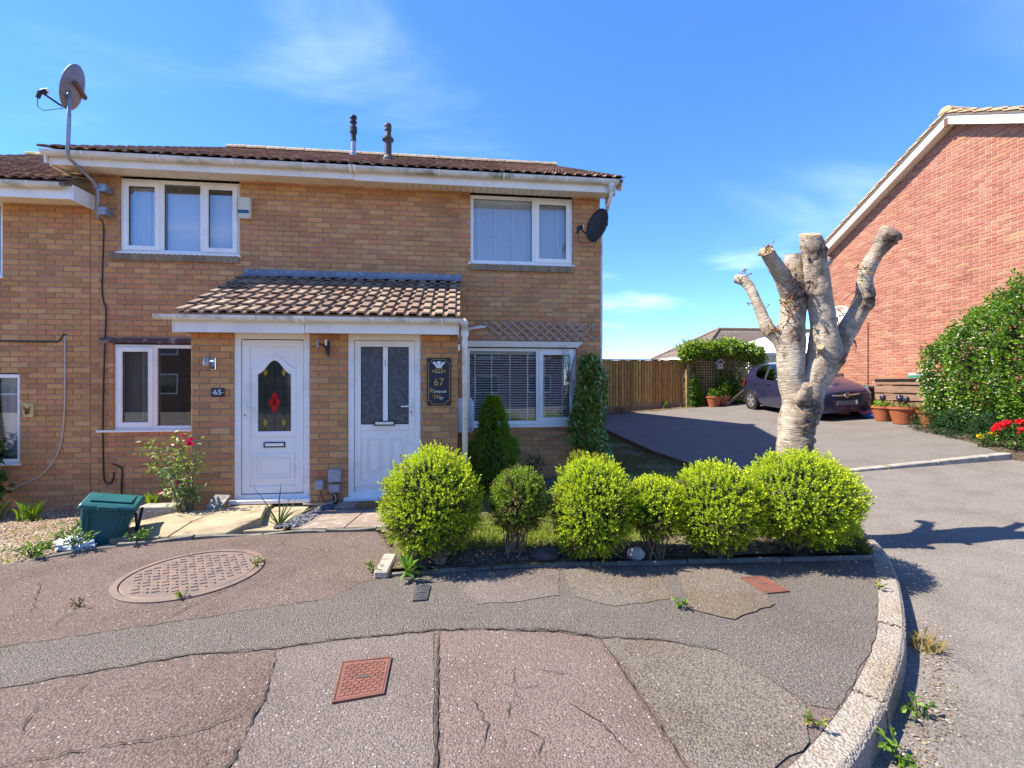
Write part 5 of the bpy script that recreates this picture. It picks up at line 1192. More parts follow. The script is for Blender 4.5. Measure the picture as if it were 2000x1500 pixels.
for i in range(3): m.tube([(1.8,6.98,1.0),(1.72+i*.03,7.03,1.5),(1.70-i*.03,7.0,1.95),(1.66-i*.05,7.0,2.1)], .004, 4)
m.build('stems', m_stem, cl)
# rose at 65
ro = thing('rose_bush', (-3.03, 5.50, -.05), 'straggly rose bush with magenta blooms against the brick pier', 'rose')
r = random.Random(43); st = MB(); m = MB(); ends = []
for i in range(13):
    ex, ez = r.uniform(-3.55, -2.80), r.uniform(.22, .96); mid = Vector((-3.03+(ex+3.03)*.35, 5.5+r.gauss(0,.06), ez*.55)); e = Vector((ex, 5.48+r.gauss(0,.12), ez)); st.tube([(-3.03+r.gauss(0,.02),5.50,-.06), mid, e], [.012,.008,.003], 5); ends.append((mid, e))
st.build('stems', m_stem, ro)
for mid, e in ends:
    for k in range(46):
        u = r.uniform(-.1, 1.05); p = mid.lerp(e, u) + Vector((r.gauss(0,.045), r.gauss(0,.05), r.gauss(0,.035))); d = (rdir(r)+Vector((0,-.3,-.15))).normalized(); lf(m, p, d, d.cross(Vector((r.gauss(0,.5),r.gauss(0,.5),1))).normalized(), r.uniform(.045,.07), .032, jc(r, r.choice([(.17,.28,.06),(.24,.34,.10),(.11,.20,.03),(.30,.36,.16)])))
m.build('leaves', m_leaf, ro, fix=False)
def bloom(par, p, s, c, seed, name='bloom'):
    m = MB(); r = random.Random(seed)
    for k in range(16): d = rdir(r); d.y -= .4; d.normalize(); lf(m, Vector(p)+d*s*.2, d, d.orthogonal().normalized(), s, s*.9, jc(r, c), .2)
    m.build(name, m_petal, par, fix=False)
for i, (p, s) in enumerate([((-2.945,5.38,.865),.045),((-3.23,5.35,.32),.022),((-3.09,5.4,.41),.02),((-3.06,5.45,.93),.018)]): bloom(ro, p, s, (.62,.01,.16), i)
# leafy shrub at the left edge
ls_ = thing('wall_shrub', (-6.25, 6.7, -.27), 'dark green leafy shrub under the window at the left edge', 'shrub')
r = random.Random(44); leafy('foliage', m_leafg, ls_, r, 650, in_ell([(-6.30,6.75,.62,.30,.16,.28),(-6.25,6.78,.15,.24,.14,.24),(-6.42,6.7,.40,.25,.2,.3)], .4), .11, .07, [(.025,.07,.012),(.04,.10,.015),(.08,.16,.02)], .35)
MB().tube([(-6.25,6.75,-.3),(-6.25,6.75,.4)], [.02,.012], 6).build('stem', m_stem, ls_)
# strap leaved plant between the paths
da = thing('strap_leaf_plant', (-1.86, 4.98, .0), 'clump of long strap leaves between the two front paths', 'plant')
m = MB(); r = random.Random(45)
for (dx, dz, h, bend) in [(-.22,.55,.45,0),(.06,.6,.5,0),(.10,.35,.36,.1),(.30,.25,.33,.25),(.38,.12,.25,.3),(-.15,.2,.30,.2),(-.33,.05,.24,.35),(.2,.3,.28,.2),(.02,.3,.25,0),(-.05,.28,.22,0),(.05,.22,.2,.05),(.42,.2,.28,.2),(-.28,.1,.18,.2),(.15,.45,.3,.05)]:
    a = r.uniform(-.12, .12); P = []
    for k in range(6): u = k/5; P.append(Vector((-1.86+r.gauss(0,.004)+dx*u**1.3, 4.98+a*u-.03*u, h*u-bend*h*1.4*u**3)))
    V = []
    for k, p in enumerate(P): ww = .010*(1-.75*(k/5)**2); V += [(p.x-ww, p.y, p.z), (p.x+ww, p.y-.004, p.z)]
    m.add(V, [(2*k, 2*k+1, 2*k+3, 2*k+2) for k in range(5)], jc(r, (.06,.125,.03)))
m.build('leaves', m_leaf, da, fix=False)
# small garden shrubs in front of the window
ys = thing('golden_shrub', (1.5, 5.25, .02), 'golden yellow leaved shrub between hedge and climber', 'shrub')
r = random.Random(46); m = MB()
for i in range(900):
    p, d = in_ell([(1.56,5.25,.36,.30,.22,.28),(1.42,5.3,.55,.1,.1,.12)], .7)(r); shoot(m, r, p, (d+Vector((0,0,.6))).normalized(), .06, 7, .034, .012, (.12,.16,.01), (.42,.42,.03), .8)
m.build('foliage', m_leaf, ys, fix=False); MB().tube([(1.5,5.25,-.03),(1.54,5.25,.35)], .015, 6).build('stem', m_stem, ys)
ss = thing('variegated_shrub', (1.12, 6.62, .03), 'thin variegated shrub against the brick below the front window', 'shrub')
r = random.Random(47); leafy('foliage', m_leaf, ss, r, 330, in_ell([(1.10,6.66,.34,.19,.12,.12),(.98,6.6,.2,.12,.1,.1)], .3), .055, .024, [(.12,.15,.035),(.07,.10,.02),(.25,.24,.10),(.16,.10,.05)], .1)
MB().tube([(1.12,6.62,0),(1.10,6.66,.35)], .008, 5).build('stem', m_stem, ss)
# right hand border
def bedz(x, y): return drive_z(x, y) + .03
BED = [(10.05,9.2),(9.85,8.25),(9.55,7.5),(9.2,6.82),(9.15,6.0),(9.3,5.0),(11.19,4.9),(11.19,9.35)]
MB().prism([(x, y, drive_z(x, y)-.3) for x, y in BED], (0, 0, .32)).build('flower_bed', m_soil, kind=S)
fh = thing('flowering_shrub', (10.55, 7.6, .45), 'tall wall shrub covered in small white blossom against the red gable', 'shrub')
EH = [(10.62,8.50,1.60,.62,.70,1.15),(10.55,7.8,1.85,.75,.85,1.40),(10.5,6.95,2.1,.85,1.0,1.65),(10.45,6.1,2.2,.85,1.0,1.8)]
r = random.Random(48); m = MB(); f = in_ell(EH, .62)
def outside(p, e): return ((p.x-e[0])/e[3])**2 + ((p.y-e[1])/e[4])**2 + ((p.z-e[2])/e[5])**2 > .55
cnt = 0
while cnt < 15000:
    p, d = f(r)
    if sum(0 if outside(p, e) else 1 for e in EH) > 0 or p.x > 11.12 or p.z < .5: continue
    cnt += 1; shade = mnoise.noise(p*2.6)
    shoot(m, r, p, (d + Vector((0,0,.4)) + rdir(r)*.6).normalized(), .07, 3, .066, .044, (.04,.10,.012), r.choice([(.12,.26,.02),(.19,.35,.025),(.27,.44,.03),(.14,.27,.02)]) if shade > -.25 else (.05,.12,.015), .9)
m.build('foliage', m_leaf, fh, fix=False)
m = MB(); cnt = 0
while cnt < 1500:
    p, d = f(r); q = mnoise.noise(p*1.5 + Vector((4, 1, 7)))
    if p.x > 10.9 or any(not outside(p, e) for e in EH) or p.z < .55 or p.z > 2.5 + .9*(9-p.y)*.3 or (q < .02 and not (p.y > 8.5 and p.z < 2.0)): continue
    cnt += 1
    for k in range(4): dd = (d+rdir(r)*.9).normalized(); lf(m, p+d*.03, dd, dd.orthogonal().normalized(), .034, .03, jc(r, (.66,.62,.46), .1))
m.build('blossom', m_petal, fh, fix=False)
st = MB()
for e in EH: st.tube([(e[0],e[1],.3),(e[0],e[1],e[2]),(e[0]-.1,e[1],e[2]+e[5]*.6)], [.05,.035,.015], 6)
st.build('stems', m_stem, fh)
lo = thing('low_shrub', (9.95, 7.9, .45), 'low dense green shrub at the foot of the white blossomed wall shrub', 'shrub')
r = random.Random(49); m = MB(); f2 = in_ell([(10.08,8.55,.62,.34,.50,.32),(9.95,7.9,.62,.38,.55,.36),(9.9,7.3,.62,.4,.45,.34)], .7)
for i in range(2600): p, d = f2(r); shoot(m, r, p, (d+Vector((0,0,.5))+rdir(r)*.4).normalized(), .05, 5, .034, .018, (.012,.045,.012), r.choice([(.04,.11,.03),(.07,.15,.045),(.03,.09,.03)]), .9)
m.build('foliage', m_leaf, lo, fix=False)
def flower_clump(name, base, ctr, rad, n, bl, label, cat, cols, nb, bs, seed):
    t_ = thing(name, base, label, cat); r = random.Random(seed); leafy('leaves', m_leaf, t_, r, n, in_ell([(*ctr, *rad)], .3), .05, .032, [(.05,.12,.02),(.07,.15,.03),(.10,.18,.03)], .1)
    m = MB()
    for i in range(nb):
        d = rdir(r); d.z = abs(d.z)*.9+.1; p = Vector(ctr) + Vector((d.x*rad[0], d.y*rad[1], d.z*rad[2])); c = r.choice(cols)
        for k in range(14): dd = (rdir(r)+Vector((0,0,.4))).normalized(); lf(m, p+dd*bs*.2, dd, dd.orthogonal().normalized(), bs, bs*.9, jc(r, c, .1), .15)
    m.build('blooms', m_petal, t_, fix=False, kind='stuff'); return t_
flower_clump('red_flowers', (9.45,6.75,.36), (9.45,6.70,.58), (.30,.35,.27), 600, 0, 'clump of bright red flowers at the right edge beside the drive', 'flowers', [(.62,.006,.02)], 24, .06, 51)
flower_clump('yellow_flowers', (9.42,7.15,.38), (9.42,7.15,.50), (.18,.16,.15), 240, 0, 'few yellow blooms just left of the red flowers', 'flowers', [(.65,.42,.01)], 5, .045, 52)
# ivy on the trellis
iv = thing('trellis_climber', (9.3, 15.4, .7), 'bright green climber spilling over the top of the trellis', 'climber')
r = random.Random(53); EI = [(8.2,15.35,2.72,.55,.35,.33),(8.9,15.35,2.75,.6,.35,.36),(9.6,15.35,2.78,.6,.4,.40),(10.3,15.3,2.66,.6,.35,.36),(10.7,15.3,2.40,.3,.3,.3),(8.0,15.3,2.5,.3,.25,.25)]
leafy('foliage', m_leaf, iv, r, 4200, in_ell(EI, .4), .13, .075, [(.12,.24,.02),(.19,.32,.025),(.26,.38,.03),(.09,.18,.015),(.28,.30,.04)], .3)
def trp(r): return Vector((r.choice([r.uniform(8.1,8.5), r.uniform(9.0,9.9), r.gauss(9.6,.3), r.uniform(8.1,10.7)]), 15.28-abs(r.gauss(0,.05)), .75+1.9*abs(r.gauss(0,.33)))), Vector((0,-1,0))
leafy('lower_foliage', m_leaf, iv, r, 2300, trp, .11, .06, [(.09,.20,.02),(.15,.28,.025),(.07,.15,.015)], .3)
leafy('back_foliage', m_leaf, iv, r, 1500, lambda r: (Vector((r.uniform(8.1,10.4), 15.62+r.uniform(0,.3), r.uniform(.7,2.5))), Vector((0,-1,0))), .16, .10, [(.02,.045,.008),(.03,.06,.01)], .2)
MB().tube([(9.4,15.42,.6),(9.5,15.44,1.6),(9.3,15.42,2.6)], .02, 6).build('stem', m_stem, iv)

# ------------------------------------------------------------------ grass, gravel, weeds
r = random.Random(61); m = MB()
def blade(m, x, y, z, h, c, wd=.003):
    a = r.uniform(0, 6.28); dx, dy = math.cos(a)*h*r.uniform(.2,.7), math.sin(a)*h*r.uniform(.2,.7); px, py = -math.sin(a)*wd, math.cos(a)*wd
    b = len(m.v); m.v += [(x-px,y-py,z-.01),(x+px,y+py,z-.01),(x+dx*.4,y+dy*.4,z+h*.7),(x+dx,y+dy,z+h)]; m.c += [c]*4; m.f += [(b,b+1,b+2),(b,b+2,b+3)]
GC = [(.20,.32,.03),(.30,.38,.04),(.16,.26,.03),(.40,.36,.10),(.34,.40,.05)]
for i in range(26000):
    x, y = r.uniform(-.55, 4.0), 4.0 + 3.0*r.random()**1.6
    if mnoise.noise(Vector((x*1.2, y*1.2, 0))) < -.30 or not in_front(x, y) or (y < 4.2 and r.random() < .5): continue
    blade(m, x, y, lawn_z(x, y), r.uniform(.03, .075), jc(r, r.choice(GC)))
for i in range(4500):
    x, y = r.uniform(3.0, 4.0), r.uniform(3.52, 4.3)
    if in_front(x, y): blade(m, x, y, lawn_z(x, y)+.01, r.uniform(.03, .09), jc(r, r.choice([(.09,.12,.02),(.13,.15,.03),(.16,.13,.05)])))
for i in range(9000):
    x, y = r.uniform(2.4, 4.0), r.uniform(7.2, 13)
    if mnoise.noise(Vector((x*1.5, y*1.5, 5))) > -.15: blade(m, x, y, lawn_z(x, y), r.uniform(.03, .07), jc(r, r.choice([(.10,.14,.02),(.20,.17,.07),(.14,.17,.03),(.24,.20,.10)])), .004)
for i in range(3500):
    x = r.uniform(-6.5, -3.2); y = pe_y(x) + .06 + (6.9-pe_y(x))*r.random()**1.4
    if mnoise.noise(Vector((x*1.6, y*1.6, 9))) > .12: blade(m, x, y, gard_z(x, y), r.uniform(.02, .06), jc(r, r.choice([(.30,.26,.04),(.22,.23,.03),(.34,.27,.09)])))
m.build('grass', m_leaf, kind='stuff', fix=False)
def pebbles(name, n, fpos, size, cols, mat, seed):
    r = random.Random(seed); m = MB(); O = [(1,0,0),(0,1,0),(-1,0,0),(0,-1,0),(0,0,1),(0,0,-1)]; F = [(0,1,4),(1,2,4),(2,3,4),(3,0,4),(1,0,5),(2,1,5),(3,2,5),(0,3,5)]
    for i in range(n):
        q = fpos(r)
        if q is None: continue
        s = size*r.uniform(.5, 1.4); mt = Matrix.Rotation(r.uniform(0, 6.28), 3, 'Z') @ Matrix.Rotation(r.uniform(-.5, .5), 3, 'X')
        V = [Vector(q) + mt @ Vector((v[0]*s*r.uniform(.7,1.3), v[1]*s*r.uniform(.6,1.1), v[2]*s*r.uniform(.3,.6))) for v in O]; m.add(V, F, jc(r, r.choice(cols), .2))
    return m.build(name, mat, kind='stuff', fix=False)
def gp_(r):
    x = r.uniform(-6.6, -2.7); y = pe_y(x) + .08 + (6.95-pe_y(x)-.08)*r.random()**1.3
    if x > -3.4 and 4.7 < y < 5.6 and x > -3.45: return None
    return (x, y, gard_z(x, y)+.004)
pebbles('gravel', 17000, gp_, .019, [(.40,.31,.20),(.33,.25,.16),(.46,.38,.27),(.28,.21,.14),(.36,.24,.15)], m_stone, 62)
pebbles('slate_chippings', 700, lambda r: (lambda u: (-1.78+.28*u+r.uniform(-.10,.12), 4.86+.82*u, .035+r.uniform(0,.02)))(r.random()), .022, [(.13,.13,.16),(.09,.09,.11),(.20,.20,.24),(.16,.15,.17)], m_stone, 63)
pebbles('dark_gravel', 900, lambda r: (r.uniform(.7,1.5), r.uniform(5.5,6.9), .055), .022, [(.12,.11,.11),(.20,.18,.17),(.30,.28,.26),(.08,.08,.08)], m_stone, 64)
pebbles('soil_crumbs', 1600, lambda r: (r.uniform(-.5,3.4), r.uniform(3.72,4.15), .05), .012, [(.10,.07,.05),(.06,.045,.03),(.16,.12,.09),(.26,.22,.17)], m_stone, 65)
pebbles('road_grit', 700, lambda r: (lambda k, u: (KI[k][0]*(1-u)+KI[k+1][0]*u+.13+r.uniform(0,.14), KI[k][1]*(1-u)+KI[k+1][1]*u-.12-r.uniform(0,.14), -.13))(r.randint(5, 11), r.random()), .008, [(.25,.18,.11),(.18,.13,.09),(.36,.30,.24)], m_stone, 66)
pebbles('drive_edge_debris', 900, lambda r: (lambda x: (x, 15.42-abs(r.gauss(0,.12)), drive_z(x, 15.4)+.01))(r.uniform(4.5,8.8)), .03, [(.20,.12,.06),(.14,.10,.05),(.25,.20,.07)], m_stone, 67)
def weed(name, p, h, n, ls, label, cols, seed, spread=1, grp='weeds sprouting from the paving', lw=.5):
    t_ = thing(name, p, label, 'weed', grp); r = random.Random(seed); m = MB(); st = MB(); P0 = Vector(p)
    k = max(3, n//7)
    for i in range(k):
        a = r.uniform(0, 6.28); e = P0 + Vector((math.cos(a)*h*spread*r.uniform(.2,.9), math.sin(a)*h*spread*r.uniform(.2,.9), h*r.uniform(.5,1.05))); st.tube([P0, P0.lerp(e,.5)+Vector((0,0,h*.1)), e], [.004,.003,.002], 4, c=(.1,.14,.03,1))
        for j in range(7):
            q = P0.lerp(e, r.uniform(.35, 1.05)); d = (rdir(r)+Vector((math.cos(a)*.6, math.sin(a)*.6, .1))).normalized(); lf(m, q, d, d.cross(Vector((r.gauss(0,.4), r.gauss(0,.4), 1))).normalized(), ls*r.uniform(.7,1.25), ls*lw, jc(r, r.choice(cols)), .12)
    m.build('leaves', m_leaf, t_, fix=False); st.build('stems', m_leaf, t_)
G1 = [(.11,.22,.02),(.16,.28,.025),(.08,.16,.02)]; G2 = [(.22,.26,.03),(.28,.30,.04),(.16,.22,.03)]
weed('weed', (-3.66,4.36,.0), .13, 100, .05, 'bright green weed clump at the gravel edge left of the blue plastic', G1, 1, 1.4)
weed('weed', (-3.44,4.52,.0), .24, 80, .06, 'tallest jagged leaved weed in front of the teal bin', [(.09,.17,.03),(.14,.22,.05),(.20,.26,.10)], 2, .7)
weed('weed', (-3.02,4.66,.02), .11, 90, .045, 'spreading weed at the edge of the buff slabs right of the bin', G1, 3, 1.6)
weed('weed', (-.42,3.56,.01), .16, 26, .12, 'broad leaved dock weed at the left end of the bed edging', G1, 4, .7, lw=.42)
weed('weed', (1.473,2.902,.01), .06, 30, .035, 'lone small weed in the middle of the pavement', G1, 5, 1.2)
weed('weed', (3.02,2.98,.01), .07, 26, .03, 'small weed against the top of the curved kerb', G2, 6, 1)
weed('weed', (1.55,1.825,.01), .05, 24, .03, 'small weed beside the kerb near the bottom edge', G2, 7, 1)
weed('weed', (2.22,1.98,-.13), .11, 32, .045, 'weed in the gutter below the kerb face', G1, 8, .9)
weed('weed', (1.86,1.74,-.13), .12, 40, .045, 'lowest gutter weed by the kerb with a tuft of dry grass', G1, 9, 1)
weed('weed', (-2.54,3.37,.0), .06, 30, .022, 'reddish weed on the tarmac left of the manhole', [(.20,.07,.04),(.15,.10,.03)], 10, 1.2)
weed('weed', (-.66,3.70,.0), .10, 60, .03, 'yellowish weed beside the pale stone at the hedge corner', G2, 11, 1.2)
weed('weed', (-1.93,3.43,.0), .05, 40, .025, 'green tuft on the front rim of the manhole', G2, 12, 1.5)
weed('weed', (-1.68,3.98,.0), .05, 60, .025, 'mossy tuft on the right rim of the manhole', [(.24,.24,.04),(.18,.22,.03)], 13, 2)
weed('weed', (5.6,15.38,.5), .16, 26, .09, 'low green weed at the foot of the fence, nearer the house', G1, 14, 1.1)
weed('weed', (7.15,15.36,.63), .32, 40, .10, 'taller weed at the foot of the fence near the trellis', G1, 15, .5)
for i, (x, y, lab) in enumerate([(-5.35,6.35,'grass tuft at the foot of the wall left of the bin'),(-5.9,6.5,'grass tuft under the far left window'),(-3.85,6.3,'grass tuft behind the teal bin'),(2.85,2.52,'dry grass tuft in the gutter by the kerb')]):
    t_ = thing('grass_tuft', (x, y, gard_z(x, y) if x < 0 else -.13), lab, 'grass', 'grass tufts'); m = MB()
    for k in range(46 if x < 0 else 70): blade(m, x+r.gauss(0,.05), y+r.gauss(0,.05), gard_z(x, y) if x < 0 else -.13, r.uniform(.10,.28) if x < 0 else r.uniform(.03,.10), jc(r, (.16,.24,.03) if x < 0 else (.33,.25,.10)), .005)
    m.build('blades', m_leaf, t_, fix=False)
# ------------------------------------------------------------------ fittings on the houses
def dish(name, ctr, face, w_, h_, label, mat, arm_dir, post, matarm=m_black, lnb=.42, cable=True):
    """offset dish: face = direction it looks; w_,h_ radii"""
    t_ = thing(name, post[-1], label, 'satellite dish'); f = Vector(face).normalized(); c = Vector(ctr); s = f.cross(Vector((0, 0, 1))).normalized(); u = s.cross(f).normalized()
    m = MB(); n = 28; V = []; F = []
    rings = 6
    for j in range(rings+1):
        q = j/rings
        for k in range(n): a = 2*math.pi*k/n; V.append(c + s*(w_*q*math.cos(a)) + u*(h_*q*math.sin(a)) + f*(.085*w_/.3*(q*q-1)))
    for j in range(rings): F += [(j*n+k, j*n+(k+1) % n, (j+1)*n+(k+1) % n, (j+1)*n+k) for k in range(n)]
    m.add(V, F); m.add([v - f*.008 for v in V], [x[::-1] for x in F]); b = len(V)
    m.f += [(rings*n+k, rings*n+(k+1) % n, b+rings*n+(k+1) % n, b+rings*n+k) for k in range(n)]
    m.build('reflector', mat, t_, smooth=True, fix=False)
    tip = c + f*lnb - u*(h_*.72); b0 = c - u*(h_*.95)
    MB().tube([b0 - f*.05, b0 + f*.04, tip], .013, 8).build('arm', matarm, t_)
    l = MB(); l.tube([tip - f*.02, tip + (c-tip).normalized()*.07], [.035, .028], 10); l.tube([tip, tip - u*.09], [.026, .024], 8); l.build('receiver', matarm, t_); MB().tube([tip+(c-tip).normalized()*.07, tip+(c-tip).normalized()*.09], .026, 10).build('receiver_cap', m_whitep, t_)
    if cable: MB().tube([tip - u*.09, tip - u*.20 - f*.03, tip - u*.22 - f*.10, b0 - u*.02], .005, 5).build('lead', m_black, t_)
    MB().bar(c - f*.09 - s*w_*.6 + u*.02, c - f*.09 + s*w_*.6 - u*.02, .05, .03, up=f).build('bracket', m_rust, t_)
    return t_
# tall mast dish on 65
mast = [(-4.985,6.93,3.80),(-4.985,6.93,4.20),(-5.0,6.88,4.28),(-5.05,6.66,4.40),(-5.06,6.55,4.44),(-5.035,6.50,4.52),(-5.02,6.50,4.9),(-5.02,6.50,5.42)]
td = dish('satellite_dish', (-5.06,6.60,5.40), (-.93,-.25,.28), .25, .30, 'grey satellite dish on a tall bent mast above the left gutter', M('dish_grey', (.20,.20,.22), (.15,.155,.17), 8, .5), None, [(-4.985,YW,3.9)], lnb=.27)
MB().tube(mast, .022, 10).build('mast', m_steel, td, smooth=True)
for z in (3.90, 4.22): MB().box(-4.97, -4.87, 6.90, YW, z-.05, z+.05).build('wall_bracket', m_steel, td); MB().tube([(-5.03,6.90,z),(-4.94,6.90,z)], .012, 6).build('clamp', m_steel, td)
# black dish on 67
d67 = dish('satellite_dish', (2.10,6.82,3.95), (-.86,-.50,.22), .22, .27, 'black satellite dish on the corner of number 67', M('dish_black', (.035,.035,.038), rough=.5), None, [(2.2,YW,3.95)], lnb=.36)
MB().tube([(2.13,6.88,3.93),(2.2,6.95,3.93),(2.2,YW,3.93)], .016, 8).build('wall_mount', m_black, d67)
dr = dish('satellite_dish', (10.93,12.02,3.50), (-.78,-.62,.2), .27, .29, 'rust stained white satellite dish on the red gable wall', M('dish_white', (.62,.60,.55), (.48,.38,.28), 5, .5), None, [(XG,12.0,3.4)], lnb=.34)
MB().tube([(10.99,12.06,3.45),(11.1,12.0,3.42),(XG,12.0,3.42)], .016, 8).build('wall_mount', m_black, dr)
# alarm box
al = thing('alarm_box', (-3.105, YW, 3.9), 'cream alarm box with a blue strip beside the upstairs window', 'alarm')
MB().prism([(-3.19,YW,4.21),(-3.02,YW,4.21),(-3.02,YW,3.905),(-3.19,YW,3.905)], (0, -.07, 0)).build('case', M('cream_plastic', (.62,.58,.42), rough=.5), al, bevel=.008)
MB().box(-3.185, -3.04, YW-.078, YW-.068, 3.975, 4.02).build('strobe', M('blue_lens', (.01,.10,.17), rough=.2), al)
# meter box
mb = thing('meter_box', (.09, 6.75, .75), 'white meter box with cut corners behind the porch downpipe', 'meter box')
MB().prism([(-.02,6.72,.78),(.17,6.72,.78),(.205,6.72,.82),(.205,6.72,1.24),(.17,6.72,1.285),(-.02,6.72,1.285)], (0, .32, 0)).build('case', m_whitep, mb, bevel=.01)
MB().box(-.035, -.025, 6.70, 7.0, .76, 1.30).build('side_panel', m_whitep, mb)
MB().tube([(.16,6.718,.84),(.175,6.715,.83),(.16,6.715,.82)], .004, 5).build('lock', m_black, mb)
# number plaques
def text(par, s, x, y, z, size, mat, name, shear=0, align='CENTER', sx_=1.0):
    cu = bpy.data.curves.new(name, 'FONT'); cu.body = s; cu.size = size; cu.extrude = .0012; cu.align_x = align; cu.shear = shear; cu.resolution_u = 2
    o = bpy.data.objects.new('t', cu); col.objects.link(o); dg = bpy.context.evaluated_depsgraph_get(); dg.update()
    me = bpy.data.meshes.new_from_object(o.evaluated_get(dg)); bpy.data.objects.remove(o); me.materials.clear(); me.materials.append(mat)
    me.transform(Matrix.Translation(Vector((x, y, z)) - WL[par.name]) @ Matrix.Rotation(R(90), 4, 'X') @ Matrix.Scale(sx_, 4, (1, 0, 0)))
    return link(name, me, par)
q65 = thing('number_plaque', (-2.837, YP, 1.40), 'small dark slate plaque reading 65 on the left pier', 'plaque')
MB().box(-2.911, -2.763, YP-.012, YP+.002, 1.349, 1.452).build('slate', m_slate_sign, q65, bevel=.003)
text(q65, '65', -2.837, YP-.0135, 1.375, .085, m_whitep, 'numeral', sx_=1.15)
for x in (-2.896, -2.778): MB().lathe([(.005,0),(.005,-.003)], (x, YP-.012, 1.40), 8, 'Y').build('dot', m_whitep, q65)
q67 = thing('house_sign', (-.255, YP, 1.23), 'tall black slate sign with gold border, three feathers and number 67', 'sign')
MB().box(-.404, -.108, YP-.018, YP+.002, 1.231, 1.826).build('slate', m_slate_sign, q67, bevel=.004)
ys_ = YP-.0195; x0, x1, z0, z1, k = -.385, -.127, 1.25, 1.807, .045
def corner(cx, cz, a0, a1): return [(cx+k*math.cos(a0+(a1-a0)*i/6), ys_, cz+k*math.sin(a0+(a1-a0)*i/6)) for i in range(7)]
bp = corner(x0, z0, R(90), R(0)) + corner(x1, z0, R(180), R(90)) + corner(x1, z1, R(270), R(180)) + corner(x0, z1, R(360), R(270))
MB().tube(bp + [bp[0]], .003, 5).build('border', m_gold, q67)
fx, fz = -.256, 1.70; fe = MB()
for sg, tilt in ((0, 0), (-1, .55), (1, -.55)):
    base = Vector((fx+sg*.012, ys_, fz)); d = Vector((-math.sin(tilt), 0, math.cos(tilt))); ln = .075 if sg == 0 else .08
    fe.tube([base, base+d*ln*.6, base+d*ln], [.010,.017,.014], 7); e = base + d*ln
    for q in (-1, 1) if sg == 0 else (sg,): fe.tube([e, e+Vector((q*.012,0,.004)), e+Vector((q*.020,0,-.010)), e+Vector((q*.013,0,-.020))], [.008,.008,.007,.003], 6)
for x in (-.03, 0, .03): fe.tube([(fx+x, ys_, fz-.042), (fx+x, ys_, fz-.068)], [.006, .003], 5)
fe.build('feathers', m_whitep, q67)
cn = MB(); cn.tube([(fx-.042,ys_,fz-.004),(fx-.02,ys_,fz+.004),(fx,ys_,fz-.002),(fx+.02,ys_,fz+.004),(fx+.042,ys_,fz-.004)], .006, 6); cn.tube([(fx-.036,ys_,fz-.018),(fx+.036,ys_,fz-.018)], .005, 6)
for sg in (-1, 1): cn.tube([(fx+sg*.03,ys_,fz-.024),(fx+sg*.06,ys_,fz-.030),(fx+sg*.082,ys_,fz-.034),(fx+sg*.085,ys_,fz-.048),(fx+sg*.055,ys_,fz-.052),(fx+sg*.03,ys_,fz-.045)], .005, 5)
cn.build('crown_and_ribbon', m_gold, q67)
text(q67, '67', -.258, ys_, 1.48, .135, m_gold, 'numeral', sx_=.95)
text(q67, 'M', -.352, ys_, 1.392, .075, m_gold, 'initial', .35); text(q67, 'urlande', -.325, ys_, 1.392, .052, m_whitep, 'lettering', .35, 'LEFT')
text(q67, 'W', -.29, ys_, 1.315, .075, m_gold, 'initial', .35); text(q67, 'ay', -.255, ys_, 1.315, .055, m_whitep, 'lettering', .35, 'LEFT')
MB().tube([(-.372,ys_,1.43),(-.365,ys_,1.452),(-.345,ys_,1.448),(-.35,ys_,1.40),(-.37,ys_,1.395),(-.375,ys_,1.42)], .0022, 5).build('flourish', m_gold, q67); MB().tube([(-.33,ys_,1.335),(-.335,ys_,1.365),(-.31,ys_,1.375),(-.30,ys_,1.35)], .0022, 5).build('flourish', m_gold, q67)
for x in (-.392, -.120):
    for z in (1.243, 1.814): MB().lathe([(.005,0),(.004,-.003)], (x, YP-.018, z), 8, 'Y').build('screw', m_steel, q67)
wl_ = thing('wall_light', (-2.90, YP, 1.67), 'stainless steel sensor light above the 65 plaque', 'wall light')
MB().box(-2.912, -2.858, YP-.02, YP+.002, 1.668, 1.81).build('backplate', m_chrome, wl_, bevel=.004); MB().lathe([(.033,0),(.033,.095),(.02,.10)], (-2.935, YP-.06, 1.715), 16).build('tube', m_steel, wl_, smooth=False); MB().bar((-2.915,YP-.03,1.77),(-2.885,YP-.015,1.77), .03, .02).build('arm', m_chrome, wl_); MB().blob((-2.882, YP-.028, 1.69), (.014,.012,.014), 1, 0).build('sensor', m_black, wl_)
ln_ = thing('wall_lantern', (-1.60, YP, 1.83), 'broken dark wall lantern bracket between the two doors', 'wall light')
MB().tube([(-1.59,YP-.03,2.02),(-1.585,YP-.035,1.95),(-1.585,YP-.025,1.88),(-1.582,YP-.015,1.83)], [.022,.026,.020,.004], 8).build('backplate', m_black, ln_); MB().tube([(-1.59,YP-.04,1.95),(-1.63,YP-.09,1.97),(-1.67,YP-.10,1.98)], .010, 6).build('arm', m_black, ln_)
MB().tube([(-1.675,YP-.10,2.03),(-1.68,YP-.10,1.99),(-1.675,YP-.10,1.93)], [.010,.016,.010], 8).build('lamp_holder', m_steel, ln_); MB().tube([(-1.60,YP-.045,2.03),(-1.595,YP-.05,1.96)], [.018,.014], 8).build('glass_stub', m_whitep, ln_)
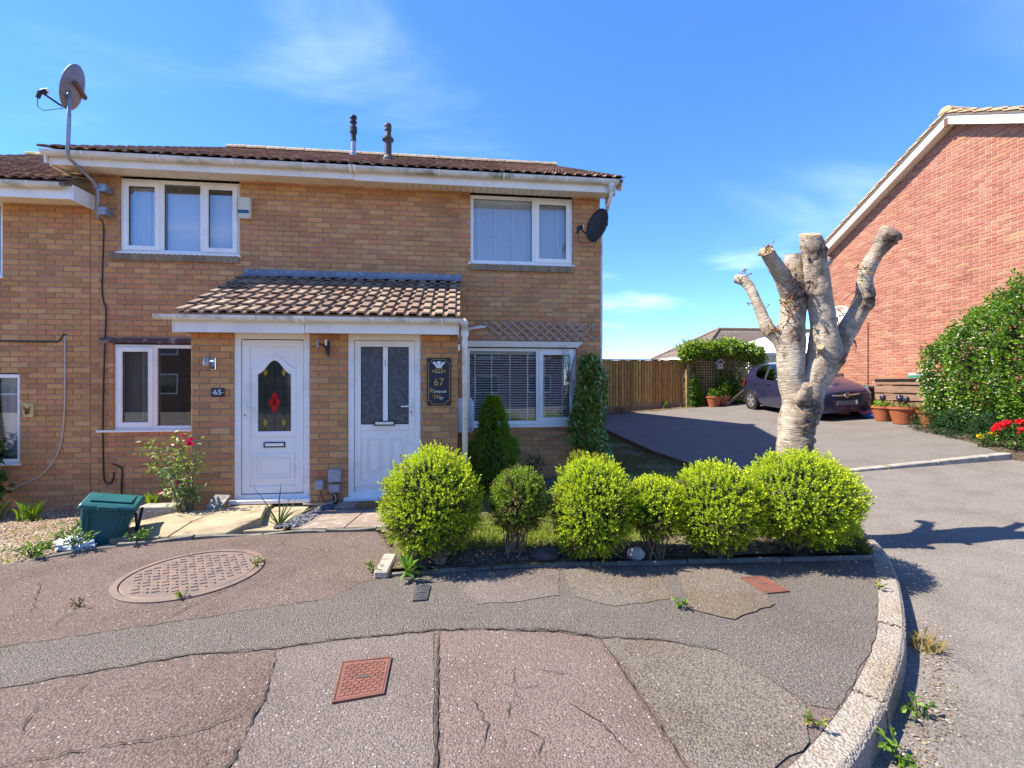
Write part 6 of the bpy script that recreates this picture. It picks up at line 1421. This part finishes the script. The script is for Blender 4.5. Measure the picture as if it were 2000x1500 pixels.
for (x0, x1, z0, z1, lab) in [(-1.729,-1.628,.225,.342,'small grey junction box, left of the pair low on the middle pier'),(-1.574,-1.424,.316,.470,'larger grey junction box low beside the number 67 door'),(-1.565,-1.44,.19,.29,'lower grey junction box with white leads by the number 67 door')]:
    jb = thing('junction_box', ((x0+x1)/2, YP, z0), lab, 'junction box', 'grey junction boxes on the pier'); MB().box(x0, x1, YP-.06, YP+.002, z0, z1).build('case', m_greybox, jb, bevel=.008); MB().box(x0+.008, x1-.008, YP-.066, YP-.0605, z0+.008, z1-.008).build('cover', m_greybox, jb, bevel=.003)
MB().box(-1.52, -1.48, YP-.03, YP-.003, .0, .188).build('cable_trunking', m_black, at=(-1.5,YP,0), label='short black cable trunking under the junction boxes', cat='trunking')
def cable(name, pts, rad, mat, label):
    P = [Vector(p) for p in pts]; Q = []
    for i in range(len(P)-1):
        a, b, c, d = P[max(0,i-1)], P[i], P[i+1], P[min(len(P)-1,i+2)]
        for s in range(5): u = s/5; Q.append(.5*((2*b)+(c-a)*u+(2*a-5*b+4*c-d)*u*u+(3*b-a-3*c+d)*u**3))
    Q.append(P[-1]); return MB().tube(Q, rad, 6).build(name, mat, at=tuple(P[0]), smooth=True, label=label, cat='cable')
yc = YW-.012
cable('cable', [(-4.985,6.95,3.80),(-5.0,yc,3.70),(-5.02,yc,2.9),(-5.0,yc,2.66),(-4.97,yc,2.5),(-5.0,yc,1.6),(-5.01,yc,.82),(-5.00,yc,.25),(-4.98,yc,.12),(-4.92,yc,.095),(-4.875,yc,.16),(-4.87,yc,.25)], .009, m_cable_b, 'black cable running down the wall from the dish mast')
cable('cable', [(-4.885,yc,.37),(-4.80,yc,.33),(-4.76,yc,.28),(-4.77,yc,.0),(-4.76,yc,-.2)], .010, m_cable_b, 'short dark cable low on the wall behind the bin')
cable('cable', [(-9.5,yc,2.10),(-7.0,yc,2.095),(-5.75,yc,2.09),(-5.58,yc,2.10),(-5.52,yc,2.18),(-5.48,YW+.01,2.19)], .010, m_cable_b, 'black cable running level to the left edge')
cable('cable', [(-5.50,YW+.01,2.18),(-5.495,yc,2.1),(-5.495,yc,1.5),(-5.51,yc,.95),(-5.58,yc,.55),(-5.75,yc,.27),(-6.0,yc,.12),(-6.6,yc,-.15)], .009, m_cable_w, 'pale cable sagging down the left wall')
cable('cable', [(-1.50,YP-.07,.19),(-1.48,YP-.07,.10),(-1.60,YP-.06,.06),(-1.85,YP-.09,.075)], .006, m_cable_w, 'thin white lead looping from the lower junction box')
cable('cable', [(-1.67,YP-.03,.225),(-1.64,YP-.03,.12),(-1.53,YP-.05,.02),(-1.48,YP-.05,.01)], .006, m_cable_b, 'thin black lead below the small junction box')
# expanding trellis over the front window
et = thing('wall_trellis', (1.28, YW, 2.18), 'expanding diamond trellis fixed above the front window', 'trellis')
L_ = math.hypot(.36, .30); lm = MB().box(-L_/2, L_/2, -.006, .006, -.010, .010).mesh('lath', m_trel); eo = WL[et.name]; nD = 11
for i in range(nD+1):
    for sg, yy in ((1, YW-.012), (-1, YW-.027)):
        x = .52 + i*.145
        if x > 2.05: continue
        link('lath', lm, et, Vector((x, yy, 2.325)) - eo, rot=(0, -sg*math.atan2(.30, .36)*1.0, 0))
MB().box(2.10, 2.12, YW-.02, YW-.005, 2.33, 2.47).build('end_lath', m_trel, et); MB().box(.47, .49, YW-.02, YW-.005, 2.31, 2.41).build('end_lath', m_trel, et)
# plaque by the far left window
wp = thing('wall_ornament', (-5.954, YW, 1.03), 'small cream and brown dog face plaque at the left edge of the wall', 'ornament')
MB().box(-6.02, -5.885, YW-.03, YW+.002, 1.035, 1.232).build('tile', M('cream_tile', (.62,.50,.20), (.45,.33,.12), 12, .3), wp, bevel=.006)
dm = MB(); dm.blob((-5.952,YW-.035,1.12), (.032,.015,.045), 2, .08, 1, (.22,.10,.04,1)); dm.blob((-5.952,YW-.045,1.10), (.016,.012,.018), 1, .1, 2, (.06,.03,.02,1))
for sg in (-1, 1): dm.prism([(-5.952+sg*.012,YW-.036,1.155),(-5.952+sg*.045,YW-.036,1.20),(-5.952+sg*.036,YW-.036,1.14)], (0, -.008, 0), (.35,.12,.05,1))
dm.build('face', m_stone, wp)

# ------------------------------------------------------------------ ironwork in the pavement
mh = thing('manhole_cover', (-2.10, 3.87, .0), 'large round rusty cast iron manhole cover in the pavement', 'manhole cover')
mx_, my_ = -2.10, 3.87
MB().lathe([(.50,-.02),(.50,.010),(.455,.012),(.452,-.004)], (mx_, my_, 0), 64, cap=False).build('frame', m_iron, mh)
MB().lathe([(.445,-.02),(.445,.006),(.435,.010)], (mx_, my_, 0), 64).build('cover', m_iron, mh); MB().lathe([(.456,.0005),(.44,.001)], (mx_, my_, 0), 64, cap=False).build('gap', m_crack, mh)
sd = MB().add([(-.024,-.010,0),(.024,-.010,0),(.024,.010,0),(-.024,.010,0),(-.019,-.006,.008),(.019,-.006,.008),(.019,.006,.008),(-.019,.006,.008)], [(4,5,6,7),(0,1,5,4),(1,2,6,5),(2,3,7,6),(3,0,4,7)]).mesh('stud', m_iron)
for i in range(-7, 8):
    for j in range(-7, 8):
        x = i*.066 + (j % 2)*.033; y = j*.057
        if math.hypot(x, y) < .40: link('stud', sd, mh, (x, y, .0095), rot=(0, 0, R(20 if (i+j) % 2 else -20)))
def cover(name, pts, mat, rim, label, ribs, seed, diag=True):
    P = [Vector((*p, 0)) for p in pts]; c = sum(P, Vector())/4; t_ = thing(name, c, label, 'access cover')
    o = [(p.x, p.y, .0) for p in P]; i_ = [tuple(c + (p-c)*(1-rim)) for p in P]
    MB().ring([(p[0], p[1], .002) for p in o], [(p[0], p[1], .002) for p in i_], (0, 0, .014)).build('frame', mat, t_)
    MB().prism([tuple(c + (p-c)*(1-rim-.03)) for p in P], (0, 0, .0145)).build('plate', mat, t_); MB().prism([tuple(c + (p-c)*(1-rim*.5)) for p in P], (0, 0, .0125)).build('gap', m_crack, t_)
    rb_ = MB(); q = [c + (p-c)*(1-rim-.12) for p in P]
    def at(u, v): return q[0].lerp(q[1], u).lerp(q[3].lerp(q[2], u), v) + Vector((0, 0, .0155))
    for k in range(ribs):
        for l in range(ribs):
            u, v = (k+.5)/ribs, (l+.5)/ribs
            if diag: rb_.bar(at(u-.32/ribs, v-.3/ribs), at(u+.32/ribs, v+.3/ribs) if (k+l) % 2 else at(u+.32/ribs, v-.25/ribs), .006, .004)
            else:
                if l == 0: rb_.bar(at(u, 0), at(u, 1), .008, .005)
    rb_.build('ribs', mat, t_); MB().bar(c+Vector((-.03,.0,.017)), c+Vector((.03,.0,.017)), .014, .004).build('maker_mark', m_iron_dark, t_)
    return t_
cover('access_cover', [(-.593,2.205),(-.361,2.242),(-.369,2.542),(-.626,2.525)], m_iron_red, .06, 'red ribbed rectangular cover in the near grey panel', 11, 1)
cover('access_cover', [(2.144,3.004),(2.356,3.019),(2.336,3.273),(2.136,3.277)], m_iron_red, .07, 'smaller red striped cover near the hedge shadow and kerb', 12, 2, False)
cover('access_cover', [(-.321,3.18),(-.224,3.184),(-.214,3.414),(-.319,3.417)], m_iron_dark, .08, 'narrow black stop tap cover near the hedge corner', 5, 3)

# ------------------------------------------------------------------ bin, bag, concrete pieces, mat
bn_ = thing('food_waste_bin', (-3.44, 4.84, -.03), 'teal plastic kerbside food bin leaning on the gravel', 'bin', rot=(R(3), R(12), R(24)), local=True)
bn_.scale = (1.06, 1.06, 1.06)
m = MB(); V = []
for z, w_, d_, yo in ((0, .135, .105, -.04), (.30, .185, .15, 0), (.345, .19, .155, .0)): V += [(-w_,-d_+yo,z),(w_,-d_+yo,z),(w_,d_+yo,z),(-w_,d_+yo,z)]
m.add(V, [(3,2,1,0)] + [(a+k, a+(k+1) % 4, a+4+(k+1) % 4, a+4+k) for a in (0, 4) for k in range(4)] + [(8,9,10,11)]).build('body', m_binp, bn_, bevel=.018)
m = MB(); m.add([(-.21,-.185,.335),(.21,-.185,.335),(.215,.175,.345),(-.215,.175,.345),(-.20,-.175,.385),(.20,-.175,.385),(.205,.17,.40),(-.205,.17,.40)], [(3,2,1,0),(4,5,6,7),(0,1,5,4),(1,2,6,5),(2,3,7,6),(3,0,4,7)]).build('lid', m_binp, bn_, bevel=.014)
MB().box(-.15, .15, -.11, .12, .392, .406).build('lid_panel', m_binp, bn_, bevel=.005); MB().box(-.07, .07, -.196, -.17, .335, .375).build('lid_catch', m_binp, bn_, bevel=.006)
for x in (-.10, .10): MB().bar((x,-.155,.05),(x*1.25,-.165,.30), .02, .012, up=(0,1,0)).build('rib', m_binp, bn_)
MB().tube([(.195,-.11,.31),(.225,-.10,.20),(.228,-.03,.09),(.225,.03,.10),(.215,.08,.31)], .012, 8).build('handle', m_black, bn_, smooth=True)
MB().bar((-.10,.13,.01),(.10,.13,.01), .03, .02).build('foot', M('orange_foot', (.55,.16,.02), rough=.6), bn_)
m = MB(); m.blob((-3.52,4.62,.035), (.14,.10,.055), 3, .30, 5); m.blob((-3.40,4.56,.03), (.09,.07,.04), 3, .3, 6)
m.build('plastic_bag', M('blue_film', (.32,.42,.55), (.62,.66,.72), 16, .2, .8, 14, spec=.6), at=(-3.48,4.6,0), label='crumpled pale blue plastic bag in front of the teal bin', cat='bag')
cb = thing('concrete_block', (-3.36, 5.58, -.07), 'low concrete planter block with round pattern beside the rose', 'planter')
MB().box(-3.57, -3.15, 5.50, 5.68, -.09, .13).build('block', m_conc, cb, bevel=.01)
for x in (-3.45, -3.32, -3.24): MB().lathe([(.045,0),(.045,-.006),(.032,-.006),(.03,-.001)], (x, 5.50, .04), 20, 'Y', cap=False).build('moulded_ring', m_conc, cb)
MB().box(-3.33, -3.21, 5.72, 5.80, -.1, .39).build('concrete_post', m_conc, at=(-3.27,5.76,-.1), bevel=.01, label='pale concrete post stump behind the rose', cat='post')
m = MB(); m.prism([(-2.95,5.52,-.03),(-2.71,5.55,.06),(-2.66,5.70,.19),(-2.82,5.70,.20)], (-.01, -.035, .012)); m.build('leaning_slab', m_conc, at=(-2.8,5.6,0), label='broken concrete slab leaning on the left pier', cat='slab')
MB().box(-1.20, -.70, 5.40, 5.60, .086, .105).build('doormat', M('coir_mat', (.24,.13,.05), (.14,.085,.04), 30, .95, .8, 80), at=(-.95,5.5,.086), label='brown doormat at the number 67 door', cat='doormat')
m = MB(); m.prism([(-.66,3.60,.0),(-.545,3.585,.0),(-.53,3.95,.0),(-.64,3.98,.0)], (0, 0, .06)); m.build('corner_stone', m_conc, at=(-.6,3.8,0), bevel=.012, label='pale concrete kerb stone at the left corner of the hedge bed', cat='stone')
m = MB(); m.blob((1.49,3.73,.055), (.085,.06,.06), 2, .12, 9); m.build('stone', M('white_stone', (.46,.44,.40), (.34,.32,.29), 9, .9, .4, 40), at=(1.49,3.73,.03), label='pale rounded stone on the soil under the small hedge ball', cat='stone')
m = MB(); m.blob((.72,3.80,.06), (.14,.10,.06), 2, .15, 10); m.build('stone', M('dark_stone', (.05,.045,.045), (.08,.07,.07), 9, .9, .4, 40), at=(.72,3.8,.03), label='dark flat stone between the second and third hedge balls', cat='stone')
m = MB(); m.blob((2.23,6.58,.27), (.065,.06,.24), 3, .12, 12); m.build('garden_bag', m_greenbag, at=(2.23,6.58,.03), label='green plastic sack standing at the house corner', cat='bag')
# ------------------------------------------------------------------ things by the drive
def pot(x, y, rad, h, label, plant_cols, n, ph, seed, grp):
    z = drive_z(x, y); t_ = thing('plant_pot', (x, y, z), label, 'plant pot', grp)
    MB().lathe([(rad*.62,0),(rad*.92,h*.86),(rad,h*.87),(rad,h),(rad*.9,h),(rad*.88,h*.9)], (x, y, z), 24, cap=True).build('pot', m_terra, t_, smooth=False)
    MB().lathe([(rad*.87,h*.91),(.001,h*.93)], (x, y, z), 20, cap=False).build('soil', m_soil, t_)
    if n:
        r = random.Random(seed); leafy('plant', m_leaf, t_, r, n, in_ell([(x, y, z+h+ph*.35, rad*.95, rad*.9, ph)], .2), .075, .035, plant_cols, 0)
    return t_
GP = [(.12,.22,.02),(.18,.28,.03),(.08,.16,.02)]
pot(8.80,14.95,.26,.36,'terracotta pot with trailing greens by the trellis, left of the two',GP,420,.22,1,'terracotta pots on the drive')
pot(9.18,15.02,.26,.34,'terracotta pot with a tall shrub by the trellis, right of the two',GP,520,.42,2,'terracotta pots on the drive')
pot(10.42,10.15,.25,.36,'terracotta bowl of bright green leaves, farthest from the flower border',[(.16,.26,.02),(.22,.32,.03)],260,.10,3,'terracotta pots on the drive')
pot(10.40,9.62,.30,.40,'largest terracotta bowl, in the middle of the row before the timber box',[(.14,.20,.03),(.24,.20,.08)],160,.07,4,'terracotta pots on the drive')
pot(10.50,9.05,.27,.36,'terracotta bowl half hidden by the border shrubs',GP,240,.2,5,'terracotta pots on the drive')
for i, (x, y, lab) in enumerate([(10.36,10.10,'black solar stake light in the pot farthest from the border'),(10.60,9.90,'black solar stake light standing between the two front pots'),(10.35,9.66,'left of the twin black solar stake lights in the largest pot'),(10.35,9.50,'right of the twin black solar stake lights in the largest pot'),(10.45,9.1,'black solar stake light beside the white blossom')]):
    z = drive_z(x, y); t_ = thing('solar_light', (x, y, z), lab, 'solar light', 'black solar stake lights'); MB().tube([(x,y,z+.02),(x,y,z+.50)], .010, 6).build('stake', m_black, t_); MB().lathe([(.012,0),(.055,.05),(.065,.11),(.055,.16),(.02,.17)], (x, y, z+.48), 12).build('lamp', M('lamp_smoke', (.03,.025,.045), rough=.2), t_, smooth=True)
tb = thing('timber_box', (10.85, 10.05, .6), 'weathered horizontal board timber store against the red gable', 'timber box')
r = random.Random(71); z = .60
for i, h in enumerate((.16,.17,.14,.18,.20,.17)):
    MB().box(10.64+r.uniform(-.03,.02), 10.69, 9.30, 10.62, z+.035, z+h).build('board', m_plank, tb); MB().box(10.69, 11.15, 10.60, 10.63, z+.012, z+h).build('board', m_plank, tb); MB().box(10.69, 11.15, 9.30, 9.33, z+.012, z+h).build('board', m_plank, tb); z += h
for yy in (9.36, 10.54): MB().box(10.70, 10.76, yy-.03, yy+.03, .55, z).build('post', m_plank, tb)
MB().box(10.60, 11.17, 9.27, 10.66, z+.004, z+.035).build('lid', m_plank, tb)
tb_z = z+.036
ty = thing('seed_tray', (10.9, 9.55, tb_z), 'green and grey seed tray lying on the timber store', 'tray'); MB().box(10.7, 11.05, 9.30, 9.78, tb_z, tb_z+.04).build('tray', M('tray_green', (.01,.22,.12), rough=.5), ty); MB().box(10.72, 11.03, 9.45, 9.80, tb_z+.041, tb_z+.10).build('cover', M('tray_grey', (.40,.45,.45), rough=.5), ty, bevel=.01)
wbz = drive_z(10.85, 11.2); wb = thing('recycling_bin', (10.85, 11.2, wbz), 'dark recycling bin with a grey lid beside the car', 'bin')
m = MB(); m.add([(10.68,10.98,wbz),(11.02,10.98,wbz),(11.02,11.42,wbz),(10.68,11.42,wbz),(10.64,10.92,wbz+.72),(11.06,10.92,wbz+.72),(11.06,11.48,wbz+.72),(10.64,11.48,wbz+.72)], [(3,2,1,0),(4,5,6,7),(0,1,5,4),(1,2,6,5),(2,3,7,6),(3,0,4,7)]).build('body', m_black, wb, bevel=.02)
MB().box(10.62, 11.08, 10.90, 11.50, wbz+.725, wbz+.78).build('lid', M('bin_lid', (.10,.13,.16), rough=.5), wb, bevel=.02)
for yy in (11.0, 11.2, 11.4): MB().box(10.60, 10.72, yy-.05, yy+.05, wbz+.775, wbz+.81).build('lid_lug', m_greybox, wb)
m = MB(); m.blob((10.66,10.95,wbz+.58), (.08,.13,.20), 3, .25, 4); m.build('carrier_bag', m_greenbag, at=(10.66,10.95,wbz+.4), label='green bag hanging on the recycling bin', cat='bag')
pz = drive_z(10.55, 10.72); m = MB(); m.blob((10.55,10.68,pz+.13), (.16,.20,.12), 3, .16, 5, (.75,.22,.42,1)); pkb = m.build('refuse_sack', m_stone, at=(10.55,10.7,pz), label='pink and blue patterned bag on the ground by the car nose', cat='bag')
m = MB(); m.blob((10.50,10.62,pz+.05), (.15,.18,.06), 3, .3, 6, (.05,.16,.45,1)); m.build('pattern', m_stone, pkb)
MB().bar((9.86,14.78,drive_z(9.86,14.8)+.50),(9.12,14.78,drive_z(9.1,14.8)+.03), .10, .03, up=(0,1,0)).build('plank', m_wood_old, at=(9.5,14.8,.73), label='wooden plank propped beside the rear of the car', cat='plank')
bb = thing('bird_box', (9.15, 15.2, 2.05), 'little wooden bird box with a pitched roof on the trellis', 'bird box'); MB().box(9.05, 9.25, 15.14, 15.3, 2.02, 2.24).build('box', M('bird_wood', (.42,.33,.25), rough=.8), bb)
MB().prism([(9.0,15.10,2.22),(9.15,15.10,2.36),(9.30,15.10,2.22),(9.30,15.10,2.25),(9.15,15.10,2.40),(9.0,15.10,2.25)], (0, .24, 0)).build('roof', m_greybox, bb); MB().lathe([(.025,0),(.025,-.004)], (9.15,15.14,2.15), 10, 'Y').build('hole', m_black, bb)
MB().box(9.135, 9.165, 15.28, 15.31, .74, 2.02).build('post', m_lattice, bb)
# ------------------------------------------------------------------ house across the road, seen only mirrored in the panes
oh = thing('facing_house', (0, -16, -.1), 'brown brick house across the road, mirrored dimly in the front window panes', 'house')
MB().box(-9, 7, -24, -16, -.3, 4.9).build('wall', M('facing_brick', (.26,.15,.09), (.20,.11,.07), 6, .9), oh)
MB().prism([(-9.3,-15.6,4.8),(-9.3,-20,7.1),(-9.3,-24.4,4.8)], (16.6, 0, 0)).build('roof', M('facing_roof', (.08,.06,.05), (.11,.08,.07), 6, .9), oh)
for x in (-7, -3.5, 1.0, 4.5):
    for z in (.9, 3.2): ww = MB().box(x, x+1.6, -15.99, -15.95, z, z+1.2).build('window', m_white, oh); MB().box(x+.08, x+1.52, -15.949, -15.94, z+.08, z+1.12).build('pane', m_darkglass, ww)

oh2 = copy_tree(oh); oh2.location.x -= 19; oh2.location.y += 1.5; oh2['label'] = 'second brown brick house across the road, mirrored in the number 65 window'
